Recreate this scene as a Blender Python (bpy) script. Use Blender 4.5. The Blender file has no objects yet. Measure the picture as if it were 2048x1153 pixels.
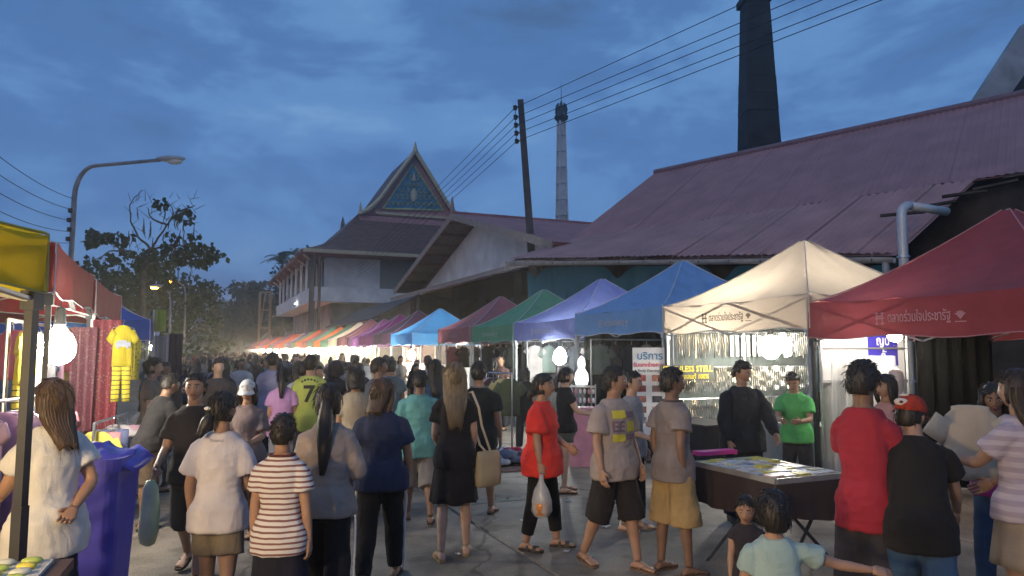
import bpy, bmesh, math, random
import numpy as np
from mathutils import Vector, Matrix, Euler
from mathutils.bvhtree import BVHTree

random.seed(7)
rad = math.radians
SC = bpy.context.scene
COL = SC.collection

# ------------------------------------------------------------------ camera
CAMH, F, PITCH = 1.78, 1450.0, math.atan(125.5 / 1450.0)
cam_d = bpy.data.cameras.new('camera')
cam_d.sensor_width = 36.0
cam_d.lens = 36.0 * F / 2048.0
cam_d.clip_start = 0.05
cam_d.clip_end = 3000
cam = bpy.data.objects.new('camera', cam_d)
COL.objects.link(cam)
cam.location = (0, 0, CAMH)
cam.rotation_euler = (math.pi / 2 + PITCH, 0, 0)
SC.camera = cam

# ------------------------------------------------------------------ world: blue dusk under broken cloud
SUN_EL, SUN_ROT = rad(3.0), rad(200)
W = bpy.data.worlds.new('World')
SC.world = W
W.use_nodes = True
wn, wl = W.node_tree.nodes, W.node_tree.links
wn.clear()
w_out = wn.new('ShaderNodeOutputWorld')
w_bg = wn.new('ShaderNodeBackground')
w_sky = wn.new('ShaderNodeTexSky')
w_sky.sky_type = 'NISHITA'
w_sky.sun_disc = False
w_sky.sun_elevation = SUN_EL
w_sky.sun_rotation = SUN_ROT
w_sky.air_density = 1.0
w_sky.ozone_density = 4.0
w_tc = wn.new('ShaderNodeTexCoord')
w_map = wn.new('ShaderNodeMapping')
w_map.inputs['Scale'].default_value = (1.0, 1.0, 2.3)
w_map.inputs['Location'].default_value = (1.37, 0.42, 0.2)
w_n1 = wn.new('ShaderNodeTexNoise')
w_n1.inputs['Scale'].default_value = 3.1
w_n1.inputs['Detail'].default_value = 7
w_n1.inputs['Roughness'].default_value = 0.60
w_n1.inputs['Distortion'].default_value = 0.25
w_r1 = wn.new('ShaderNodeValToRGB')
w_r1.color_ramp.interpolation = 'EASE'
el = w_r1.color_ramp.elements
el[0].position, el[0].color = 0.33, (0.047, 0.094, 0.200, 1)
el[1].position, el[1].color = 0.72, (0.150, 0.275, 0.455, 1)
e2 = el.new(0.46); e2.color = (0.055, 0.125, 0.285, 1)
e3 = el.new(0.57); e3.color = (0.086, 0.188, 0.375, 1)
w_sep = wn.new('ShaderNodeSeparateXYZ')
w_hz = wn.new('ShaderNodeMapRange')          # clear band low over the horizon
w_hz.inputs['From Min'].default_value = 0.0
w_hz.inputs['From Max'].default_value = 0.42
w_hz.inputs['To Min'].default_value = 0.6
w_hz.inputs['To Max'].default_value = 0.0
w_mix = wn.new('ShaderNodeMixRGB')
w_mix.inputs['Color2'].default_value = (0.078, 0.155, 0.375, 1)
w_add = wn.new('ShaderNodeMixRGB')
w_add.blend_type = 'ADD'
w_add.inputs['Fac'].default_value = 0.02
wl.new(w_tc.outputs['Generated'], w_map.inputs['Vector'])
wl.new(w_map.outputs['Vector'], w_n1.inputs['Vector'])
wl.new(w_n1.outputs['Fac'], w_r1.inputs['Fac'])
wl.new(w_tc.outputs['Generated'], w_sep.inputs['Vector'])
wl.new(w_sep.outputs['Z'], w_hz.inputs['Value'])
wl.new(w_hz.outputs['Result'], w_mix.inputs['Fac'])
wl.new(w_r1.outputs['Color'], w_mix.inputs['Color1'])
wl.new(w_mix.outputs['Color'], w_add.inputs['Color1'])
wl.new(w_sky.outputs['Color'], w_add.inputs['Color2'])
wl.new(w_add.outputs['Color'], w_bg.inputs['Color'])
w_bg.inputs['Strength'].default_value = 1.0
wl.new(w_bg.outputs['Background'], w_out.inputs['Surface'])

sun_d = bpy.data.lights.new('afterglow_sun', 'SUN')
sun_d.energy = 0.24
sun_d.angle = rad(40)
sun_d.color = (1.0, 0.80, 0.66)
sun = bpy.data.objects.new('afterglow_sun', sun_d)
COL.objects.link(sun)
sun.rotation_euler = (rad(58), 0, rad(-25))

SC.view_settings.view_transform = 'Standard'
SC.view_settings.look = 'None'
SC.view_settings.exposure = 0.5
SC.view_settings.gamma = 1.0
SC.render.engine = 'CYCLES'
SC.cycles.use_denoising = True
SC.cycles.max_bounces = 6
SC.cycles.transparent_max_bounces = 8
SC.cycles.sample_clamp_indirect = 4.0
SC.cycles.use_light_tree = True

# ------------------------------------------------------------------ places
U = Vector((-0.395, 0.9187, 0.0))      # along the street, away from the viewer
N = Vector((0.9187, 0.395, 0.0))       # across the street, towards the right-hand stalls
ANG_R = math.atan2(-U.y, -U.x)         # right-hand stalls: local x = -U, local y = N
ANG_L = math.atan2(U.y, U.x)           # left-hand stalls: local x = U, local y = -N
_c, _s = math.cos(PITCH), math.sin(PITCH)

def ray(x, y):
    a, b = (x - 1024.0) / F, (576.5 - y) / F
    return Vector((a, _c - b * _s, _s + b * _c))
def P(x, y, depth):                     # the place seen at (x, y) of the photograph at that depth in metres
    d = ray(x, y)
    return Vector((0, 0, CAMH)) + d * (depth / d.y)
def G(x, y, z=0.0):
    d = ray(x, y)
    return Vector((0, 0, CAMH)) + d * ((z - CAMH) / d.z)
def R(s, t, z=0.0):                     # street coordinates
    return U * s + N * t + Vector((0, 0, z))
def PS(x, y, s0):                       # on the plane across the street at s0
    d = ray(x, y)
    k = s0 / d.dot(U)
    return Vector((0, 0, CAMH)) + d * k
def PT(x, y, t0):                       # on the plane along the street at t0
    d = ray(x, y)
    k = t0 / d.dot(N)
    return Vector((0, 0, CAMH)) + d * k

# ------------------------------------------------------------------ numpy noise
def vnoise(p, seed=0):
    p = np.asarray(p, float)
    i = np.floor(p).astype(np.int64)
    f = p - i
    f = f * f * (3 - 2 * f)
    def h(a, b, c):
        n = (a * 374761393 + b * 668265263 + c * 2147483647 + seed * 974711) & 0x7fffffff
        n = ((n ^ (n >> 13)) * 1274126177) & 0x7fffffff
        return ((n ^ (n >> 16)) & 0xffff) / 65535.0
    x, y, z = i[:, 0], i[:, 1], i[:, 2]
    r = 0
    for dx in (0, 1):
        for dy in (0, 1):
            for dz in (0, 1):
                w = (f[:, 0] if dx else 1 - f[:, 0]) * (f[:, 1] if dy else 1 - f[:, 1]) * (f[:, 2] if dz else 1 - f[:, 2])
                r = r + w * h(x + dx, y + dy, z + dz)
    return r * 2 - 1

# ------------------------------------------------------------------ materials
MATS = {}
def new_mat(key):
    m = bpy.data.materials.new(key)
    m.use_nodes = True
    nt = m.node_tree
    b = nt.nodes['Principled BSDF']
    return m, nt, b

def pm(key, col, rough=0.7, metal=0.0, var=0.15, scale=6.0, bump=0.0, bscale=60.0, detail=5, col2=None, spec=None, stretch=None):
    """plain procedural material: noise-varied colour and a fine bump"""
    if key in MATS:
        return MATS[key]
    m, nt, b = new_mat(key)
    L = nt.links.new
    tc = nt.nodes.new('ShaderNodeTexCoord')
    src = tc.outputs['Object']
    if stretch:
        mp = nt.nodes.new('ShaderNodeMapping')
        mp.inputs['Scale'].default_value = stretch
        L(src, mp.inputs['Vector'])
        src = mp.outputs['Vector']
    n = nt.nodes.new('ShaderNodeTexNoise')
    n.inputs['Scale'].default_value = scale
    n.inputs['Detail'].default_value = detail
    L(src, n.inputs['Vector'])
    r = nt.nodes.new('ShaderNodeValToRGB')
    c1 = [max(0, c * (1 - var)) for c in col]
    c2 = list(col2) if col2 else [min(1, c * (1 + var)) for c in col]
    r.color_ramp.elements[0].position = 0.32
    r.color_ramp.elements[0].color = (*c1, 1)
    r.color_ramp.elements[1].position = 0.68
    r.color_ramp.elements[1].color = (*c2, 1)
    L(n.outputs['Fac'], r.inputs['Fac'])
    L(r.outputs['Color'], b.inputs['Base Color'])
    b.inputs['Roughness'].default_value = rough
    b.inputs['Metallic'].default_value = metal
    if spec is not None:
        b.inputs['Specular IOR Level'].default_value = spec
    if bump:
        n2 = nt.nodes.new('ShaderNodeTexNoise')
        n2.inputs['Scale'].default_value = bscale
        n2.inputs['Detail'].default_value = 3
        L(src, n2.inputs['Vector'])
        bp = nt.nodes.new('ShaderNodeBump')
        bp.inputs['Strength'].default_value = bump
        bp.inputs['Distance'].default_value = 0.01
        L(n2.outputs['Fac'], bp.inputs['Height'])
        L(bp.outputs['Normal'], b.inputs['Normal'])
    MATS[key] = m
    return m

def cloth(col, key=None, trans=0.0, rough=0.92, var=0.10):
    """woven fabric; trans lets light through thin canopies"""
    key = key or 'cloth_%02x%02x%02x_%d' % (*[int(255 * c) for c in col], int(100 * trans))
    if key in MATS:
        return MATS[key]
    m = pm(key, col, rough=rough, var=var, scale=5.0, bump=0.35, bscale=220.0, spec=0.15)
    b = m.node_tree.nodes['Principled BSDF']
    b.inputs['Sheen Weight'].default_value = 0.04
    nt = m.node_tree
    n3 = nt.nodes.new('ShaderNodeTexNoise')
    n3.inputs['Scale'].default_value = 10.0
    n3.inputs['Detail'].default_value = 4
    n3.inputs['Distortion'].default_value = 0.8
    tcn = nt.nodes.new('ShaderNodeTexCoord')
    mp3 = nt.nodes.new('ShaderNodeMapping')
    mp3.inputs['Scale'].default_value = (1.0, 1.0, 0.38)
    mp3.inputs['Rotation'].default_value = (0.35, 0.3, 0)
    nt.links.new(tcn.outputs['Object'], mp3.inputs['Vector'])
    nt.links.new(mp3.outputs['Vector'], n3.inputs['Vector'])
    b3 = nt.nodes.new('ShaderNodeBump')
    b3.inputs['Strength'].default_value = 0.38
    b3.inputs['Distance'].default_value = 0.035
    nt.links.new(n3.outputs['Fac'], b3.inputs['Height'])
    ob_ = [q for q in nt.nodes if q.type == 'BUMP' and q is not b3][0]
    nt.links.new(b3.outputs['Normal'], ob_.inputs['Normal'])
    if trans:
        nt = m.node_tree
        t = nt.nodes.new('ShaderNodeBsdfTranslucent')
        t.inputs['Color'].default_value = (*col, 1)
        mx = nt.nodes.new('ShaderNodeMixShader')
        mx.inputs['Fac'].default_value = trans
        nt.links.new(b.outputs['BSDF'], mx.inputs[1])
        nt.links.new(t.outputs['BSDF'], mx.inputs[2])
        nt.links.new(mx.outputs['Shader'], nt.nodes['Material Output'].inputs['Surface'])
    return m

def emis(key, col, strength):
    if key in MATS:
        return MATS[key]
    m, nt, b = new_mat(key)
    b.inputs['Base Color'].default_value = (*col, 1)
    b.inputs['Emission Color'].default_value = (*col, 1)
    b.inputs['Emission Strength'].default_value = strength
    MATS[key] = m
    return m

def striped(key, c1, c2, period, duty=0.5, axis='Z', rough=0.92):
    if key in MATS:
        return MATS[key]
    m, nt, b = new_mat(key)
    L = nt.links.new
    tc = nt.nodes.new('ShaderNodeTexCoord')
    sp = nt.nodes.new('ShaderNodeSeparateXYZ')
    L(tc.outputs['Object'], sp.inputs['Vector'])
    nz = nt.nodes.new('ShaderNodeTexNoise'); nz.inputs['Scale'].default_value = 9
    L(tc.outputs['Object'], nz.inputs['Vector'])
    ad = nt.nodes.new('ShaderNodeMath'); ad.operation = 'MULTIPLY_ADD'
    L(nz.outputs['Fac'], ad.inputs[0]); ad.inputs[1].default_value = period * 0.35
    L(sp.outputs[axis], ad.inputs[2])
    md = nt.nodes.new('ShaderNodeMath'); md.operation = 'PINGPONG'
    L(ad.outputs[0], md.inputs[0]); md.inputs[1].default_value = period / 2
    gt = nt.nodes.new('ShaderNodeMath'); gt.operation = 'GREATER_THAN'
    L(md.outputs[0], gt.inputs[0]); gt.inputs[1].default_value = period / 2 * duty
    mx = nt.nodes.new('ShaderNodeMixRGB')
    mx.inputs['Color1'].default_value = (*c1, 1); mx.inputs['Color2'].default_value = (*c2, 1)
    L(gt.outputs[0], mx.inputs['Fac'])
    L(mx.outputs['Color'], b.inputs['Base Color'])
    b.inputs['Roughness'].default_value = rough
    b.inputs['Specular IOR Level'].default_value = 0.15
    MATS[key] = m
    return m

def spotted(key, base, dot, scale=30.0, thr=0.28, rough=0.9):
    if key in MATS:
        return MATS[key]
    m, nt, b = new_mat(key)
    L = nt.links.new
    tc = nt.nodes.new('ShaderNodeTexCoord')
    v = nt.nodes.new('ShaderNodeTexVoronoi')
    v.inputs['Scale'].default_value = scale
    L(tc.outputs['Object'], v.inputs['Vector'])
    lt = nt.nodes.new('ShaderNodeMath'); lt.operation = 'LESS_THAN'
    L(v.outputs['Distance'], lt.inputs[0]); lt.inputs[1].default_value = thr
    mx = nt.nodes.new('ShaderNodeMixRGB')
    mx.inputs['Color1'].default_value = (*base, 1); mx.inputs['Color2'].default_value = (*dot, 1)
    L(lt.outputs[0], mx.inputs['Fac'])
    L(mx.outputs['Color'], b.inputs['Base Color'])
    b.inputs['Roughness'].default_value = rough
    MATS[key] = m
    return m

# ------------------------------------------------------------------ objects
def mesh_from(name, verts, faces, smooth=False):
    me = bpy.data.meshes.new(name)
    me.from_pydata([tuple(v) for v in verts], [], faces)
    me.update()
    if smooth:
        me.polygons.foreach_set('use_smooth', [True] * len(me.polygons))
    return me

def ob(name, me, mat, parent=None, loc=(0, 0, 0), rot=(0, 0, 0), scale=None):
    o = bpy.data.objects.new(name, me)
    COL.objects.link(o)
    if mat is not None and me is not None:
        if not me.materials:
            me.materials.append(None)
        o.material_slots[0].link = 'OBJECT'
        o.material_slots[0].material = mat
    o.parent = parent
    o.location = loc
    o.rotation_euler = rot
    if scale is not None:
        o.scale = scale if hasattr(scale, '__len__') else (scale,) * 3
    return o

def tag(o, label, cat, group=None):
    o['label'] = label
    o['category'] = cat
    if group:
        o['group'] = group
    return o

def thing(name, label, cat, loc=(0, 0, 0), rotz=0.0, group=None):
    o = bpy.data.objects.new(name, None)
    o.empty_display_size = 0.1
    COL.objects.link(o)
    o.location = loc
    o.rotation_euler = (0, 0, rotz)
    return tag(o, label, cat, group)

def struct(o):
    o['kind'] = 'structure'
    return o
def stuff(o):
    o['kind'] = 'stuff'
    return o

class MB:
    """collects shapes into one mesh"""
    def __init__(self):
        self.v, self.f = [], []
    def add(self, verts, faces):
        k = len(self.v)
        self.v += [Vector(v) for v in verts]
        self.f += [tuple(i + k for i in f) for f in faces]
        return self
    def box(self, c, size, rz=0.0, rx=0.0, ry=0.0):
        h = [s / 2 for s in size]
        m = Euler((rx, ry, rz)).to_matrix()
        vs = [Vector(c) + m @ Vector((x * h[0], y * h[1], z * h[2])) for z in (-1, 1) for y in (-1, 1) for x in (-1, 1)]
        return self.add(vs, [(0, 2, 3, 1), (4, 5, 7, 6), (0, 1, 5, 4), (2, 6, 7, 3), (0, 4, 6, 2), (1, 3, 7, 5)])
    def bar(self, a, b, w, d=None, n=4, w2=None):
        a, b = Vector(a), Vector(b)
        ax = (b - a).normalized()
        hint = Vector((0, 0, 1)) if abs(ax.z) < 0.9 else Vector((0, 1, 0))
        x = ax.cross(hint).normalized()
        y = x.cross(ax).normalized()
        d = d or w
        k2 = (w2 / w) if w2 else 1.0
        off = math.pi / n if n == 4 else 0
        q = math.sqrt(2) if n == 4 else 1
        vs = []
        for p, k in ((a, 1.0), (b, k2)):
            for i in range(n):
                t = 2 * math.pi * i / n + off
                vs.append(p + x * (math.cos(t) * w / 2 * q * k) + y * (math.sin(t) * d / 2 * q * k))
        fs = [tuple(reversed(range(n))), tuple(range(n, 2 * n))]
        fs += [(i, (i + 1) % n, n + (i + 1) % n, n + i) for i in range(n)]
        return self.add(vs, fs)
    def tube(self, pts, r, n=8, r2=None, closed=False):
        pts = [Vector(p) for p in pts]
        rr = r if hasattr(r, '__len__') else [r + (((r2 if r2 is not None else r) - r) * i / max(1, len(pts) - 1)) for i in range(len(pts))]
        vs, fs = [], []
        prev = None
        for i, p in enumerate(pts):
            a = pts[max(0, i - 1)]; b = pts[min(len(pts) - 1, i + 1)]
            ax = (b - a).normalized()
            if prev is None:
                hint = Vector((0, 0, 1)) if abs(ax.z) < 0.9 else Vector((0, 1, 0))
                x = ax.cross(hint).normalized()
            else:
                x = (prev - ax * prev.dot(ax)).normalized()
            prev = x
            y = ax.cross(x)
            for j in range(n):
                t = 2 * math.pi * j / n
                vs.append(p + (x * math.cos(t) + y * math.sin(t)) * rr[i])
        for i in range(len(pts) - 1):
            for j in range(n):
                fs.append((i * n + j, i * n + (j + 1) % n, (i + 1) * n + (j + 1) % n, (i + 1) * n + j))
        fs.append(tuple(reversed(range(n))))
        fs.append(tuple(range((len(pts) - 1) * n, len(pts) * n)))
        return self.add(vs, fs)
    def lathe(self, prof, c=(0, 0, 0), n=16):
        c = Vector(c)
        vs, fs = [], []
        for r, z in prof:
            for j in range(n):
                t = 2 * math.pi * j / n
                vs.append(c + Vector((r * math.cos(t), r * math.sin(t), z)))
        for i in range(len(prof) - 1):
            for j in range(n):
                fs.append((i * n + j, i * n + (j + 1) % n, (i + 1) * n + (j + 1) % n, (i + 1) * n + j))
        fs.append(tuple(reversed(range(n))))
        fs.append(tuple(range((len(prof) - 1) * n, len(prof) * n)))
        return self.add(vs, fs)
    def prism(self, poly, d):
        """poly: list of points (3-D, planar); extruded by vector d"""
        n = len(poly)
        d = Vector(d)
        vs = [Vector(p) for p in poly] + [Vector(p) + d for p in poly]
        fs = [tuple(reversed(range(n))), tuple(range(n, 2 * n))]
        fs += [(i, (i + 1) % n, n + (i + 1) % n, n + i) for i in range(n)]
        return self.add(vs, fs)
    def ellipsoid(self, c, r, nu=12, nv=8, m=None):
        c = Vector(c)
        vs, fs = [], []
        for i in range(1, nv):
            ph = math.pi * i / nv
            for j in range(nu):
                t = 2 * math.pi * j / nu
                q = Vector((r[0] * math.sin(ph) * math.cos(t), r[1] * math.sin(ph) * math.sin(t), r[2] * math.cos(ph)))
                vs.append(c + (m @ q if m else q))
        a = Vector((0, 0, r[2])); b = Vector((0, 0, -r[2]))
        vs += [c + (m @ a if m else a), c + (m @ b if m else b)]
        t0 = (nv - 1) * nu
        for i in range(nv - 2):
            for j in range(nu):
                fs.append((i * nu + j, (i + 1) * nu + j, (i + 1) * nu + (j + 1) % nu, i * nu + (j + 1) % nu))
        for j in range(nu):
            fs.append((t0, j, (j + 1) % nu))
            fs.append((t0 + 1, (nv - 2) * nu + (j + 1) % nu, (nv - 2) * nu + j))
        return self.add(vs, fs)
    def mesh(self, name='m', smooth=False):
        me = mesh_from(name, self.v, self.f, smooth)
        bm = bmesh.new(); bm.from_mesh(me)
        bmesh.ops.recalc_face_normals(bm, faces=bm.faces)
        bm.to_mesh(me); bm.free()
        return me
    def obj(self, name, mat, parent=None, loc=(0, 0, 0), rot=(0, 0, 0), smooth=False):
        return ob(name, self.mesh(name, smooth), mat, parent, loc, rot)

def sheet(fn, nu, nv):
    """grid of points fn(u, v)"""
    vs = [fn(i / nu, j / nv) for j in range(nv + 1) for i in range(nu + 1)]
    fs = [(j * (nu + 1) + i, j * (nu + 1) + i + 1, (j + 1) * (nu + 1) + i + 1, (j + 1) * (nu + 1) + i) for j in range(nv) for i in range(nu)]
    return vs, fs

TMP = bpy.data.scenes.new('workbench')
def evaluated(me, mods):
    o = bpy.data.objects.new('work', me)
    TMP.collection.objects.link(o)
    for typ, kw in mods:
        m = o.modifiers.new(typ, typ)
        for k, v in kw.items():
            setattr(m, k, v)
    dg = TMP.view_layers[0].depsgraph
    TMP.view_layers[0].update()
    out = bpy.data.meshes.new_from_object(o.evaluated_get(dg))
    bpy.data.objects.remove(o)
    bpy.data.meshes.remove(me)
    return out

def text_mesh(body, size=1.0, extrude=0.0, align='CENTER', bold=0.0, shear=0.0):
    cu = bpy.data.curves.new('lettering', 'FONT')
    cu.body = body
    cu.size = size
    cu.align_x = align
    cu.align_y = 'CENTER'
    cu.extrude = extrude
    cu.offset = bold
    cu.shear = shear
    cu.resolution_u = 2
    o = bpy.data.objects.new('lettering', cu)
    TMP.collection.objects.link(o)
    TMP.view_layers[0].update()
    me = bpy.data.meshes.new_from_object(o.evaluated_get(TMP.view_layers[0].depsgraph))
    bpy.data.objects.remove(o)
    bpy.data.curves.remove(cu)
    me.materials.clear()
    return me
# ================================================================== SETTING
PZ = lambda x, y, z: G(x, y, z)
M_DIRT = pm('ground_dirt', (0.075, 0.07, 0.062), rough=0.95, var=0.4, scale=0.7, bump=0.5, bscale=12)
M_CONC = pm('concrete_paving', (0.29, 0.25, 0.20), rough=0.75, var=0.30, scale=1.3, bump=0.4, bscale=55, detail=10)
def weather(m):
    nt = m.node_tree
    b = nt.nodes['Principled BSDF']
    src = b.inputs['Base Color'].links[0].from_socket
    tc = nt.nodes.new('ShaderNodeTexCoord')
    gm = nt.nodes.new('ShaderNodeNewGeometry')
    st = nt.nodes.new('ShaderNodeTexNoise'); st.inputs['Scale'].default_value = .9; st.inputs['Detail'].default_value = 8; st.inputs['Roughness'].default_value = .62
    nt.links.new(gm.outputs['Position'], st.inputs['Vector'])
    r1 = nt.nodes.new('ShaderNodeValToRGB')
    r1.color_ramp.elements[0].position = .36; r1.color_ramp.elements[0].color = (.32, .30, .28, 1)
    r1.color_ramp.elements[1].position = .60; r1.color_ramp.elements[1].color = (1, 1, 1, 1)
    nt.links.new(st.outputs['Fac'], r1.inputs['Fac'])
    vo = nt.nodes.new('ShaderNodeTexVoronoi'); vo.feature = 'DISTANCE_TO_EDGE'; vo.inputs['Scale'].default_value = .38
    ds = nt.nodes.new('ShaderNodeTexNoise'); ds.inputs['Scale'].default_value = 3.0; ds.inputs['Detail'].default_value = 5
    nt.links.new(gm.outputs['Position'], ds.inputs['Vector'])
    mxv = nt.nodes.new('ShaderNodeMixRGB'); mxv.inputs['Fac'].default_value = .22
    nt.links.new(gm.outputs['Position'], mxv.inputs['Color1']); nt.links.new(ds.outputs['Color'], mxv.inputs['Color2'])
    nt.links.new(mxv.outputs['Color'], vo.inputs['Vector'])
    r2 = nt.nodes.new('ShaderNodeValToRGB')
    r2.color_ramp.elements[0].position = .0; r2.color_ramp.elements[0].color = (.25, .23, .21, 1)
    r2.color_ramp.elements[1].position = .007; r2.color_ramp.elements[1].color = (1, 1, 1, 1)
    nt.links.new(vo.outputs['Distance'], r2.inputs['Fac'])
    gum = nt.nodes.new('ShaderNodeTexVoronoi'); gum.inputs['Scale'].default_value = 3.2
    nt.links.new(gm.outputs['Position'], gum.inputs['Vector'])
    r3 = nt.nodes.new('ShaderNodeValToRGB')
    r3.color_ramp.elements[0].position = .05; r3.color_ramp.elements[0].color = (.45, .42, .4, 1)
    r3.color_ramp.elements[1].position = .075; r3.color_ramp.elements[1].color = (1, 1, 1, 1)
    nt.links.new(gum.outputs['Distance'], r3.inputs['Fac'])
    ag = nt.nodes.new('ShaderNodeTexNoise'); ag.inputs['Scale'].default_value = 55; ag.inputs['Detail'].default_value = 6; ag.inputs['Roughness'].default_value = .7
    nt.links.new(gm.outputs['Position'], ag.inputs['Vector'])
    r4 = nt.nodes.new('ShaderNodeValToRGB')
    r4.color_ramp.elements[0].position = .35; r4.color_ramp.elements[0].color = (.55, .53, .5, 1)
    r4.color_ramp.elements[1].position = .62; r4.color_ramp.elements[1].color = (1, 1, 1, 1)
    nt.links.new(ag.outputs['Fac'], r4.inputs['Fac'])
    pt_ = nt.nodes.new('ShaderNodeTexNoise'); pt_.inputs['Scale'].default_value = 2.6; pt_.inputs['Detail'].default_value = 3
    nt.links.new(gm.outputs['Position'], pt_.inputs['Vector'])
    r5 = nt.nodes.new('ShaderNodeValToRGB')
    r5.color_ramp.elements[0].position = .30; r5.color_ramp.elements[0].color = (.5, .46, .42, 1)
    r5.color_ramp.elements[1].position = .42; r5.color_ramp.elements[1].color = (1, 1, 1, 1)
    nt.links.new(pt_.outputs['Fac'], r5.inputs['Fac'])
    cur = src
    for r_ in (r1, r2, r3, r4, r5):
        mm = nt.nodes.new('ShaderNodeMixRGB'); mm.blend_type = 'MULTIPLY'; mm.inputs['Fac'].default_value = .8
        nt.links.new(cur, mm.inputs['Color1']); nt.links.new(r_.outputs['Color'], mm.inputs['Color2'])
        cur = mm.outputs['Color']
    nt.links.new(cur, b.inputs['Base Color'])
weather(M_CONC)
g = struct(MB().add([(-300, -60, 0), (300, -60, 0), (300, 360, 0), (-300, 360, 0)], [(0, 1, 2, 3)]).obj('ground', M_DIRT, loc=(0, 0, -0.035)))

road = struct(MB().add([R(-12, -1.6), R(-12, 10.8), R(150, 10.8), R(150, -1.6)], [(0, 3, 2, 1)]).obj('road', pm('road_bed', (0.16, 0.15, 0.13), rough=0.9, var=0.3, scale=0.5), loc=(0, 0, -0.014)))
def slab_mesh(lx, ly):
    b = 0.012
    mb = MB()
    x, y = lx / 2 - 0.012, ly / 2 - 0.012
    vs = [(-x, -y, -0.1), (x, -y, -0.1), (x, y, -0.1), (-x, y, -0.1), (-x, -y, -b), (x, -y, -b), (x, y, -b), (-x, y, -b),
          (-x + b, -y + b, 0), (x - b, -y + b, 0), (x - b, y - b, 0), (-x + b, y - b, 0)]
    fs = [(0, 1, 5, 4), (1, 2, 6, 5), (2, 3, 7, 6), (3, 0, 4, 7), (4, 5, 9, 8), (5, 6, 10, 9), (6, 7, 11, 10), (7, 4, 8, 11), (8, 9, 10, 11)]
    return mesh_from('slab', vs, fs)
SLAB = slab_mesh(5.0, 4.0)
for i in range(-2, 14):
    for j in range(3):
        c = R(3.1 + 5 * i + 2.5, 0.67 + 4 * j)
        o = ob('slab', SLAB, M_CONC, road, (c.x, c.y, random.uniform(-0.003, 0.003) + 0.014), (0, 0, math.atan2(U.y, U.x)))

# --- hills far off
def hills():
    mb = MB()
    pts = []
    for k in range(60):
        x = -700 + k * 24
        pts.append((x, 26 + 22 * math.sin(k * 0.35 + 0.7) ** 2 + 9 * math.sin(k * 0.9) + (24 if k < 22 else 0)))
    for (x0, h0), (x1, h1) in zip(pts, pts[1:]):
        k_ = .40
        mb.add([(x0 * k_, 280, -.1), (x1 * k_, 280, -.1), (x1 * k_, 304, max(4, h1) * k_), (x0 * k_, 304, max(4, h0) * k_), (x1 * k_, 355, -.1), (x0 * k_, 355, -.1)], [(0, 1, 2, 3), (3, 2, 4, 5)])
    return struct(mb.obj('hills', pm('hill_woods', (0.05, 0.075, 0.06), rough=0.95, var=0.5, scale=0.05)))
hills()

# --------------------------------------------------------- corrugated sheets
def corr_sheet(a0, a1, b0, b1, pitch=0.2, amp=0.022, nv=2, lift=0.0):
    """sheet between the upper edge a0-a1 and the lower edge b0-b1, ribs running down"""
    a0, a1, b0, b1 = map(Vector, (a0, a1, b0, b1))
    nrm = (a1 - a0).cross(b0 - a0).normalized()
    if nrm.z < 0:
        nrm = -nrm
    w = max((a1 - a0).length, (b1 - b0).length)
    nr = max(2, int(round(w / pitch)))
    nu = nr * 4
    prof = (0, 1, 1, 0)
    vs = []
    for j in range(nv + 1):
        v = j / nv
        for i in range(nu + 1):
            u = i / nu
            p = (a0 * (1 - u) + a1 * u) * (1 - v) + (b0 * (1 - u) + b1 * u) * v
            vs.append(p + nrm * (amp * prof[i % 4] + lift))
    fs = [(j * (nu + 1) + i, j * (nu + 1) + i + 1, (j + 1) * (nu + 1) + i + 1, (j + 1) * (nu + 1) + i) for j in range(nv) for i in range(nu)]
    return mesh_from('sheet', vs, fs)

M_RED = pm('oxide_red_sheet', (0.35, 0.175, 0.170), rough=0.6, var=0.13, scale=1.3, bump=0.1, bscale=30, detail=8)
M_RED2 = pm('faded_red_sheet', (0.39, 0.21, 0.195), rough=0.6, var=0.17, scale=1.0, detail=9)
M_DARKWALL = pm('dark_wall', (0.055, 0.045, 0.04), rough=0.9, var=0.4, scale=2.0, bump=0.3)  # dark brown with random variation, shared by walls, boards, columns and ceilings
M_GUT = pm('gutter_zinc', (0.36, 0.34, 0.32), rough=0.5, metal=0.2, var=0.2, scale=4)
M_STEEL = pm('galvanised_steel', (0.55, 0.56, 0.58), rough=0.32, metal=0.9, var=0.12, scale=8)
M_POST = pm('painted_steel', (0.40, 0.41, 0.42), rough=0.4, metal=0.6, var=0.15, scale=10)
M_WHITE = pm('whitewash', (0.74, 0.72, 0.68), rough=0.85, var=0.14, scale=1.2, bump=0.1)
M_WOOD = pm('old_wood', (0.13, 0.09, 0.065), rough=0.8, var=0.35, scale=5, stretch=(1, 1, 8))

def lerp(a, b, t):
    return a * (1 - t) + b * t

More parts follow.
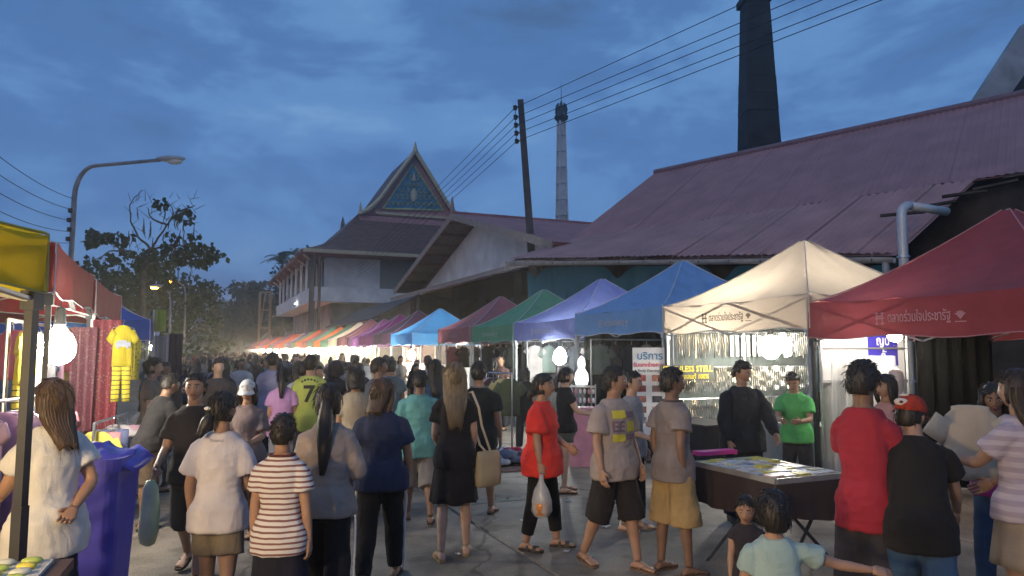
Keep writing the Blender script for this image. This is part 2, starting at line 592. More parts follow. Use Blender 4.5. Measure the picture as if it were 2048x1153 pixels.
# --------------------------------------------------------- the big red shed
def shed():
    root = thing('market_shed', 'long shed with a big oxide red corrugated roof and zinc gutter', 'shed', PZ(1700, 400, 5.8) * 1.0)
    root.location.z = 0
    off = -root.location
    def L(m, name, mat, smooth=False, par=root):
        return ob(name, m, mat, par, off if par is root else (0, 0, 0))
    RL, RR = PZ(1310, 347, 9.0), PZ(2048, 190, 9.0)
    SL, SR = PZ(1140, 481, 5.8), PZ(2048, 345, 5.8)
    e = 1.3
    RR2, SR2 = lerp(RL, RR, e), lerp(SL, SR, e)
    n = 19
    roof = MB().add([RL, RR2, SR2, SL], [(0, 1, 2, 3)])
    d = (RR2 - RL).normalized()
    m = Vector((-d.y, d.x, 0))
    if m.y > 0: m = -m
    run = (SL - RL).dot(m)
    BL, BR = RL - m * run, RR2 - m * run
    BL.z = BR.z = 5.8
    ro = MB().add([RL, RR2, SR2 , SL], [(0, 1, 2, 3)]).add([RL, RR2, BR, BL], [(0, 3, 2, 1)])
    for v in ro.v: v.z -= 0.03
    rf = L(ro.mesh(), 'roof', M_RED)
    for i in range(n):
        t0, t1 = i / n, (i + 1) / n
        ob('sheet', corr_sheet(lerp(RL, RR2, t0), lerp(RL, RR2, t1), lerp(SL, SR2, t0), lerp(SL, SR2, t1), lift=random.uniform(0, 0.012)), M_RED, rf)
        ob('sheet', corr_sheet(lerp(RL, RR2, t0), lerp(RL, RR2, t1), lerp(BL, BR, t0), lerp(BL, BR, t1)), M_RED, rf)
    mb = MB().tube([RL + Vector((0, 0, 0.03)), RR2 + Vector((0, 0, 0.03))], 0.13, 8)
    mb.obj('ridge_cap', pm('ridge_cap', (0.20, 0.12, 0.14), rough=0.6), rf)
    # lean-to with the gutter
    GL, GR = P(1020, 519, 24.0), P(1792, 507, 15.5)
    SRe = lerp(SL, SR, 0.93)
    n2 = 15
    low = L(MB().add([lerp(SL, SL, 0) - Vector((0, 0, .06)), SRe - Vector((0, 0, .06)), GR - Vector((0, 0, .05)), GL - Vector((0, 0, .05))], [(0, 1, 2, 3)]).mesh(), 'lean_to_roof', M_RED2)
    for i in range(n2):
        t0, t1 = i / n2, (i + 1) / n2
        q = random.uniform(-0.12, 0.12)
        ob('sheet', corr_sheet(lerp(SL, SRe, t0), lerp(SL, SRe, t1), lerp(GL, GR, t0) + Vector((0, -q, 0)), lerp(GL, GR, t1) + Vector((0, -q, 0)), pitch=0.22, amp=0.03, lift=0.004 + 0.014 * (i % 2)), M_RED2, low)
    gd = (GR - GL).normalized()
    gx = Vector((gd.y, -gd.x, 0)).normalized()
    if gx.y > 0: gx = -gx
    GA, GB = GL + gx * 0.12 - Vector((0, 0, 0.1)), GR + gx * 0.12 - Vector((0, 0, 0.1))
    vs = []
    for p in (GA, GB):
        for k in range(9):
            a = math.pi * k / 8
            vs.append(p + gx * (0.11 * math.cos(a)) - Vector((0, 0, 0.13 * math.sin(a))))
    gm = MB().add(vs, [(k, k + 1, 10 + k, 9 + k) for k in range(8)])
    gut = L(gm.mesh(), 'gutter', M_GUT)
    for k in range(14):
        p = lerp(GA, GB, (k + 0.5) / 14)
        MB().bar(p + gx * 0.13 + Vector((0, 0, -.08)), p - gx * 0.05 + Vector((0, 0, 0.13)), 0.025).obj('bracket', M_WOOD, gut)
    dp = lerp(GA, GB, 0.985)
    L(MB().tube([dp, dp + Vector((0, 0, -.3)), dp + Vector((0.05, 0.1, -.6)), dp + Vector((.05, .1, -3.5))], 0.075, 10).mesh(smooth=True), 'downpipe', M_GUT)
    # walls
    w = MB()
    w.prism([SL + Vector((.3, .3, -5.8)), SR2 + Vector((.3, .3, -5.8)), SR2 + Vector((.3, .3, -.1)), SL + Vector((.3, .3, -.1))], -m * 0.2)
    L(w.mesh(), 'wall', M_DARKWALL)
    L(MB().prism([SL + Vector((.15, 0, -.1)), RL + Vector((.15, 0, -.1)), BL + Vector((.15, 0, -.1)), Vector((BL.x + .15, BL.y, 0)), Vector((SL.x + .15, SL.y, 0))], d * 0.15).mesh(), 'gable_wall', pm('gable_board', (0.20, 0.13, 0.12), rough=0.8))
    for k in range(6):
        p = lerp(GL, GR, (k + .3) / 6) - gx * 1.0
        L(MB().bar((p.x, p.y, 0), (p.x, p.y, p.z - 0.1), 0.16).mesh(), 'post', M_WOOD)
    # ragged boards over the dark opening at the shed's near end
    for k in range(5):
        a, b = P(1760 + 62 * k, 432 - 19 * k + 5 * (k % 2), 16.0 - .3 * k), P(1850 + 62 * k, 424 - 21 * k, 15.6 - .3 * k)
        L(MB().bar(a, b, 0.16, 0.05).mesh(), 'eave_board', M_DARKWALL)
    # teal tarpaulin hung below the gutter
    def tp(u, v):
        p = lerp(GL, GR, 0.03 + 0.95 * u)
        sc = abs(math.sin(u * 17.0)) ** 0.7
        top = p.z - 0.22 - 0.35 * max(0, math.sin(u * 21.0 + 1)) ** 6
        z = top * (1 - v) + 0.8 * v
        return Vector((p.x, p.y, z)) - gx * (0.45 + 0.16 * math.sin(u * 90 + 2 * v) * (0.3 + v) + 0.1 * math.sin(u * 23))
    vs, fs = sheet(tp, 150, 8)
    t = ob('tarpaulin', mesh_from('tarpaulin', vs, fs, True), cloth((0.045, 0.19, 0.24), 'teal_net', trans=0.25))
    tag(t, 'teal blue tarpaulin net hung in scallops below the zinc gutter', 'tarpaulin')
shed()

def duct():
    a = P(1802, 410, 14.0)
    mb = MB()
    pts = [Vector((a.x, a.y, 0.0)), Vector((a.x, a.y, a.z - 0.22))]
    for k in range(1, 6):
        t = math.pi / 2 * k / 5
        pts.append(Vector((a.x + 0.22 * (1 - math.cos(t)), a.y + 0.1 * (1 - math.cos(t)), a.z - 0.22 + 0.22 * math.sin(t))))
    end = pts[-1] + Vector((1.0, 0.45, -0.03))
    r = thing('steel_duct', 'shiny galvanised duct pipe with an elbow rising behind the stalls', 'pipe', (a.x, a.y, 0))
    o = -r.location
    MB().tube(pts, 0.09, 14).obj('pipe', pm('duct_zinc', (.56, .56, .54), rough=.45, metal=.35, var=.12), r, o, smooth=True)
    MB().tube([pts[-1], end], 0.085, 14).obj('elbow_run', MATS['duct_zinc'], r, o, smooth=True)
    for z in (1.2, 2.4, 3.6):
        MB().lathe([(0.106, z - .025), (0.12, z - .02), (0.12, z + .02), (0.106, z + .025)], (0, 0, 0), 16).obj('band', M_STEEL, r)
duct()

# white gabled roof end far right, dark chimney tower, slim monument tower
def far_right():
    a, b, c = P(2052, 45, 36), P(1935, 225, 36), P(2230, 260, 36)
    r = thing('concrete_gable', 'pale concrete roof gable rising beyond the red shed', 'building', (b.x, b.y, 0))
    o = -r.location
    a2, b2, c2 = lerp(a, (b + c) / 2, 0.42), lerp(b, (b + c) / 2, .38), lerp(c, (b + c) / 2, .38)
    dv = Vector((0, 0.5, 0))
    MB().prism([a, a2 + Vector((0, 0, 0)), b2, b], dv).obj('gable_rim', pm('weathered_concrete', (0.33, 0.34, 0.34), rough=.9, var=.25, scale=1.0), r, o)
    MB().prism([a, c, c2, a2], dv).obj('gable_rim', MATS['weathered_concrete'], r, o)
    MB().prism([a2, b2, c2], (0, 1.0, 0)).obj('gable_panel', M_DARKWALL, r, o + Vector((0, .45, 0)))
    MB().prism([Vector((b.x + .3, b.y + .6, 0)), Vector((c.x, c.y + .6, 0)), Vector((c.x, c.y + .6, c.z)), Vector((b.x + .3, b.y + .6, b.z))], (0, 8, 0)).obj('wall', M_WHITE, r, o)
far_right()

def chimney():
    p = P(1518, 303, 42)
    r = thing('brick_chimney', 'tall dark square brick chimney tapering behind the red roof', 'chimney', (p.x, p.y, 0))
    M = pm('dark_brick', (0.022, 0.020, 0.020), rough=.9, var=.45, scale=1.2, bump=.5, bscale=20)  # near-black base colour with random variation
    q = 42 / F
    wb, wt = 67 * q, 46 * q
    zb, zt = p.z, P(1511, 6, 42).z
    k = (wb - wt) / (zt - zb)
    def w(z): return wt + (zt - z) * k
    # courses of the shaft, each block band set slightly uneven
    z, i = 0.0, 0
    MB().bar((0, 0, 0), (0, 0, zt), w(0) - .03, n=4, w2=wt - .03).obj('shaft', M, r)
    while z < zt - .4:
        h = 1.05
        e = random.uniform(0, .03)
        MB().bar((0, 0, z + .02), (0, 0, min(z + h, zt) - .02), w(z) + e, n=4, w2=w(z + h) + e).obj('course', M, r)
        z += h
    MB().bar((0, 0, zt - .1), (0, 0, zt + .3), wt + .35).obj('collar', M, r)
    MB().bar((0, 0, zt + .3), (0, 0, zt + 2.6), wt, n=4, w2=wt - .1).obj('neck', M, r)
chimney()

def monument():
    p = P(1124, 455, 62)
    q = 62 / F
    r = thing('monument_tower', 'slim grey ribbed tower with a lotus crown and thin spike', 'tower', (p.x, p.y, 0), rad(20))
    M = pm('grey_tower_paint', (0.48, 0.49, 0.50), rough=.7, var=.2, scale=1.0)
    MD = pm('tower_bronze', (0.04, 0.045, 0.05), rough=.5, metal=.4)
    zt = P(1120, 240, 62).z
    hb, ht = 10.0 * q, 6.2 * q
    zb = p.z - 1
    def hw(z): return hb + (ht - hb) * (z - zb) / (zt - zb)
    MB().bar((0, 0, 0), (0, 0, zt), hw(0) * 1.5, w2=ht * 1.5).obj('core', M, r)
    for sx in (-1, 1):
        for sy in (-1, 1):
            MB().bar((sx * hw(0) * .9, sy * hw(0) * .9, 0), (sx * ht * .9, sy * ht * .9, zt), .16, w2=.12).obj('rib', M, r)
    for k in range(9):
        z = zt - 1.35 - k * 1.42
        MB().box((0, 0, z), (hw(z) * 2.15, hw(z) * 2.15, .16)).obj('band', M, r)
    MB().lathe([(.35, zt - .2), (.62, zt + .1), (.66, zt + .28), (.3, zt + .32)], n=8).obj('platform', MD, r)
    for k in range(4):
        a = math.pi / 2 * k + .4
        c, s = math.cos(a), math.sin(a)
        MB().tube([(c * .45, s * .45, zt + .3), (c * .58, s * .58, zt + .75), (c * .5, s * .5, zt + 1.15), (c * .3, s * .3, zt + 1.45)], [.1, .15, .14, .04], 6).obj('petal', MD, r)
    MB().lathe([(.2, zt + .3), (.3, zt + 1.0), (.14, zt + 1.4), (.05, zt + 1.7)], n=8).obj('bud', MD, r)
    MB().tube([(0, 0, zt + 1.5), (0, 0, zt + 3.6)], .035, 6, r2=.012).obj('spike', MD, r)
monument()

# --------------------------------------------------------- gabled hall with the white pediment
def gable_house():
    s0, s1, tw, te = 22.9, 43.1, 12.4, 11.0
    zr, ze, sm = 8.25, 5.6, 32.9
    r = thing('gabled_hall', 'white gabled market hall with red roof and open dark ground floor', 'building', R(sm, tw))
    o = -r.location
    M_RO = pm('dull_red_roof', (0.33, 0.14, 0.135), rough=.6, var=.25, scale=1.2)
    def slope(sa, za, name):
        mb = MB()
        mb.prism([R(sm, te, zr), R(sa, te, za), R(sa, 27, za), R(sm, 27, zr)], (0, 0, .1))
        return mb.obj(name, M_RO, r, o)
    for sa_ in (s0 - .85, s1 + .85):
        MB().prism([R(sm, te + .03, zr - .03), R(sa_, te + .03, ze - .25), R(sa_, tw + .05, ze - .25), R(sm, tw + .05, zr - .03)], (0, 0, .02)).obj('soffit', pm('soffit_grey', (.15, .13, .11), rough=.9, var=.3), r, o)
    a = slope(s0 - .9, ze - .22, 'roof_slope')
    b = slope(s1 + .9, ze - .22, 'roof_slope')
    for k in range(16):
        t0 = te + k
        ob('sheet', corr_sheet(R(sm, t0, zr + .12), R(sm, t0 + 1, zr + .12), R(s0 - 1, t0, ze - .14), R(s0 - 1, t0 + 1, ze - .14), lift=.002), M_RO, a, -o * 0 )
    MB().prism([R(s0, tw, ze - .35), R(s1, tw, ze - .35), R(sm, tw, zr - .1)], N * .2).obj('gable_wall', M_WHITE, r, o)
    MB().bar(R(sm, te - .05, zr + .17), R(sm, 27, zr + .17), .25, .12).obj('ridge_cap', M_RO, r, o)
    M_BB = pm('bargeboard', (0.27, 0.22, 0.19), rough=.8, var=.2)
    for sa in (s0 - .9, s1 + .9):
        MB().bar(R(sm, te - .04, zr - .02), R(sa, te - .04, ze - .22), .06, .30).obj('bargeboard', M_BB, r, o)
        for k in range(8):
            q = (k + .4) / 8
            p = lerp(R(sm, te, zr), R(sa, te, ze - .2), q) - Vector((0, 0, .1))
            MB().bar(p + N * .05, p + N * 1.4, .12, .14).obj('purlin', M_WOOD, r, o)
    MB().lathe([(.08, 0), (.12, .15), (.03, .75)], n=6).obj('finial', M_BB, r, o + R(sm, te, zr + .2))
    # pent roof under the pediment and the open hall below
    MB().prism([R(s0 - 1, te - .2, ze - .55), R(s1 + 1, te - .2, ze - .55), R(s1 + 1, tw + .1, ze - .2), R(s0 - 1, tw + .1, ze - .2)], (0, 0, -.1)).obj('pent_roof', M_RO, r, o)
    MB().bar(R(s0 - 1, te - .22, ze - .66), R(s1 + 1, te - .22, ze - .66), .05, .2).obj('fascia', M_BB, r, o)
    for k in range(6):
        p = R(s0 + .4 + 4.0 * k, tw - .4)
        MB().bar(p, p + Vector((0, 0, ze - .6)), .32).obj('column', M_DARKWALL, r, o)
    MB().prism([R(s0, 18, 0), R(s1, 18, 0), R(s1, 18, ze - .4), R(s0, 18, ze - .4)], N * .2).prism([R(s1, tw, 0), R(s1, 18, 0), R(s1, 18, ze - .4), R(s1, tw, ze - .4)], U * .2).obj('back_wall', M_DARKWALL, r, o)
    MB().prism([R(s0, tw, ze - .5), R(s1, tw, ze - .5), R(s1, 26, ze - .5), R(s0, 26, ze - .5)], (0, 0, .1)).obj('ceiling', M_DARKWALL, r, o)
    # a pale shop front inside
    MB().box((0, 0, 0), (4.2, .08, 1.5)).obj('shop_sign', pm('shop_sign_pink', (0.42, 0.30, 0.34), rough=.7), r, o + R(28.5, 14.5, 3.2), (0, 0, ANG_R))
gable_house()

# low dark roofs in front of the temple hall
def low_shed(s0, s1, t0, t1, ze, zr, label):
    r = thing('low_shed', label, 'shed', R((s0 + s1) / 2, t0))
    o = -r.location
    M = pm('dark_tile_roof', (0.095, 0.085, 0.085), rough=.8, var=.3, scale=1.5, bump=.4, bscale=8)
    tm = (t0 + t1) / 2
    MB().prism([R(s0, t0 - .4, ze), R(s1, t0 - .4, ze), R(s1, tm, zr), R(s0, tm, zr)], (0, 0, .1)).obj('roof_slope', M, r, o)
    MB().prism([R(s0, t1 + .4, ze), R(s1, t1 + .4, ze), R(s1, tm, zr), R(s0, tm, zr)], (0, 0, .1)).obj('roof_slope', M, r, o)
    MB().prism([R(s0 + .4, t0, 0), R(s0 + .4, t1, 0), R(s0 + .4, t1, ze), R(s0 + .4, tm, zr), R(s0 + .4, t0, ze)], U * .15).obj('gable_wall', pm('dim_plaster', (0.24, 0.22, 0.2), rough=.9), r, o)
    MB().prism([R(s0 + .4, t0, 0), R(s1, t0, 0), R(s1, t0, ze), R(s0 + .4, t0, ze)], N * .15).obj('wall', MATS['dim_plaster'], r, o)
low_shed(45, 63, 10.2, 15.5, 3.7, 5.3, 'low shed with a dark tiled roof below the temple hall')
low_shed(86, 112, 10.2, 15.0, 3.3, 4.6, 'low dark roofed shed further along behind the tents')

# --------------------------------------------------------- temple hall
def temple():
    s0, t0 = 65.9, 10.2
    r = thing('temple_hall', 'two storey white temple hall with tiered dark roof and blue pediment', 'temple', R(s0, t0))
    o = -r.location
    def obj(mb, name, mat, par=r, smooth=False):
        return mb.obj(name, mat, par, o if par is r else (0, 0, 0), smooth=smooth)
    tt = lambda x, y, s=s0: PS(x, y, s).dot(N)
    zz = lambda x, y, s=s0: PS(x, y, s).z
    t1 = tt(905, 520)
    ze = zz(655, 508); zp1 = zz(655, 577); zp0 = zz(655, 601)
    depth = 30.0
    M_TILE = pm('brown_roof_tile', (0.13, 0.075, 0.065), rough=.7, var=.3, scale=2.0, bump=.6, bscale=9, stretch=(1, 1, 3))
    M_CREAM = pm('cream_trim', (0.50, 0.43, 0.27), rough=.7, var=.15)
    M_PINK = pm('pink_frame', (0.42, 0.22, 0.22), rough=.8, var=.2)
    M_REDSOF = pm('red_soffit', (0.19, 0.06, 0.05), rough=.8, var=.3)
    M_GRG = pm('grey_green_louvre', (0.20, 0.22, 0.20), rough=.8, var=.15)
    # upper storey
    obj(MB().prism([R(s0, t0, zp0), R(s0, t1, zp0), R(s0, t1, ze + .6), R(s0, t0, ze + .6)], U * depth), 'upper_wall', M_WHITE)
    tg0, tg1 = tt(760, 540), tt(862, 540)
    lou = obj(MB().prism([R(s0, tg0, zp1), R(s0, tg1, zp1), R(s0, tg1, ze + .3), R(s0, tg0, ze + .3)], -U * .05), 'louvre_panel', M_GRG)
    for k in range(9):
        z = lerp(zp1, ze + .3, (k + .5) / 9)
        obj(MB().bar(R(s0 - .07, tg0 + .05, z), R(s0 - .07, tg1 - .05, z), .04, .1), 'louvre_slat', M_GRG, lou)
    # ground floor, darker greenish plaster
    obj(MB().prism([R(s0 + .6, t0 + .6, 0), R(s0 + .6, t1, 0), R(s0 + .6, t1, zp0), R(s0 + .6, t0 + .6, zp0)], U * (depth - 1)), 'lower_wall', pm('mottled_plaster', (0.30, 0.30, 0.25), rough=.9, var=.35, scale=.6))
    # parapet round the gallery
    gp = t0 - 1.4
    obj(MB().prism([R(s0 - 1.4, gp, zp0), R(s0 - 1.4, t1, zp0), R(s0 - 1.4, t1, zp1), R(s0 - 1.4, gp, zp1)], U * .18), 'parapet', M_WHITE)
    obj(MB().prism([R(s0 - 1.4, gp, zp0), R(s0 + depth, gp, zp0), R(s0 + depth, gp, zp1), R(s0 - 1.4, gp, zp1)], N * .18), 'parapet', M_WHITE)
    obj(MB().prism([R(s0 - 1.4, gp, zp0 - .2), R(s0 - 1.4, t1, zp0 - .2), R(s0 + depth, t1, zp0 - .2), R(s0 + depth, gp, zp0 - .2)], (0, 0, .19)), 'gallery_floor', M_WHITE)
    for k in range(9):
        w = obj(MB().prism([R(s0 + 1.2 + 3.1 * k, t0, zp1 + .2), R(s0 + 3.2 + 3.1 * k, t0, zp1 + .2), R(s0 + 3.2 + 3.1 * k, t0, ze - .2), R(s0 + 1.2 + 3.1 * k, t0, ze - .2)], -N * .06), 'window', pm('dark_glass', (0.02, 0.022, 0.025), rough=.2, var=.1))
        obj(MB().bar(R(s0 + 2.2 + 3.1 * k, t0 - .09, zp1 + .2), R(s0 + 2.2 + 3.1 * k, t0 - .09, ze - .2), .06), 'mullion', M_WHITE, w)
    for k in range(8):
        p = R(s0 - 1.2 + 4 * k, gp + .1)
        obj(MB().bar(p + Vector((0, 0, zp1)), p + Vector((0, 0, ze + .3)), .22), 'gallery_post', M_WHITE)
        obj(MB().bar(p + Vector((0, 0, ze - 1.0)), p - N * 1.3 + Vector((0, 0, ze + .05)), .14), 'eave_bracket', M_CREAM)
    for k in range(5):
        p = R(s0 - 1.2, lerp(gp, t1, (k + .02) / 4.6))
        if k in (0,):
            obj(MB().bar(Vector((p.x, p.y, 0)), p + Vector((0, 0, ze + .3)), .42), 'corner_column', pm('dark_column', (0.09, 0.08, 0.075), rough=.8))
    # skirt roof, slightly hollow
    es0, et0, et1 = s0 - 2.6, PS(606, 500, s0 - 2.6).dot(N), t1 + 2.2
    ezz = PS(640, 499, es0).z
    pb = PS(820, 436, s0).z
    pt0, pt1 = tt(716, 434), tt(917, 434)
    es1 = s0 + depth + 2
    def hip(A0, A1, B0, B1):
        def fn(u, v):
            a, b = lerp(A0, A1, u), lerp(B0, B1, u)
            p = lerp(a, b, v)
            p.z -= (b.z - a.z) * 0.42 * math.sin(math.pi * v) * .5 * (1 if True else 0)
            return p
        return sheet(fn, 6, 6)
    A = [R(es0, et0, ezz), R(es0, et1, ezz), R(es1, et1, ezz), R(es1, et0, ezz)]
    B = [R(s0, pt0, pb), R(s0, pt1, pb), R(s0 + depth - 2, pt1, pb), R(s0 + depth - 2, pt0, pb)]
    for i in range(4):
        v, f = hip(A[i], A[(i + 1) % 4], B[i], B[(i + 1) % 4])
        ob('roof_skirt', mesh_from('skirt', v, f, True), M_TILE, r, o)
    for i in (0, 1, 3):
        a, b = A[i], A[(i + 1) % 4]
        obj(MB().bar(a - Vector((0, 0, .12)), b - Vector((0, 0, .12)), .12, .3), 'eave_board', M_CREAM if i == 0 else pm('eave_red', (0.24, 0.10, 0.08), rough=.8))
    zs = Vector((0, 0, -.28))
    obj(MB().prism([A[0] + zs, A[1] + zs, A[2] + zs, A[3] + zs], (0, 0, -.06)), 'soffit', M_REDSOF)
    # upper gable
    ap = PS(827, 306, s0)
    prof = [(827, 306), (803, 338), (778, 372), (759, 398), (745, 413), (733, 423), (718, 431)]
    Lp = [PS(x, y, s0) for x, y in prof]
    tm = ap.dot(N)
    Rp = []
    for p in Lp:
        dt = tm - p.dot(N)
        Rp.append(p + N * (2 * dt))
    for pts, nm in ((Lp, 'l'), (Rp, 'r')):
        v, f = sheet(lambda u, w: pts[min(6, int(round(u * 6)))] + U * ((-0.5 + w * 9.0)) + Vector((0, 0, .08)), 6, 1)
        k = len(v)
        v2 = v + [p - Vector((0, 0, .16)) for p in v]
        f2 = f + [tuple(i + k for i in reversed(q)) for q in f]
        ob('gable_roof', mesh_from('gable_roof', v2, f2), M_TILE, r, o)
        obj(MB().tube([p - U * .62 + Vector((0, 0, .05)) for p in pts], [.2, .19, .19, .19, .21, .24, .16], 6), 'bargeboard', M_CREAM)
        e = pts[-1] - U * .6
        obj(MB().tube([e, e + Vector((0, 0, .25)), e + Vector((0, 0, .7)), e + Vector((0, 0, 1.15))], [.22, .18, .1, .02], 6), 'finial', M_CREAM)
    ped = obj(MB().prism([Lp[0] - Vector((0, 0, .2)), Lp[2], Lp[4], Lp[6] + Vector((0, 0, -.25)), Rp[6] + Vector((0, 0, -.25)), Rp[4], Rp[2]], U * .3), 'pediment', M_PINK)
    obj(MB().bar(Lp[5] - U * .15 - Vector((0, 0, .1)) + N * .8, Rp[5] - U * .15 - Vector((0, 0, .1)) - N * .8, .2, .22), 'cornice', M_CREAM, r)
    obj(MB().bar(Lp[6] - U * .1 - Vector((0, 0, .25)), Rp[6] - U * .1 - Vector((0, 0, .25)), .3, .5), 'tie_beam', M_PINK, r)
    # blue panel with gilt scrollwork
    c0, c1, c2 = PS(825, 329, s0 - .06), PS(765, 418, s0 - .06), PS(886, 421, s0 - .06)
    pan = obj(MB().prism([c0, c1, c2], -U * .05), 'pediment_panel', pm('blue_panel', (0.06, 0.21, 0.31), rough=.6, var=.35, scale=2.0), r)
    M_GILT = pm('green_gilt', (0.42, 0.42, 0.17), rough=.5, var=.35, scale=5)
    for a, b in ((c0, c1), (c1, c2), (c2, c0)):
        obj(MB().bar(a - U * .1, b - U * .1, .12, .14), 'panel_rim', M_GILT, r)
    cx = (c1 + c2) / 2
    ax = (c2 - c1).normalized()
    hgt = c0.z - cx.z
    hw = (c2 - c1).length / 2
    sc = MB()
    rnd = random.Random(3)
    def W3(a, b): return Vector((cx.x, cx.y, cx.z)) + ax * a - U * .12 + Vector((0, 0, b))
    for row in range(5):
        b = hgt * (.10 + .155 * row)
        half = hw * (1 - b / hgt) - .35
        nn = max(1, int(half / .42))
        for q in range(nn):
            a = half * (q + .6) / nn
            for sg in (-1, 1):
                pts = []
                for k in range(9):
                    th = k / 8 * 4.6 + row
                    rr = .34 * (1 - k / 11)
                    pts.append(W3(sg * (a + rr * math.cos(th) * .8), b + rr * math.sin(th) * .9))
                sc.tube(pts, .05, 4, r2=.025)
    obj(sc, 'scrollwork', M_GILT, r)
    MB().ellipsoid(W3(0, hgt * .30), (.34, .14, .62), 10, 8).obj('medallion', pm('gilt_cream', (0.42, 0.40, 0.30), rough=.5), r, o)
    MB().tube([W3(0, hgt * .62), W3(0, hgt * .72), W3(0, hgt * .84)], [.2, .15, .02], 8).obj('flame', MATS['gilt_cream'], r, o)
    e = ap - U * .6
    obj(MB().tube([e + Vector((0, 0, -.1)), e + Vector((0, 0, .4)), e + Vector((0, 0, .95))], [.32, .16, .02], 8), 'apex_finial', M_CREAM)
    # second lower tier behind on the left
    e = Lp[-1] + U * 8.3 + Vector((0, 0, .5))
    obj(MB().tube([e + Vector((0, 0, -.9)), e + Vector((0, 0, .1)), e + Vector((0, 0, .8))], [.3, .2, .02], 6), 'finial', pm('dark_finial', (0.09, 0.09, 0.1), rough=.7))
    # lit tube lamp under the gallery
    p = PT(592, 607, gp - .1)
    lamp = thing('tube_lamp', 'lit white fluorescent tube fixed on the temple gallery parapet', 'lamp', p)
    MB().bar(-U * .9, U * .9, .12, n=8).obj('tube', emis('tube_white', (0.95, 1.0, 0.98), 9.0), lamp)
    MB().bar(-U * .95 + N * .12, U * .95 + N * .12, .16, .1).obj('housing', M_WHITE, lamp)
temple()

# timber gate-like frame lit by the lamps, far along the street
def frame_far():
    a, b = P(517, 700, 100), P(538, 700, 100)
    r = thing('timber_frame', 'tall narrow timber frame standing at the far end of the tents', 'frame', (a.x, a.y, 0))
    zt = P(517, 585, 100).z
    M = pm('pale_timber', (0.36, 0.24, 0.12), rough=.8)
    w = b.x - a.x
    for x in (0, w):
        MB().bar((x, 0, 0), (x, 0, zt), .28).obj('post', M, r)
    for k, z in enumerate((zt, zt * .75, zt * .5)):
        MB().bar((0, 0, z), (w, 0, z), .2).obj('rail', M, r)
    MB().bar((.1, .1, zt * .5), (w * .5, .1, zt), .14).obj('brace', M, r)
frame_far()

# --------------------------------------------------------- trees
M_BARK = pm('bark', (0.07, 0.055, 0.042), rough=.9, var=.4, scale=6, bump=.6, bscale=20)
def leaf_mat(key, col):
    m = cloth(col, key, trans=0.3, rough=.6, var=.5)
    return m
def crown(clusters, per, leaf, rnd, droop=0.3):
    vs, fs = [], []
    for (c, rr) in clusters:
        for _ in range(int(per * rr * rr)):
            d = Vector((rnd.gauss(0, 1), rnd.gauss(0, 1), rnd.gauss(0, 1))).normalized()
            p = c + d * rr * (rnd.random() ** .45)
            a = Vector((rnd.uniform(-1, 1), rnd.uniform(-1, 1), rnd.uniform(-.8, .3) - droop)).normalized()
            b = a.cross(Vector((rnd.uniform(-1, 1), rnd.uniform(-1, 1), rnd.uniform(-1, 1)))).normalized()
            L = leaf * rnd.uniform(.6, 1.4)
            w = L * .42
            k = len(vs)
            vs += [p, p + a * L * .5 + b * w, p + a * L, p + a * L * .5 - b * w]
            fs.append((k, k + 1, k + 2, k + 3))
    return mesh_from('crown', vs, fs)
def tree(name, label, base, height, spread, seed, leaf=.3, per=60, mat='leaf_dark', col=(0.045, 0.065, 0.03), group=None, nclus=26):
    rnd = random.Random(seed)
    r = thing(name, label, 'tree', base, group=group)
    mb = MB()
    mb.tube([(0, 0, 0), (rnd.uniform(-.2, .2), 0, height * .25), (rnd.uniform(-.4, .4), rnd.uniform(-.3, .3), height * .55), (rnd.uniform(-.5, .5), 0, height * .85)], [height * .03, height * .024, height * .015, height * .006], 8)
    cl = []
    for k in range(nclus):
        a = rnd.uniform(0, 6.28)
        q = rnd.random() ** .6
        z = height * (.3 + .68 * rnd.random())
        prof = math.sin(math.pi * min(1, max(.12, (z / height - .18) / .86))) ** .6
        rr = spread * q * prof
        c = Vector((math.cos(a) * rr, math.sin(a) * rr, z))
        cl.append((c, spread * rnd.uniform(.18, .34)))
        mb.tube([(0, 0, z * .6), lerp(Vector((0, 0, z * .75)), c, .5), c], [height * .010, height * .007, height * .003], 5)
    mb.obj('trunk', M_BARK, r)
    ob('crown', crown(cl, per, leaf, rnd), leaf_mat(mat, col), r)
    return r
G_T = 'trees along the left side of the street'
def at(x, Z): 
    p = P(x, 700, Z); return (p.x, p.y, 0)
tree('leafy_tree', 'broad dark bushy tree behind the left hand red tents', at(250, 36), 6.0, 3.4, 1, per=75, group=G_T, nclus=34)
tree('leafy_tree', 'wide dark tree behind the lit orange street lamps', at(360, 44), 6.2, 3.2, 2, per=75, group=G_T, nclus=34)
tree('leafy_tree', 'dark bush of a tree behind the tall lamp post', at(150, 34), 5.6, 2.2, 3, per=70, group=G_T)
tree('leafy_tree', 'dark round tree past the far end of the stalls', at(478, 120), 12.5, 6.0, 4, leaf=.7, per=26, group='trees at the far end of the street', nclus=34)
tree('leafy_tree', 'small dark tree left of the round far tree', at(440, 150), 9.5, 5.0, 5, leaf=.7, per=26, group='trees at the far end of the street')
tree('leafy_tree', 'dark tree beside the timber frame', at(515, 135), 14.0, 5.5, 6, leaf=.7, per=26, group='trees at the far end of the street', nclus=32)
tree('leafy_tree', 'tall dark tree behind the temple hall corner', at(592, 112), 17.5, 5.0, 8, leaf=.6, per=30, nclus=32)

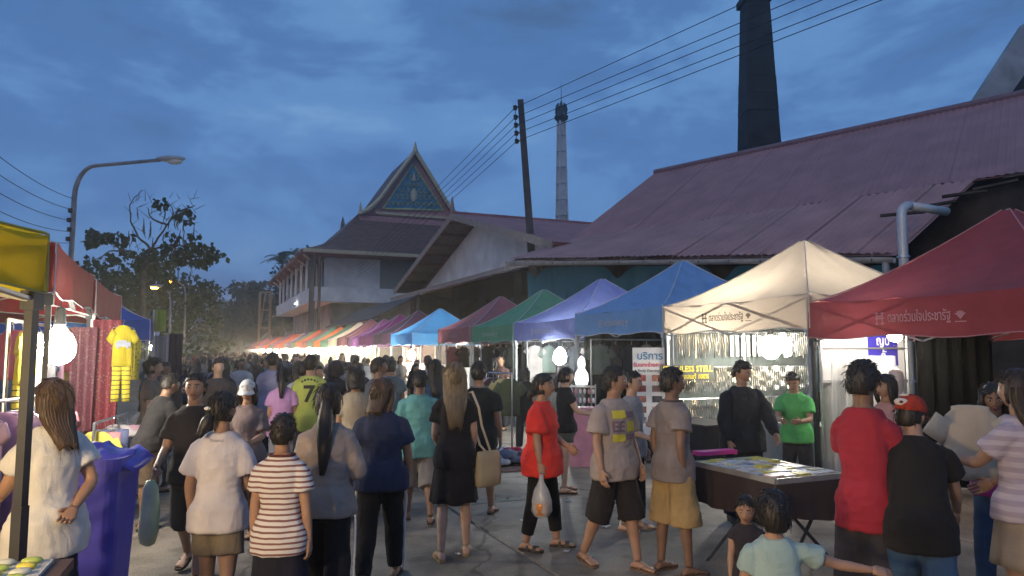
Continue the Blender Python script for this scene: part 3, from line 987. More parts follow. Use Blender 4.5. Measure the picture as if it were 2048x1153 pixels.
def palm():
    b = Vector(at(562, 98))
    z = P(565, 520, 98).z
    r = thing('palm_tree', 'ragged palm standing behind the temple hall eave', 'tree', b)
    MB().tube([(0, 0, 0), (.2, 0, z * .5), (0, 0, z)], [.28, .2, .16], 8).obj('trunk', M_BARK, r)
    rnd = random.Random(5)
    for k in range(15):
        a = k * 2.399
        el_ = rnd.uniform(-.3, 1.1)
        vs, fs = [], []
        pts = []
        for i in range(9):
            q = i / 8
            L = 3.0 * q
            pts.append(Vector((math.cos(a) * L * math.cos(el_), math.sin(a) * L * math.cos(el_), L * math.sin(el_) - 1.5 * q * q)))
        side = Vector((-math.sin(a), math.cos(a), 0))
        for i in range(1, 9):
            for sg in (-1, 1):
                p = pts[i]; dirv = (pts[i] - pts[i - 1]).normalized()
                tip = p + side * sg * .75 * (1 - .5 * abs(i / 8 - .5)) + dirv * .35 + Vector((0, 0, -.3))
                k0 = len(vs)
                vs += [p - dirv * .1, p + dirv * .12, tip]
                fs.append((k0, k0 + 1, k0 + 2))
        ob('frond', mesh_from('frond', vs, fs), leaf_mat('leaf_palm', (0.04, 0.065, 0.035)), r, (0, 0, z))
palm()

def podded_tree():
    Z = 30.0
    b = Vector(at(285, Z))
    r = thing('podded_tree', 'gangly half bare tree with hanging pods above the red tents', 'tree', b)
    o = -b
    q = lambda x, y, dz=0: P(x, y, Z + dz)
    mb = MB()
    lim = [[(285, 640), (287, 570), (290, 530), (302, 500)], [(302, 500), (280, 478), (262, 450), (258, 405), (285, 380)], [(302, 500), (318, 475), (335, 450), (352, 425), (330, 400)],
           [(352, 425), (375, 415), (392, 412)], [(290, 530), (250, 505), (215, 480), (205, 475)], [(290, 530), (330, 515), (370, 500), (415, 505)], [(335, 450), (300, 440), (295, 415)],
           [(302, 500), (345, 490), (385, 495)], [(250, 505), (225, 500), (190, 520)]]
    for k, pl in enumerate(lim):
        r0 = .13 if k == 0 else .055
        pp = [q(x, y, random.uniform(-.4, .4)) for x, y in pl]
        for _ in range(2):
            pp = [pp[0]] + [w_ for a_, b_ in zip(pp, pp[1:]) for w_ in (lerp(a_, b_, .25), lerp(a_, b_, .75))] + [pp[-1]]
        pp = [w_ + Vector((random.uniform(-.03, .03), random.uniform(-.03, .03), random.uniform(-.03, .03))) for w_ in pp]
        mb.tube(pp, r0, 6, r2=.05 if k == 0 else .012)
    for k in range(60):
        x, y = random.uniform(256, 395), random.uniform(395, 515)
        p = q(x, y, random.uniform(-.8, .8))
        mb.tube([p, p + Vector((random.uniform(-.5, .5), random.uniform(-.4, .4), random.uniform(.1, .5)))], .016, 4, r2=.006)
    mb.obj('trunk', M_BARK, r, o)
    rnd = random.Random(11)
    cl = []
    for (x, y, k, sp) in ((205, 478, 5, 22), (222, 470, 3, 14), (245, 512, 5, 25), (275, 520, 5, 28), (318, 402, 1, 8), (345, 425, 1, 14), (360, 430, 1, 12), (365, 500, 6, 26), (395, 505, 6, 24), (418, 512, 4, 16), (330, 525, 3, 26), (185, 540, 3, 22), (150, 548, 3, 25), (300, 550, 5, 40), (345, 475, 1, 22)):
        for _ in range(k):
            p = q(x + rnd.gauss(0, sp * .7), y + rnd.gauss(0, sp * .4), rnd.uniform(-.7, .7))
            cl.append((p, rnd.uniform(.22, .42)))
    ob('crown', crown(cl, 200, .26, rnd, droop=.5), leaf_mat('leaf_dark', (0.045, 0.065, 0.03)), r, o)
    for k in range(34):
        x, y = rnd.uniform(256, 392), rnd.uniform(415, 520)
        p = q(x, y, rnd.uniform(-.6, .6))
        L = rnd.uniform(.35, .8)
        MB().tube([p, p + Vector((rnd.uniform(-.05, .05), 0, -L * .5)), p + Vector((rnd.uniform(-.12, .12), 0, -L))], [.012, .03, .008], 5).obj('pod', M_BARK, r, o)
podded_tree()

# --------------------------------------------------------- poles, wires, street lamps
M_CPOLE = pm('pole_concrete', (0.06, 0.058, 0.06), rough=.9, var=.25, scale=3)
M_WIRE = pm('wire_black', (0.012, 0.012, 0.014), rough=.6)
M_INS = pm('insulator_brown', (0.04, 0.03, 0.028), rough=.3)
def wire(a, b, sag, label, group, r=.012):
    a, b = Vector(a), Vector(b)
    mid = (a + b) / 2
    pts = []
    for i in range(17):
        t = i / 16
        p = lerp(a, b, t)
        p.z -= sag * 4 * t * (1 - t)
        pts.append(p - a)
    o = MB().tube(pts, r, 5).obj('power_wire', M_WIRE, loc=a)
    return tag(o, label, 'wire', group)

def power_pole():
    top, bot = P(1041, 201, 27), P(1064, 520, 27)
    d = (top - bot) / (top.z - bot.z)
    base = bot - d * bot.z
    r = thing('power_pole', 'leaning square concrete power pole with a rack of wires', 'pole', base)
    MB().bar((0, 0, 0), top - base, .34, w2=.22).obj('shaft', M_CPOLE, r)
    rack = MB().bar(P(1030, 212, 27) - base, P(1033, 288, 27) - base, .03, .03).obj('rack', M_INS, r)
    ys = (216, 235, 251, 267, 283)
    for y in ys:
        p = P(1030 + (y - 216) * .05, y, 27) - base
        MB().bar(p, p + Vector((.25, 0, 0)), .03).obj('arm', M_INS, rack)
        MB().lathe([(.03, -.09), (.08, -.08), (.08, -.02), (.04, 0), (.08, .02), (.08, .08), (.03, .09)], p, 10).obj('insulator', M_INS, r)
    ends = [(1484, 6), (1590, -3), (1645, -3), (1700, 30), (1765, 0)]
    slopes = [(.0, 0)] 
    targets = [(1484, 8), (1592, 0), (1648, 0), (1700, 5), (1765, 0)]
    tgt = [(1484, 8), (1584, 0), (1645, 0), (1645, 52), (1762, 0)]
    for i, y in enumerate(ys):
        a = P(1030 + (y - 216) * .05, y, 27)
        # towards the viewer, overhead to the right
        tx = [(1484, 8), (1590, 0), (1645, 0), (1690, 30), (1765, 0)][i]
        if i == 3: tx = (1600, 45)
        b = G(tx[0], tx[1], a.z + .1)
        e = a + (b - a) * 1.6
        wire(a, e, .0, 'black power wire running from the leaning pole out over the red shed', 'wires over the shed')
        far = R(100, 0.0, a.z - .8)
        dirw = Vector((-4.3, 11.6, 0)).normalized()
        e2 = a + dirw * 62 + Vector((0, 0, -1.2))
        wire(a, e2, .5, 'black power wire running from the leaning pole past the temple pediment', 'wires past the temple')
power_pole()

def side_pole():
    p = P(637, 640, 58)
    zt = P(637, 512, 58).z
    r = thing('wooden_pole', 'dark straight pole standing before the temple hall wall', 'pole', (p.x, p.y, 0))
    MB().bar((0, 0, 0), (0, 0, zt), .3, n=8, w2=.24).obj('shaft', M_WOOD, r)
    MB().bar((-.3, 0, zt - .4), (.3, 0, zt - .4), .1).obj('crossarm', M_WOOD, r)
    MB().bar((0, -.17, 1.2), (0, -.17, 2.0), .35, .05).obj('plate', M_GUT, r)
side_pole()

def street_lamp(x, ytop, Z, arm_dx, label, lit=None, arm_rise=-12, group=None):
    p = P(x, ytop + 20, Z)
    base = Vector((p.x, p.y, 0))
    r = thing('street_lamp', label, 'street lamp', base, group=group)
    q = Z / F
    zt = p.z
    w = 5.2 * q if Z < 20 else .045
    pts = [Vector((0, 0, 0)), Vector((0, 0, zt - .8))]
    sg = 1 if arm_dx > 0 else -1
    L = abs(arm_dx) * q
    k = min(.5, L * .25)
    for i in range(1, 7):
        t = math.pi / 2 * i / 6
        pts.append(Vector((sg * k * (1 - math.cos(t)), 0, zt - .8 + .8 * math.sin(t))))
    end = Vector((sg * L, 0, zt - arm_rise * q))
    pts.append(end)
    MB().tube(pts, w, 10, r2=w * .7).obj('pole', pm('lamp_pole_steel', (0.20, 0.21, 0.23), rough=.5, metal=.4), r, smooth=True)
    h = 50 * q if Z < 20 else .60
    hd = MB()
    hd.ellipsoid(end + Vector((sg * h * .4, 0, .03)), (h * .62, h * .2, h * .13), 14, 8)
    head = hd.obj('lamp_head', pm('lamp_head_grey', (0.30, 0.32, 0.35), rough=.5), r, smooth=True)
    MB().ellipsoid(end + Vector((sg * h * .58, 0, -h * .05)), (h * .32, h * .16, h * .14), 12, 8).obj('lens', lit or pm('lamp_lens', (0.45, 0.48, 0.45), rough=.25), r, smooth=True)
    return r
street_lamp(152, 312, 18, 172, 'tall bent arm street lamp with its head unlit')
M_SOD = emis('sodium_lamp', (1.0, 0.40, 0.04), 26.0)
street_lamp(342, 566, 33, -18, 'street lamp glowing orange before the dark tree, the lower of two', M_SOD)
street_lamp(372, 554, 37, -18, 'street lamp glowing orange before the dark tree, the higher of two', M_SOD)
street_lamp(358, 490, 46, -6, 'thin unlit street lamp with a small pale head among the branches')
# low wires on the left
pl = P(145, 460, 18)
for i in range(5):
    a = P(146, 398 + 22 * i, 18)
    b = P(-160, 170 + 52 * i, 11)
    wire(a, b, .25, 'thin wire strung from the tall street lamp out over the yellow tent', 'wires from the street lamp', r=.008)
    MB
rack = thing('insulator_rack', 'small rack of insulators clamped to the tall street lamp', 'insulators', P(146, 450, 18))
for i in range(4):
    MB().lathe([(.02, -.06), (.055, -.05), (.055, .05), (.02, .06)], (-.05 - .02 * (i % 2), -.06, .35 - .24 * i), 8).obj('insulator', M_INS, rack)
MB().bar((-.02, -.03, -.5), (-.02, -.03, .5), .03).obj('bar', M_INS, rack)
# ================================================================== STALLS
def loft(mb, rings, cap=True):
    n = len(rings[0])
    vs = [p for r in rings for p in r]
    fs = []
    for i in range(len(rings) - 1):
        for j in range(n):
            fs.append((i * n + j, i * n + (j + 1) % n, (i + 1) * n + (j + 1) % n, (i + 1) * n + j))
    if cap:
        fs.append(tuple(reversed(range(n))))
        fs.append(tuple(range((len(rings) - 1) * n, len(rings) * n)))
    return mb.add(vs, fs)

TENT = {}
def tent_meshes(zb, zt, zp, h=1.5):
    key = (zb, zt, zp)
    if key in TENT:
        return TENT[key]
    vs, fs = [], []
    nr, na = 14, 20
    for side in range(4):
        m = Matrix.Rotation(side * math.pi / 2, 3, 'Z')
        k = len(vs)
        for j in range(nr + 1):
            r = .03 + .97 * j / nr
            for i in range(na + 1):
                a = -1 + 2 * i / na
                z = zt + (zp - zt) * (1 - r) ** 1.32
                if r < .1: z = min(z, zp - .03)
                z -= .05 * math.sin(math.pi * r) * (1 - a * a) + .035 * r ** 6 * (1 - a * a)
                z += .018 * math.sin(9 * a + side * 2) * math.sin(5 * r) * r + .010 * math.sin(19 * a + side) * r ** 3 - .012 * abs(math.sin(6.3 * r + a * 4 + side)) * r
                vs.append(m @ Vector((a * r * h, -r * h, z)))
        for j in range(nr):
            for i in range(na):
                q = k + j * (na + 1) + i
                fs.append((q, q + na + 1, q + na + 2, q + 1))
        k = len(vs)
        for j in range(4):
            v = j / 3
            for i in range(na + 1):
                a = -1 + 2 * i / na
                ztop = zt - .035 * (1 - a * a)
                vs.append(m @ Vector((a * h, -h - .012 * math.sin(11 * a + side) * v - .004, ztop + (zb - .02 * math.sin(7 * a + side) - ztop) * v)))
        for j in range(3):
            for i in range(na):
                q = k + j * (na + 1) + i
                fs.append((q, q + na + 1, q + na + 2, q + 1))
    k = len(vs)
    canopy = mesh_from('canopy', vs, fs, True)
    bm = bmesh.new(); bm.from_mesh(canopy)
    bmesh.ops.remove_doubles(bm, verts=bm.verts, dist=.003)
    bm.to_mesh(canopy); bm.free()
    mb = MB()
    for side in range(4):
        m = Matrix.Rotation(side * math.pi / 2 + math.pi / 4, 3, 'Z')
        pts = []
        for j in range(11):
            r = .03 + .97 * j / 10
            z = zt + (zp - zt) * (1 - r) ** 1.32 + .006
            pts.append(m @ Vector((0, -r * h * 1.4142, min(z, zp - .02))))
        pts.append(m @ Vector((0, -h * 1.4142 - .006, zb)))
        mb.tube(pts, .0075, 5)
    for side in range(4):
        m = Matrix.Rotation(side * math.pi / 2, 3, 'Z')
        mb.tube([m @ Vector((-h + 2 * h * i / 12, -h - .008 - .012 * math.sin(11 * (-1 + i / 6) + side), zb - .02 * math.sin(7 * (-1 + i / 6) + side))) for i in range(13)], .006, 4)
    seam = mb.mesh('seam')
    leg = MB()
    leg.bar((0, 0, .0), (0, 0, zt - .06), .042).bar((0, 0, .0), (0, 0, 1.05), .05).box((0, 0, .008), (.1, .1, .016)).box((0, 0, zb - .05), (.07, .07, .09))
    legm = leg.mesh('leg')
    bars = []
    hi, lo = zt - .05, zb - .05
    for side in range(4):
        m = Matrix.Rotation(side * math.pi / 2, 3, 'Z')
        for (x0, z0, x1, z1, dy) in ((-h + .03, hi, 0, lo, .03), (-h + .03, lo, 0, hi, .055), (0, hi, h - .03, lo, .03), (0, lo, h - .03, hi, .055)):
            bars.append(MB().bar(m @ Vector((x0, -h + dy, z0)), m @ Vector((x1, -h + dy, z1)), .038, .016).mesh('bar'))
    mast = MB().bar((0, 0, zp - .75), (0, 0, zp - .03), .035).mesh('mast')
    for side in range(4):
        pass
    TENT[key] = (canopy, seam, legm, bars, mast)
    return TENT[key]

M_LEG = pm('tent_leg_steel', (0.42, 0.43, 0.44), rough=.38, metal=.75, var=.12, scale=12)
M_LEGD = pm('tent_leg_dark', (0.05, 0.05, 0.055), rough=.5, metal=.3)
LET = {}
def tent(center, rot, col, label, dims=(2.0, 2.42, 3.41), detail=2, trans=.18, seam_col=(0.55, 0.56, 0.58), letter=None, group=None, dark_legs=False):
    canopy, seam, leg, bars, mast = tent_meshes(*dims)
    q_ = random.Random(label)
    r = thing('canopy_tent', label, 'tent', center, rot + q_.uniform(-.022, .022), group)
    r.scale = (1, 1, q_.uniform(.985, 1.02))
    c = ob('canopy', canopy, cloth(col, trans=trans, rough=.75), r)
    if detail >= 1:
        ob('seam', seam, cloth(seam_col), c)
    for sx in (-1, 1):
        for sy in (-1, 1):
            ob('leg', leg, M_LEGD if dark_legs else M_LEG, r, (sx * 1.465, sy * 1.465, 0))
    if detail >= 2:
        for b in bars:
            ob('scissor_bar', b, M_LEG, r)
        ob('mast', mast, M_LEG, r)
    if letter:
        body = 'ตลาดร่วมใจประชารัฐ'
        if 'main' not in LET:
            LET['main'] = text_mesh(body, .15, .001, bold=.0012)
            e = MB()                           # house-post mark before the words
            for x in (-.045, .045):
                e.box((x, 0, 0), (.018, .17, .003)).box((x, .07, 0), (.06, .016, .003)).box((x, -.07, 0), (.06, .016, .003))
            e.box((0, 0, 0), (.15, .02, .0032)).box((0, .028, 0), (.10, .016, .003))
            LET['mark'] = e.mesh('mark')
            e = MB()                           # lotus-like mark after the words
            for k in range(5):
                a = rad(-60 + 30 * k)
                e.add([(0, -.05, 0), (.05 * math.sin(a - .22), .05 * math.cos(a - .22) - .01, 0), (.085 * math.sin(a), .075 * math.cos(a) - .02, 0), (.05 * math.sin(a + .22), .05 * math.cos(a + .22) - .01, 0)], [(0, 3, 2, 1)])
            e.box((0, -.075, 0), (.14, .010, .002))
            LET['lotus'] = e.mesh('lotus')
        zc = (dims[0] + dims[1]) / 2 - .02
        me = LET['main']
        w = max(v.co.x for v in me.vertices)
        mt = cloth(letter)
        y = -1.5 - .026
        w *= .60
        t = ob('lettering', me, mt, r, (0, y, zc), (math.pi / 2, 0, 0), (.60, .95, 1))
        ob('house_mark', LET['mark'], mt, r, (-w - .10, y, zc), (math.pi / 2, 0, 0), .8)
        ob('lotus_mark', LET['lotus'], mt, r, (w + .10, y, zc), (math.pi / 2, 0, 0), .85)
    return r

S0, T0 = 6.69, 6.81
def tcen(k, dt=0.0): return R(S0 + 3 * k + 1.5, T0 + 1.5 + dt)
GR_R = 'row of market tents on the right'
PALE = (0.42, 0.43, 0.50)
tent(tcen(-2), ANG_R, (0.05, 0.16, 0.40), 'blue market tent next after the dark red one, towards the viewer', detail=1, group=GR_R)
tent(tcen(-1), ANG_R, (0.27, 0.055, 0.065), 'dark red market tent with pale lettering beside the cream one', dims=(1.91, 2.34, 3.36), trans=.10, letter=(0.55, 0.30, 0.32), seam_col=(0.45, 0.22, 0.24), group=GR_R, dark_legs=True)
tent(tcen(0), ANG_R, (0.58, 0.49, 0.40), 'cream white market tent with brown lettering, glowing from its lamp', dims=(2.02, 2.44, 3.40), trans=.6, letter=(0.10, 0.05, 0.03), seam_col=(0.6, 0.55, 0.47), group=GR_R)
tent(tcen(1), ANG_R, (0.16, 0.35, 0.64), 'sky blue market tent between the cream and the violet blue tents', dims=(2.04, 2.46, 3.43), letter=PALE, group=GR_R)
tent(tcen(2), ANG_R, (0.21, 0.25, 0.54), 'violet blue market tent between the sky blue and the green tents', letter=PALE, group=GR_R)
tent(tcen(3), ANG_R, (0.11, 0.36, 0.20), 'green market tent in the row', letter=(0.32, 0.50, 0.40), group=GR_R)
tent(tcen(4), ANG_R, (0.38, 0.13, 0.15), 'maroon market tent between the green one and the gap', letter=(0.40, 0.25, 0.27), group=GR_R)
tent(tcen(6), ANG_R, (0.11, 0.40, 0.76), 'bright azure market tent with the gap before it', trans=.25, group=GR_R)
far_cols = [((0.15, 0.06, 0.11), 'plum'), ((0.42, 0.05, 0.26), 'hot pink'), ((0.14, 0.04, 0.15), 'deep purple'), ((0.17, 0.07, 0.09), 'brown maroon'), ((0.55, 0.58, 0.60), 'white'),
            ((0.09, 0.19, 0.13), 'moss green'), ((0.55, 0.17, 0.08), 'orange'), ((0.10, 0.20, 0.15), 'sea green'), ((0.18, 0.06, 0.11), 'wine red'), ((0.48, 0.10, 0.05), 'bright orange red'), ((0.10, 0.17, 0.08), 'olive green'),
            ((0.10, 0.09, 0.22), 'indigo'), ((0.22, 0.20, 0.22), 'grey')]
for i, (c, nm) in enumerate(far_cols):
    tent(tcen(7 + i), ANG_R, c, '%s market tent further down the right hand row' % nm, detail=1 if i < 6 else 0, trans=.22, group=GR_R)
rep = [(0.42, 0.08, 0.05), (0.30, 0.05, 0.07), (0.08, 0.14, 0.09), (0.40, 0.10, 0.07), (0.12, 0.10, 0.2)]
repn = ['brick red', 'crimson', 'dark green', 'rust', 'slate blue']
for i in range(20, 40):
    k = (i * 3) % 5
    tent(tcen(i), ANG_R, rep[k], 'small distant %s market tent near the far end of the row' % repn[k], detail=0, trans=.2, group='distant %s tents' % repn[k])

# left-hand tents
GR_L = 'market tents on the left'
LS0 = 8.8 * .9187 + 5.06 * .395            # street coordinate of the first red tent's far corner
LT = -5.06 * .9187 + 8.8 * .395            # its street edge
DL = (2.24, 2.67, 3.62)
tent(R(LS0 - 1.5, LT - 1.5), ANG_L, (0.36, 0.045, 0.04), 'red market tent hung with children\'s clothes behind the yellow tent', dims=DL, trans=.25, group=GR_L, dark_legs=True)
tent(R(LS0 + 1.5, LT - 1.5), ANG_L, (0.33, 0.04, 0.05), 'second red market tent in line behind the first red one', dims=DL, trans=.25, group=GR_L)
tent(R(17.6, -2.4), ANG_L, (0.06, 0.14, 0.48), 'blue market tent on the left beyond the red ones', trans=.2, detail=1, group=GR_L)
YC = P(90, 594, 3.45); YC.z = 0
yd = Vector((0.10, 0.995, 0)).normalized()
yn = Vector((-yd.y, yd.x, 0))
tent(YC - yd * 1.5 + yn * 1.5, math.atan2(yd.y, yd.x), (0.62, 0.50, 0.03), 'yellow market tent at the street edge with its bars showing through', dims=(2.04, 2.30, 3.15), trans=.55, seam_col=(.4, .36, .1), group=GR_L, dark_legs=True)

# ------------------------------------------------------------------ lamps
BULB = MB().lathe([(.018, .07), (.03, .05), (.052, .025), (.064, -.01), (.066, -.035), (.058, -.065), (.036, -.09), (.006, -.1)], n=14).mesh('bulb', True)
SOCK = MB().lathe([(.012, .15), (.02, .14), (.024, .075), (.02, .07)], n=10).mesh('socket')
M_COOL = emis('bulb_cool', (0.98, 1.0, 0.90), 240.0)
M_FARC = emis('bulb_far_cool', (1.0, 0.94, 0.78), 420.0)
M_FARW = emis('bulb_far_warm', (1.0, 0.66, 0.30), 420.0)
M_WARM = emis('bulb_warm', (1.0, 0.72, 0.38), 260.0)
M_NEUT = emis('bulb_neutral', (1.0, 0.93, 0.78), 185.0)
M_BLK = pm('black_plastic', (0.02, 0.02, 0.022), rough=.5)
def bulb(p, mat, label, scale=1.0, top=2.36, group=None):
    r = thing('hanging_bulb', label, 'light bulb', p, group=group)
    ob('bulb', BULB, mat, r, scale=scale)
    ob('socket', SOCK, M_BLK, r, scale=scale)
    L = max(.05, top - p.z - .14 * scale)
    MB().tube([(0, 0, .14 * scale), (.01, .01, .14 * scale + L * .5), (0, 0, .14 * scale + L)], .005, 5).obj('cord', M_BLK, r)
    return r
bulb(R(8.62, 8.0, 1.86), M_NEUT, 'big bare white bulb glaring inside the cream tent', 2.1)
bulb(R(13.7, 6.99, 1.70), M_COOL, 'bare white bulb hanging inside the violet blue tent', 2.1)
bulb(R(21.6, 7.6, 1.66), M_COOL, 'bare white bulb in the gap after the maroon tent', 1.9)
bulb(R(27.6, 7.6, 1.66), M_COOL, 'bare white bulb under the bright azure tent', 2.3)
bulb(R(5.9, 7.3, 2.0), M_NEUT, 'bare white bulb by the white banner in the dark red tent', 1.2)
bulb(P(118, 684, 6.6), M_NEUT, 'bare white bulb glaring between the yellow and red tents', 2.1, top=2.6)
bulb(Vector((-2.9, 1.3, 2.0)), M_WARM, 'bare warm bulb inside the yellow tent', 1.8, top=2.4)
M_WARM2 = emis('bulb_warm_strong', (1.0, 0.72, 0.40), 560.0)
bulb(Vector((-3.2, -2.6, 2.3)), M_WARM2, 'unseen warm bulb added behind the viewer, standing for another stall', 2.2, top=2.5)  # unseen bulb added to light the shoppers' backs, standing for another stall
for i in range(8, 34):
    m = [M_FARC, M_FARW, M_FARC, M_FARC, M_FARW, M_FARC, M_FARW][i % 7]
    if i in (8,): continue
    hue = {M_FARC: 'cool white', M_FARW: 'warm orange'}[m]
    bulb(R(S0 + 3 * i + 1.2, T0 + .7 + .2 * (i % 3), 1.80 + .05 * (i % 2)), m, 'small %s bulb burning in the far part of the right hand row' % hue, 2.3, group='far %s bulbs' % hue)
for i in range(3):
    bulb(R(22 + 9 * i, LT - 1.0, 1.95), M_NEUT, 'white bulb burning in a far stall on the left', 1.4, group='far left bulbs')

# ------------------------------------------------------------------ fence behind the stalls
M_BROWNBAR = pm('brown_bars', (0.17, 0.085, 0.06), rough=.6, var=.3)
def fence(s0, n):
    for i in range(n):
        a = s0 + 3.0 * i
        r = thing('fence_panel', 'brown barred fence panel on a white low wall behind the tents', 'fence', R(a + 1.5, 10.35), ANG_R, 'fence panels behind the tents')
        MB().box((0, 0, .55), (2.98, .16, 1.1)).obj('low_wall', M_WHITE, r)
        MB().box((0, 0, 1.13), (2.98, .2, .06)).obj('coping', M_WHITE, r)
        mb = MB()
        for k in range(24):
            mb.box((-1.42 + k * .1235, 0, 1.75), (.05, .03, 1.18))
        stuff(mb.obj('bars', M_BROWNBAR, r))
        MB().box((0, 0, 2.3), (2.98, .04, .05)).obj('top_rail', M_BROWNBAR, r)
        MB().bar((-1.47, 0, 0), (-1.47, 0, 2.5), .12).obj('post', M_WHITE, r)
fence(12.2, 9)

# ------------------------------------------------------------------ garments on hangers
def shirt_mesh(w=.46, h=.62, sleeve=.2, seed=0, neck=.09):
    mb = MB()
    rnd = random.Random(seed)
    rings = []
    n = 24
    for j in range(11):
        v = max(0, (j - 3) / 7)
        hw = w / 2 * (1.0 - .0 * v) * (.96 + .06 * v)
        z = -v * h
        if j < 5: hw, z = ((neck * .8, .03), (neck * 1.25, .022), (w / 2 * .66, -.004), (w / 2 * .88, -.04), (w / 2, -.11))[j]
        else: z = -.11 - (h - .11) * (j - 4) / 6
        ring = []
        for i in range(n):
            a = 2 * math.pi * i / n
            x = hw * math.cos(a)
            fold = .014 * v * math.sin(5 * a + seed) + .010 * v * math.sin(11 * a + seed * 2)
            y = (.035 + .02 * v) * math.sin(a) + fold
            ring.append(Vector((x, y, z + .01 * math.sin(3 * a + seed) * v)))
        rings.append(ring)
    loft(mb, rings)
    if sleeve:
        for sg in (-1, 1):
            rr = []
            for j in range(4):
                v = j / 3
                c = Vector((sg * (w / 2 * .78 + sleeve * .62 * v), 0, -.07 - sleeve * .8 * v))
                ax = Vector((sg * .8, 0, .6)).normalized()
                rr.append([c + ax * ((.085 - .01 * v) * math.cos(2 * math.pi * i / 10)) + Vector((0, (.03) * math.sin(2 * math.pi * i / 10), 0)) for i in range(10)])
            loft(mb, rr)
    return mb.mesh('shirt', True)
def trouser_mesh(w=.34, h=.62, seed=0, leg=.15):
    mb = MB()
    for sg in (-1, 1):
        rings = []
        for j in range(7):
            v = j / 6
            ring = []
            for i in range(14):
                a = 2 * math.pi * i / 14
                hw = (w / 4) * (1.02 if v < .3 else 1.0 - .12 * v)
                cx = sg * w / 4 * (1 + .25 * max(0, v - .25))
                ring.append(Vector((cx + hw * math.cos(a), (.032 + .006 * math.sin(4 * a + seed + v * 3)) * math.sin(a), -v * h)))
            rings.append(ring)
        loft(mb, rings)
    return mb.mesh('trousers', True)
SHIRTS = [shirt_mesh(seed=i, w=.40 + .03 * (i % 3), h=.55 + .05 * (i % 2)) for i in range(4)]
DRESSES = [shirt_mesh(seed=10 + i, w=.36, h=.95, sleeve=.12) for i in range(2)]
VESTS = [shirt_mesh(seed=20 + i, w=.34, h=.5, sleeve=0) for i in range(2)]
TROUS = [trouser_mesh(seed=i) for i in range(2)]
HOOK = MB().tube([(0, 0, .03), (0, 0, .08), (.02, 0, .11), (0, 0, .13), (-.02, 0, .12)], .004, 5).tube([(-.17, 0, -.02), (0, 0, .035), (.17, 0, -.02)], .005, 5).mesh('hanger')
def garment(me, col, p, rz, label, group=None, mat=None, scale=1.0, hook=True):
    r = thing('hanging_garment', label, 'garment', p, rz, group)
    c = ob('fabric', me, mat or cloth(col, var=.15), r, scale=scale)
    if hook: ob('hanger', HOOK, M_STEEL, r, scale=scale)
    return r

def clothes_rail(p0, p1, cols, zr, label, glabel, group, meshes, names=None):
    """a rail between two posts and garments hung along it"""
    p0, p1 = Vector(p0), Vector(p1)
    d = (p1 - p0); L = d.length; d.normalize()
    r = thing('clothes_rail', label, 'clothes rail', p0)
    MB().tube([Vector((0, 0, zr)), d * L + Vector((0, 0, zr))], .014, 8).obj('rail', M_STEEL, r)
    for q in (0, 1):
        MB().tube([d * L * q, d * L * q + Vector((0, 0, zr))], .016, 8).obj('post', M_STEEL, r)
        x = Vector((-d.y, d.x, 0)) * .22
        MB().bar(d * L * q - x + Vector((0, 0, .02)), d * L * q + x + Vector((0, 0, .02)), .035).obj('foot', M_STEEL, r)
    for i, c in enumerate(cols):
        q = (i + .5) / len(cols)
        p = p0 + d * L * q + Vector((0, 0, zr - .125))
        garment(meshes[i % len(meshes)], c, p, math.atan2(d.y, d.x) + rad(62 + 30 * ((i * 7) % 5) / 5), (names[i] + ' ' if names else '') + glabel, group)

# rail with white, dark and yellow shirts in front of the violet tent, goods behind
a, b = P(972, 700, 12.9), P(1024, 700, 12.4)
clothes_rail((a.x, a.y, 0), (b.x, b.y, 0), [(.6, .52, .55), (.10, .05, .05), (.08, .05, .05), (.66, .55, .22), (.10, .12, .06)], 1.40,
             'steel clothes rail holding shirts beside the heap of clothes', 'short shirt on the steel rail by the heap of clothes', 'shirts on the rail', SHIRTS[:2] + VESTS[:1], ['pinkish white', 'dark maroon', 'dark brown', 'pale yellow', 'olive green'])
DN = ['black', 'brown', 'pale grey', 'navy', 'maroon', 'sage', 'light', 'dark brown']
dull = [(.10, .09, .10), (.20, .16, .15), (.32, .30, .30), (.05, .06, .09), (.25, .08, .09), (.14, .18, .17), (.42, .38, .36), (.06, .05, .05)]
for k, (ta, nm) in enumerate(((1, 'sky blue'), (2, 'violet blue'), (3, 'green'), (4, 'maroon'))):
    s = S0 + 3 * ta
    r = thing('clothes_rail', 'high clothes rail on the side wall of the %s tent' % nm, 'clothes rail', R(s + 2.7, 7.0))
    MB().tube([Vector((0, 0, 2.0)), N * 2.6 + Vector((0, 0, 2.0))], .015, 8).obj('rail', M_STEEL, r)
    for q in (0, 2.6):
        MB().tube([N * q, N * q + Vector((0, 0, 2.0))], .018, 8).obj('post', M_STEEL, r)
    for i in range(7):
        mi = [DRESSES, SHIRTS][(i + ta) % 2]
        garment(mi[i % len(mi)], dull[(i * 3 + ta * 5) % 8], R(s + 2.7, 7.2 + .36 * i, 1.87), ANG_R + rad(90 + ((i * 37) % 40) - 20), '%s on the high rail on the side wall of the %s tent' % (DN[(i * 3 + ta * 5) % 8] + (' dress' if mi is DRESSES else ' shirt'), nm), 'garments in the %s tent' % nm)
    vs, fs = sheet(lambda u, v: R(s + 2.88 + .04 * math.sin(u * 40) + .02 * math.sin(u * 90), (6.95 if k < 2 else 8.3) + (2.75 if k < 2 else 1.45) * u, 2.15 - 2.1 * v), 70, 4)
    bk = ob('backdrop_curtain', mesh_from('curtain', vs, fs, True), cloth([(.03, .035, .04), (.05, .05, .055), (.08, .05, .045), (.10, .045, .04)][k]))
    tag(bk, '%s curtain hung on the side wall of the %s tent' % (['black', 'grey', 'brown', 'rust'][k], nm), 'curtain')

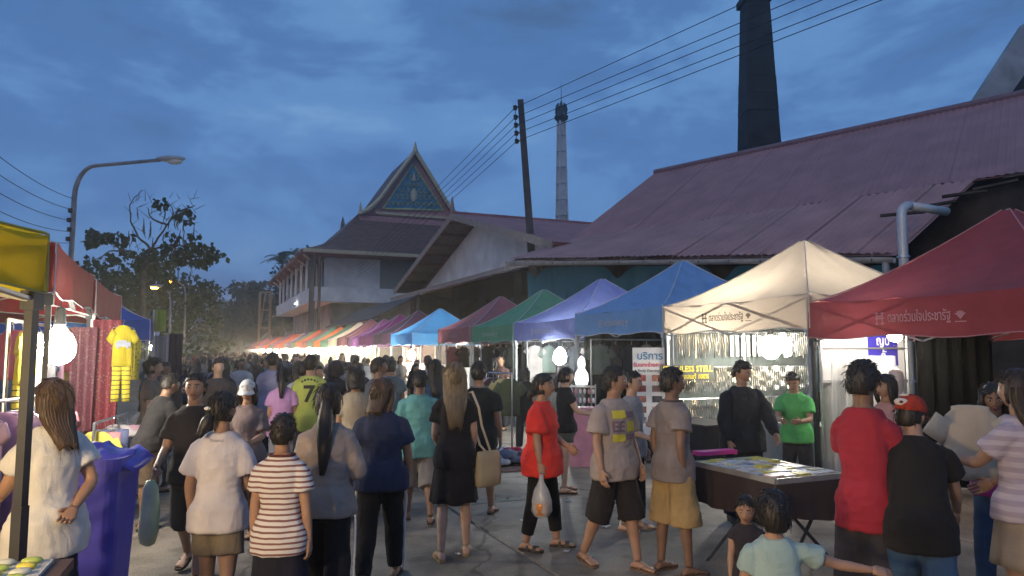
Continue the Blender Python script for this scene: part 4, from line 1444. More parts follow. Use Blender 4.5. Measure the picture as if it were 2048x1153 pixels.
# ------------------------------------------------------------------ heap of clothes on a mat
hp = G(1014, 928)
mat_o = tag(MB().box((0, 0, .012), (1.5, .95, .02), rz=ANG_R).obj('ground_mat', cloth((.16, .10, .09)), loc=(hp.x, hp.y, 0)), 'dark mat on the paving under the heap of clothes', 'mat')
def lump(seed, w=.3, d=.22, h=.1):
    rnd = random.Random(seed)
    mb = MB()
    mb.ellipsoid((0, 0, h * .45), (w, d, h), 18, 10)
    v = np.array([p[:] for p in mb.v])
    nz = vnoise(v * 9 + seed * 3.1, seed) * .045 + vnoise(v * 22 + seed, seed + 1) * .02
    for i, p in enumerate(mb.v):
        p.xyz = p + Vector((nz[i], nz[(i * 7) % len(nz)], nz[i] * .8))
        p.z = max(.002, p.z)
    return mb.mesh('lump', True)
LUMPS = [lump(i) for i in range(4)]
hc = [((.48, .03, .08), 'crimson'), ((.55, .55, .54), 'white'), ((.12, .14, .2), 'navy'), ((.45, .12, .18), 'pink'), ((.5, .45, .4), 'beige'), ((.08, .08, .09), 'black'), ((.3, .1, .08), 'rust'), ((.25, .28, .33), 'grey')]
for i in range(18):
    a_, rr = i * 2.4, .55 * math.sqrt((i + .3) / 18)
    c, nm = hc[i % 8]
    o = ob('crumpled_garment', LUMPS[i % 4], cloth(c), None, (hp.x + math.cos(a_) * rr * 1.1, hp.y + math.sin(a_) * rr * .7, .02 + .16 * (1 - rr / .6)), (0, 0, a_ * 1.7), .62 + .1 * (i % 3))
    tag(o, '%s garment crumpled in the heap of clothes on the mat' % nm, 'garment', '%s garments in the heap' % nm)

# ------------------------------------------------------------------ jewellery stall (cream tent)
M_CHAIN = pm('steel_chain', (0.60, 0.61, 0.60), rough=.22, metal=1.0, var=.35, scale=60)
def chain_rack():
    r = thing('chain_display', 'steel rack with rows of hanging chains on the cream tent side wall', 'display rack', R(9.5, 8.25), ANG_R + math.pi / 2)
    # local x -1.45..1.45 along the back wall
    MB().box((0, .16, 1.15), (2.9, .02, 2.1)).obj('back_sheet', cloth((.10, .12, .12)), r)
    for x in (-1.42, 0, 1.42):
        MB().tube([(x, 0, 0), (x, 0, 2.12)], .018, 8).obj('upright', M_STEEL, r)
    for i, (z, h) in enumerate(((2.08, .42), (1.52, .42), (1.02, .46), (.50, .30))):
        rl = MB().tube([(-1.42, -.02, z), (1.42, -.02, z)], .014, 8).obj('rail', M_STEEL, r)
        mb = MB()
        rnd = random.Random(i)
        for k in range(62):
            x = -1.36 + k * .0446
            L = h * rnd.uniform(.82, 1.0)
            if i == 0 and 22 < k < 34: continue
            w = rnd.choice((.010, .014, .02))
            nseg = 5
            pts = [(x + .004 * math.sin(q * 2.1 + k), -.045 + .006 * math.cos(q * 3 + k), z - L * q / nseg) for q in range(nseg + 1)]
            mb.tube(pts, w / 2, 4)
        stuff(mb.obj('chain_row', M_CHAIN, rl))
    for k in range(6):
        MB().box((-.30 + .115 * k, -.05, 1.86), (.055, .006, .34)).obj('white_card', pm('white_card', (.75, .76, .74), rough=.6), r)
    # yellow-lettered sign
    sg = thing('stainless_sign', 'dark sign with yellow STAINLESS STELL lettering on the chain rack', 'sign', R(9.36, PS(1376, 750, 9.36).dot(N), 1.44), ANG_R + math.pi / 2)
    MB().box((0, .012, 0), (1.02, .02, .24)).obj('board', pm('sign_grey', (.035, .038, .032), rough=.6), sg)
    y = pm('sign_yellow', (.55, .46, .02), rough=.5, var=.05)
    ob('lettering', text_mesh('STAINLESS STELL', .125, .002, bold=.003), y, sg, (0, -.004, .055), (math.pi / 2, 0, 0))
    ob('lettering', text_mesh('สแตนเลสแท้ 100%', .10, .002, bold=.002, shear=.15), y, sg, (.02, -.004, -.065), (math.pi / 2, 0, 0))
chain_rack()

def piercing_board():
    p = P(1298, 783, 11.6)
    ang = math.atan2(p.y, p.x) - math.pi / 2
    r = thing('price_board', 'white board of piercing services with small photos in two columns', 'sign', Vector((p.x, p.y, 0)), ang + rad(6))
    w, h, zc = .50, 1.38, p.z
    MB().box((0, 0, zc), (w, .02, h)).obj('panel', pm('board_white', (.78, .79, .77), rough=.5, var=.05), r)
    MB().bar((-w / 2 + .03, .03, 0), (-w / 2 + .03, .03, zc), .03).obj('leg', M_STEEL, r)
    MB().bar((w / 2 - .03, .03, 0), (w / 2 - .03, .03, zc), .03).obj('leg', M_STEEL, r)
    rx = (math.pi / 2, 0, 0)
    ob('lettering', text_mesh('บริการ', .16, .001, bold=.003), pm('ink_blue', (.05, .22, .42), rough=.6), r, (.02, -.013, zc + h * .40), rx)
    ob('lettering', text_mesh('รับเจาะร่างกาย', .085, .001, bold=.002), pm('ink_red', (.6, .02, .10), rough=.6), r, (0, -.013, zc + h * .30), rx)
    ob('lettering', text_mesh('Body Piercing', .062, .001, bold=.001), pm('ink_slate', (.12, .16, .2), rough=.6), r, (0, -.013, zc + h * .235), rx)
    cols = [(.42, .10, .08), (.50, .22, .16), (.30, .07, .06), (.16, .10, .09), (.40, .15, .10), (.06, .06, .07), (.22, .10, .06), (.34, .18, .14), (.28, .29, .30), (.10, .08, .08)]
    for i in range(5):
        for j in range(2):
            MB().box(((j - .5) * .25, -.013, zc + h * .15 - i * .165), (.155, .004, .10)).obj('photo', pm('photo_%d%d' % (i, j), cols[i * 2 + j], rough=.4, var=.6, scale=14), r)
piercing_board()

def small_table():
    N0 = Vector((1.95, 5.47, 0))
    r = thing('display_table', 'folding table with dark cloth sides in front of the cream tent', 'table', N0, ANG_R)
    # local x = towards viewer, y = across; corner N0 is local (0,0); table spans x -1.25..0, y 0..0.72
    MB().box((-.5, .43, .775), (1.0, .86, .03)).obj('tabletop', pm('table_brown', (.10, .06, .05), rough=.6), r)
    vs = []
    def sk(u, v):
        per = 2 * (1.0 + .86)
        d = u * per
        if d < 1.0: p = (-1.0 + d, -.01)
        elif d < 1.86: p = (.01, d - 1.0)
        elif d < 2.86: p = (-(d - 1.86), .87)
        else: p = (-1.01, .86 - (d - 2.86))
        w = .018 * v * math.sin(d * 26)
        cx, cy = -.5, .43
        n = Vector((p[0] - cx, p[1] - cy, 0)).normalized()
        return Vector((p[0], p[1], .79 - (.27 + .03 * math.sin(d * 5)) * v)) + n * w
    v, f = sheet(sk, 96, 4)
    ob('table_cloth', mesh_from('table_cloth', v, f, True), cloth((.045, .03, .03)), r)
    for x in (-.92, -.08):
        for y in (.08, .78):
            MB().bar((x, y, 0), (x + (.14 if x < -.6 else -.14), .86 - y, .76), .028, n=8).obj('leg', M_LEGD, r)
    rim = pm('tray_rim', (.35, .33, .30), rough=.4, metal=.4)
    for (c, s) in (((-.5, .02, .81), (.96, .02, .04)), ((-.5, .70, .81), (.96, .02, .04)), ((-.02, .36, .81), (.02, .66, .04)), ((-.98, .36, .81), (.02, .66, .04))):
        MB().box(c, s).obj('tray_rim', rim, r)
    m = r.matrix_basis
    pal = [((.62, .55, .12), 'yellow'), ((.60, .60, .58), 'white'), ((.40, .42, .28), 'olive'), ((.20, .28, .42), 'blue'), ((.55, .40, .35), 'pinkish'), ((.50, .52, .45), 'pale grey')]
    rnd = random.Random(4)
    box = MB().box((0, 0, .02), (.085, .125, .04)).mesh('packet')
    rot = Matrix.Rotation(ANG_R, 4, 'Z')
    for i in range(9):
        for j in range(5):
            c, nm = pal[rnd.randrange(6)] if rnd.random() < .6 else pal[1]
            q = rot @ Vector((-.91 + .1 * i, .09 + .132 * j, .7905))
            o = ob('packet', box, pm('packet_' + nm.replace(' ', '_'), c, rough=.45, var=.35, scale=30), None, N0 + q, (0, 0, ANG_R + rnd.uniform(-.06, .06)), (1, 1, rnd.uniform(.7, 1.3)))
            tag(o, 'small %s packet lying in rows on the dark display table' % nm, 'packet', '%s packets on the table' % nm)
small_table()

# pink counter box, second dark table, film curtain
def counter(p, size, col, label, name='counter', legs=True, cat='counter', rot=ANG_R):
    r = thing(name, label, cat, Vector((p[0], p[1], 0)), rot)
    w, d, h = size
    MB().box((0, 0, h - .02), (w, d, .04)).obj('top', pm('counter_top_' + name, [min(1, c * 1.2) for c in col], rough=.5), r)
    def sk(u, v):
        per = 2 * (w + d); q = u * per
        if q < w: p_ = Vector((-w / 2 + q, -d / 2 - .01, 0)); n = Vector((0, -1, 0))
        elif q < w + d: p_ = Vector((w / 2 + .01, -d / 2 + q - w, 0)); n = Vector((1, 0, 0))
        elif q < 2 * w + d: p_ = Vector((w / 2 - (q - w - d), d / 2 + .01, 0)); n = Vector((0, 1, 0))
        else: p_ = Vector((-w / 2 - .01, d / 2 - (q - 2 * w - d), 0)); n = Vector((-1, 0, 0))
        return p_ + n * (.02 * v * math.sin(q * 22)) + Vector((0, 0, (h - .02) * (1 - v) + .02 * v))
    v, f = sheet(sk, 100, 5)
    ob('drape', mesh_from('drape', v, f, True), cloth(col), r)
    for x in (-1, 1):
        for y in (-1, 1):
            MB().bar((x * (w / 2 - .06), y * (d / 2 - .06), 0), (x * (w / 2 - .06), y * (d / 2 - .06), h - .04), .03).obj('leg', M_LEGD, r)
    return r
c = P(1285, 905, 10.4)
counter(R(9.3, 7.0), (1.6, .7, .72), (.03, .03, .035), 'black draped counter below the piercing board')
counter(R(7.9, 7.6), (1.5, .6, .80), (.22, .24, .25), 'grey draped jewellery counter inside the cream tent', 'jewellery_counter')
o = tag(MB().box((0, 0, .05), (.12, .42, .035)).obj('pink_tray', pm('pink_plastic', (.72, .05, .28), rough=.4, var=.08), loc=G(1430, 908, .83) - Vector((0, 0, .035)), rot=(0, 0, ANG_R)), 'bright pink tray on the back of the display table', 'tray')
def film(u, v):
    p = lerp(R(6.42, 6.9), R(6.30, 7.75), u)
    return Vector((p.x, p.y, 1.72 - 1.66 * v)) + U * (.05 * math.sin(u * 30 + v * 2) + .02 * math.sin(u * 71 + v * 5))
v, f = sheet(film, 60, 12)
fm = mesh_from('film', v, f, True)
def film_mat():
    m, nt, b = new_mat('clear_film')
    b.inputs['Base Color'].default_value = (.62, .63, .62, 1)
    b.inputs['Roughness'].default_value = .25
    t = nt.nodes.new('ShaderNodeBsdfTransparent')
    mx = nt.nodes.new('ShaderNodeMixShader'); mx.inputs['Fac'].default_value = .55
    nt.links.new(t.outputs['BSDF'], mx.inputs[1]); nt.links.new(b.outputs['BSDF'], mx.inputs[2])
    nt.links.new(mx.outputs['Shader'], nt.nodes['Material Output'].inputs['Surface'])
    return m
M_FILM = MATS['clear_film'] = film_mat()
tag(ob('film_curtain', fm, M_FILM), 'hazy clear plastic curtain between the cream and dark red tents', 'curtain')

def banner():
    r = thing('lit_banner', 'lit white banner with blue lettering in the dark red tent', 'banner', R(6.62, 7.62), ANG_R + math.pi / 2)
    MB().box((0, 0, 1.73), (1.42, .02, .62)).obj('sheet', pm('banner_white', (.82, .83, .84), rough=.5, var=.04), r)
    blue = pm('banner_blue', (.05, .04, .42), rough=.5)
    MB().box((.33, -.014, 1.80), (.52, .006, .42)).obj('blue_field', blue, r)
    wt = pm('banner_letter', (.85, .86, .9), rough=.6)
    ob('lettering', text_mesh('ญปั', .16, .001, bold=.003), wt, r, (.33, -.019, 1.90), (math.pi / 2, 0, 0))
    ob('lettering', text_mesh('กั้', .16, .001, bold=.003), wt, r, (.33, -.019, 1.71), (math.pi / 2, 0, 0))
    for z in (1.40, 1.81, 2.07):
        MB().tube([(-.74, -.03, z), (.74, -.03, z)], .014, 6).obj('rail', M_POST, r)
    for x in (-.74, .74):
        MB().tube([(x, -.03, 0), (x, -.03, 2.1)], .018, 6).obj('post', M_POST, r)
    vs, fs = sheet(lambda u, v: Vector((-.72 + 1.44 * u, .02 + .03 * math.sin(u * 50), 1.40 - 1.35 * v)), 60, 3)
    ob('grey_drape', mesh_from('drape', vs, fs, True), cloth((.36, .37, .36)), r)
banner()
def mannequin():
    p = P(1792, 762, 8.0)
    r = thing('mannequin_bust', 'pale mannequin bust with a white scarf in the dark red tent', 'mannequin', (p.x, p.y, 0), rad(150))
    MB().lathe([(.16, 0), (.15, .02), (.02, .04), (.018, p.z - .75)], n=12).obj('stand', M_STEEL, r)
    z = p.z
    M = pm('mannequin_skin', (.55, .50, .44), rough=.4)
    MB().lathe([(.11, z - .76), (.14, z - .62), (.15, z - .45), (.16, z - .33), (.10, z - .26), (.055, z - .22), (.05, z - .16), (.075, z - .08), (.085, z + .02), (.07, z + .1), (.02, z + .14)], n=16).obj('bust', M, r, smooth=True)
    MB().lathe([(.165, z - .40), (.185, z - .36), (.15, z - .27), (.10, z - .24)], n=16).obj('scarf', cloth((.6, .6, .58)), r, smooth=True)
mannequin()
vs, fs = sheet(lambda u, v: R(6.45 + .05 * math.sin(u * 34), 8.35 + 1.5 * u, 2.0 - 1.97 * v), 70, 5)
tag(ob('black_curtain', mesh_from('black_curtain', vs, fs, True), cloth((.007, .007, .008))), 'black curtain hanging beside the lit banner in the dark red tent', 'curtain')
def back_boards():
    r = thing('board_partition', 'brown board partition with pale notices beside the black curtain', 'partition', R(4.6, 9.7), ANG_R - rad(45))
    for k in range(7):
        MB().box((-1.1 + .36 * k, 0, 1.05), (.34, .04, 2.1)).obj('plank', pm('dark_plank', (.05, .032, .024), rough=.85, var=.3), r)
    for (x, z, w, h) in ((-.95, 1.75, .22, .42), (-.35, 1.72, .30, .40), (.3, 1.7, .25, .3)):
        MB().box((x, -.03, z), (w, .008, h)).obj('notice', pm('notice_paper', (.55, .53, .48), rough=.8), r)
back_boards()
# jewellery stand lit white and pink in the sky blue tent
def trinkets():
    p = P(1166, 800, 11.5)
    r = thing('trinket_stand', 'pink trinket stand with glowing white figure beside the red polo woman', 'display stand', (p.x, p.y, 0), rad(-10))
    MB().box((0, 0, .45), (.42, .32, .9)).obj('cabinet', pm('pink_cabinet', (.62, .26, .32), rough=.5), r)
    gl = emis('trinket_glow', (.95, .98, 1.0), 1.6)
    MB().lathe([(.09, 1.25), (.11, 1.32), (.10, 1.42), (.05, 1.5), (.06, 1.56), (.055, 1.64), (.01, 1.70)], (-.02, 0, 0), 10).obj('white_figure', gl, r, smooth=True)
    MB().box((0, 0, 1.22), (.4, .26, .02)).obj('shelf', M_STEEL, r)
    for x in (-.19, .19):
        MB().bar((x, .1, .9), (x, .1, 1.25), .02).obj('upright', M_STEEL, r)
    for k in range(12):
        MB().ellipsoid((-.17 + .068 * (k % 6), -.08, 1.15 - .14 * (k // 6)), (.022, .02, .045), 8, 6).obj('charm', pm('charm_%d' % (k % 3), [(.75, .72, .74), (.7, .3, .35), (.8, .8, .8)][k % 3], rough=.3, metal=.3), r)
trinkets()

# ------------------------------------------------------------------ left-hand stall goods
def pajama(p, rz, label, print_=True):
    r = thing('pajama_set', label, 'garment', p, rz)
    yel = cloth((.48, .40, .035), trans=.2)
    ob('top', SHIRTS[1], yel, r, scale=(.47, .7, .72))
    ptr = striped('pajama_print', (.48, .40, .045), (.05, .05, .03), .075, .80)
    ob('trousers', TROUS[0], ptr, r, (0, .01, -.40), scale=(.55, .8, .68))
    ob('hanger', HOOK, M_STEEL, r, scale=.65)
    if print_:
        gr = pm('print_grey', (.28, .30, .36), rough=.9)
        e = MB()
        e.box((0, 0, 0), (.30, .004, .075)).box((-.02, 0, .045), (.18, .004, .035))
        e.ellipsoid((.09, 0, -.045), (.03, .004, .03), 10, 6).ellipsoid((-.1, 0, -.045), (.03, .004, .03), 10, 6)
        ob('car_print', e.mesh(), gr, r, (0, -.05, -.19), scale=(.5, 1, .7))
a = P(247, 655, 8.1)
face = lambda p: math.atan2(p.y, p.x) - math.pi / 2
pajama(a, face(a) + rad(5), 'yellow pajama set with a grey car print hung on the first red tent corner')
a = P(45, 668, 6.3)
pajama(a, face(a) + rad(75), 'yellow pajama set hung edge on inside the yellow tent', False)
def polka(x0, x1, y0, y1, Z, col, dot, label, scale=26):
    p0, p1 = P(x0, y0, Z), P(x1, y1, Z)
    def fn(u, v):
        p = lerp(p0, p1, u)
        return Vector((p.x, Z + .05 * math.sin(u * 22 + v) + .02 * math.sin(u * 47), p0.z + (p1.z - p0.z) * v))
    v, f = sheet(fn, 40, 8)
    return tag(ob('hanging_cloth', mesh_from('cloth', v, f, True), spotted('spots_%d' % x0, col, dot, scale)), label, 'cloth')
polka(138, 185, 655, 862, 8.7, (.23, .07, .10), (.32, .15, .18), 'mauve spotted cloth hung beside the white bulb')
polka(178, 232, 640, 868, 8.8, (.30, .055, .075), (.38, .17, .19), 'rose red spotted cloth hung behind the tent leg')
polka(258, 276, 680, 760, 9.0, (.60, .52, .06), (.12, .12, .06), 'narrow yellow printed cloth hanging past the pajama set')
LR = [(.45, .30, .38), (.35, .22, .34), (.52, .40, .48), (.30, .32, .40), (.55, .50, .10), (.48, .18, .22)]
a, b = P(-30, 700, 5.6), P(140, 700, 6.8)
clothes_rail((a.x, a.y, 0), (b.x, b.y, 0), LR, 1.38, 'low clothes rail of children\'s dresses in the yellow tent', 'small dress on the low rail in the yellow tent', 'dresses on the low rail', DRESSES, ['pale mauve', 'plum', 'lilac', 'slate blue', 'yellow', 'rose red'])
a, b = P(196, 700, 7.4), P(262, 700, 8.6)
clothes_rail((a.x, a.y, 0), (b.x, b.y, 0), [(.45, .4, .08), (.42, .2, .22), (.12, .14, .25), (.45, .42, .42), (.5, .3, .35)], 1.05, 'low clothes rail behind the blue bin', 'small garment on the low rail behind the blue bin', 'garments behind the bin', SHIRTS[2:3] + TROUS, ['yellow', 'rose', 'navy', 'white', 'pink'])
# boxed goods stacked beyond the lamp
for k in range(8):
    p = P(80 + 26 * (k % 3), 735 - 24 * (k // 3), 9.6)
    o = tag(MB().box((0, 0, 0), (.30, .3, .15)).obj('goods_box', pm('box_grey_%d' % (k % 3), [(.36, .37, .38), (.28, .30, .33), (.42, .41, .38)][k % 3], rough=.6, var=.3, scale=12), loc=p, rot=(0, 0, .1 * (k % 3))), 'grey box of goods stacked on the shelf beyond the white bulb', 'box', 'boxes on the left shelf')
shelf = thing('goods_shelf', 'steel shelf with grey boxes at the back of the red tent', 'shelf', P(106, 700, 9.6) * 1.0)
shelf.location.z = 0
for y in (747, 723, 699):
    z = P(106, y, 9.6).z
    MB().box((0, 0, z), (.62, .32, .012)).obj('board', M_STEEL, shelf)
for x in (-.32, .32):
    MB().bar((x, .14, 0), (x, .14, 2.0), .03).obj('upright', M_STEEL, shelf)
# green banner and dark hanging panels past the red tents
def hang(x0, x1, y0, y1, Z, col, label, name='cloth_banner'):
    p0, p1 = P(x0, y0, Z), P(x1, y1, Z)
    def fn(u, v):
        p = lerp(p0, p1, u)
        return Vector((p.x, p.y + .03 * math.sin(u * 15), p0.z + (p1.z - p0.z) * v))
    v, f = sheet(fn, 16, 4)
    mb = MB(); mb.add(v, f)
    r = thing(name, label, 'banner', Vector((p0.x, Z, 0)))
    ob('cloth', mesh_from('panel', v, f, True), cloth(col, trans=.2), r, -Vector((p0.x, Z, 0)))
    MB().bar((0, .02, 0), (0, .02, p0.z), .04).obj('pole', M_LEG, r)
hang(308, 330, 620, 664, 15, (.28, .34, .08), 'lime green cloth banner on a pole past the red tents')
hang(308, 336, 672, 780, 14, (.22, .22, .24), 'grey hanging cloth panel below the lime green banner')
hang(336, 360, 668, 800, 13.4, (.045, .04, .06), 'black hanging cloth panel beside the grey one')

# blue wheelie bin
def bin_():
    p = P(203, 900, 5.0)
    r = thing('wheelie_bin', 'blue plastic rubbish bin stuffed with a blue bag', 'bin', (p.x, p.y, 0), rad(8))
    M = pm('bin_blue', (.055, .05, .42), rough=.45, var=.12, scale=5)
    zt = p.z
    rings = []
    for (z, w, d) in ((.06, .29, .36), (.10, .31, .38), (zt - .12, .39, .48), (zt - .12, .43, .53), (zt - .03, .44, .54), (zt - .03, .40, .49), (zt - .25, .37, .46)):
        ring = []
        for i in range(24):
            a = 2 * math.pi * i / 24
            c_, s_ = math.cos(a), math.sin(a)
            e = .35
            ring.append(Vector((w / 2 * abs(c_) ** e * (1 if c_ > 0 else -1), d / 2 * abs(s_) ** e * (1 if s_ > 0 else -1), z)))
        rings.append(ring)
    mb = MB(); loft(mb, rings); mb.obj('body', M, r, smooth=False)
    mb = MB().ellipsoid((0, 0, zt - .06), (.205, .25, .09), 22, 10)
    vv = np.array([q[:] for q in mb.v]); nz = vnoise(vv * 14, 3) * .04
    for i, q in enumerate(mb.v): q.z += nz[i]; q.x += nz[i] * .5
    mb.obj('bag', pm('bag_blue', (.08, .07, .46), rough=.3, var=.25, scale=9), r, smooth=True)
    mb = MB()
    loft(mb, [[Vector((.17 + .10 * v + .03 * math.cos(a), .10 * math.sin(a) * 2, zt - .02 - .08 * v + .03 * math.sin(a))) for a in [2 * math.pi * i / 10 for i in range(10)]] for v in (0, .5, 1)])
    mb.obj('bag_flap', MATS['bag_blue'], r, smooth=True)
    for x in (-.2, .2):
        MB().bar((x - .02, .2, .09), (x + .02, .2, .09), .18, n=14).obj('wheel', M_BLK, r)
    MB().bar((-.2, .29, zt - .08), (.2, .29, zt - .08), .03, n=8).obj('handle', M, r)
bin_()

# tray of yellow packets in the near left corner
def near_tray():
    c = G(38, 1140, .86)
    r = thing('stall_table', 'stall table corner with a pale tray at the yellow tent', 'table', (c.x, c.y, 0), rad(20))
    MB().box((-.42, -.28, .84), (1.2, .8, .04)).obj('tabletop', pm('table_brown', (.10, .06, .05), rough=.6), r)
    for x in (-.95, .12):
        for y in (-.62, .06):
            MB().bar((x, y, 0), (x, y, .82), .04).obj('leg', M_LEGD, r)
    MB().box((-.2, -.1, .868), (.62, .36, .014)).obj('tray', pm('tray_white', (.6, .6, .58), rough=.5), r)
    rot = Matrix.Rotation(rad(20), 4, 'Z')
    me = MB().ellipsoid((0, 0, .014), (.042, .026, .016), 12, 6).mesh('snack', True)
    for i in range(6):
        for j in range(4):
            nm, cc = [('yellow', (.66, .56, .08)), ('pale', (.62, .62, .52)), ('lime', (.42, .52, .12))][(i + 2 * j) % 3]
            q = rot @ Vector((-.46 + .10 * i, -.23 + .085 * j, .874))
            o = ob('wrapped_snack', me, pm('snack_' + nm, cc, rough=.35), None, Vector((c.x, c.y, 0)) + q, (0, 0, rad(20) + .3 * ((i * 5 + j) % 3 - 1)))
            tag(o, 'small wrapped %s snack lying on the tray by the yellow tent leg' % nm, 'snack', '%s snacks on the tray' % nm)
near_tray()

lc = [((.40, .12, .16), 'rose'), ((.50, .46, .42), 'cream'), ((.12, .16, .30), 'blue'), ((.30, .06, .08), 'crimson'), ((.45, .38, .10), 'mustard'), ((.20, .20, .22), 'grey'), ((.42, .24, .32), 'mauve')]
r = thing('clothes_rail', 'long high clothes rail along the street edge of the red tents', 'clothes rail', R(LS0 - 2.6, LT - .35))
MB().tube([Vector((0, 0, 2.05)), U * 5.4 + Vector((0, 0, 2.05))], .015, 8).obj('rail', M_STEEL, r)
for q in (0, 2.7, 5.4):
    MB().tube([U * q, U * q + Vector((0, 0, 2.05))], .018, 8).obj('post', M_STEEL, r)
for i in range(13):
    c_, nm = lc[(i * 4) % 7]
    me = [SHIRTS, VESTS, DRESSES][i % 3][i % 2]
    garment(me, c_, R(LS0 - 2.4 + .4 * i, LT - .35, 1.94), ANG_L + rad(60 + (i * 41) % 50), '%s %s on the long high rail along the red tents' % (nm, ['shirt', 'vest', 'dress'][i % 3]), 'garments along the red tents', scale=.75)
# ================================================================== PEOPLE
SKINS = {'tan': (0.36, 0.205, 0.13), 'dark': (0.21, 0.115, 0.07), 'fair': (0.46, 0.29, 0.20)}
M_SKIN = {k: pm('skin_' + k, c, rough=.55, var=.10, scale=9, bump=.08, bscale=90) for k, c in SKINS.items()}
M_EYEW = pm('eye_white', (.55, .52, .48), rough=.4, var=.05)
M_EYED = pm('eye_dark', (.02, .014, .01), rough=.3, var=.05)
M_LIP = pm('lips', (.20, .07, .06), rough=.5, var=.1)
def hair_mat(key, col):
    if key in MATS: return MATS[key]
    m = pm(key, col, rough=.5, var=.3, scale=40, bump=.5, bscale=90, stretch=(1, 1, .12))
    return m
HAIR = {'black': hair_mat('hair_black', (.016, .012, .010)), 'brown': hair_mat('hair_brown', (.085, .048, .025)), 'blond': hair_mat('hair_dark_blond', (.17, .12, .06)), 'dkbrown': hair_mat('hair_dkbrown', (.04, .025, .016))}

def ell(c, ax, ay, rx, ry, n=20, p=1.0):
    out = []
    for i in range(n):
        t = 2 * math.pi * i / n
        ct, st = math.cos(t), math.sin(t)
        if p != 1.0:
            ct = math.copysign(abs(ct) ** p, ct); st = math.copysign(abs(st) ** p, st)
        out.append(c + ax * (rx * ct) + ay * (ry * st))
    return out
def limb(mb, pts, radii, n=14, flat=None):
    """tapered tube through joints with rounded ends"""
    pts = [Vector(p) for p in pts]
    rings = []
    x = None
    for i, p in enumerate(pts):
        a = pts[max(0, i - 1)]; b = pts[min(len(pts) - 1, i + 1)]
        ax = (b - a).normalized()
        if x is None:
            hint = Vector((1, 0, 0)) if abs(ax.x) < .8 else Vector((0, 1, 0))
            x = (hint - ax * hint.dot(ax)).normalized()
        else:
            x = (x - ax * x.dot(ax)).normalized()
        y = ax.cross(x)
        rings.append(ell(p, x, y, radii[i], radii[i] * (flat[i] if flat else 1), n))
    return loft(mb, rings)
def resample(pts, radii, k=3):
    """smooth joints: insert points between"""
    P_, R_ = [], []
    for i in range(len(pts) - 1):
        for j in range(k):
            t = j / k
            P_.append(lerp(Vector(pts[i]), Vector(pts[i + 1]), t)); R_.append(radii[i] * (1 - t) + radii[i + 1] * t)
    P_.append(Vector(pts[-1])); R_.append(radii[-1])
    for _ in range(1):
        Q = [P_[0]] + [(P_[i - 1] + P_[i] * 2 + P_[i + 1]) / 4 for i in range(1, len(P_) - 1)] + [P_[-1]]
        P_ = Q
    return P_, R_

def voxel(mb, size, smooth=5):
    me = mesh_from('raw', mb.v, mb.f)
    bm = bmesh.new(); bm.from_mesh(me); bmesh.ops.recalc_face_normals(bm, faces=bm.faces); bm.to_mesh(me); bm.free()
    return evaluated(me, [('REMESH', dict(mode='VOXEL', voxel_size=size, use_smooth_shade=True)), ('SMOOTH', dict(factor=.5, iterations=smooth))])

def wrinkle(me, amp, seed=0, f=(11, 11, 7), mask=None):
    n = len(me.vertices)
    co = np.empty(n * 3, np.float32); me.vertices.foreach_get('co', co); co = co.reshape(-1, 3)
    no = np.empty(n * 3, np.float32); me.vertex_normals.foreach_get('vector', no); no = no.reshape(-1, 3)
    w = vnoise(co * 3.0 + seed, seed + 5)[:, None] * .25
    q = (co + w * np.array([[.3, .3, .5]])) * np.array([f])
    a = 1 - np.abs(vnoise(q + seed * 1.7, seed)) * 2
    b = 1 - np.abs(vnoise(q * np.array([[1.6, 1.6, 2.4]]) + 9 + seed, seed + 1)) * 2
    c_ = 1 - np.abs(vnoise(q * np.array([[.7, .7, .35]]) + 31 + seed, seed + 2)) * 2
    d = amp * (a * .5 + b * .35 + c_ * .55)
    co = co + no * d[:, None]
    me.vertices.foreach_set('co', co.astype(np.float32).ravel())
    me.update()
    return me

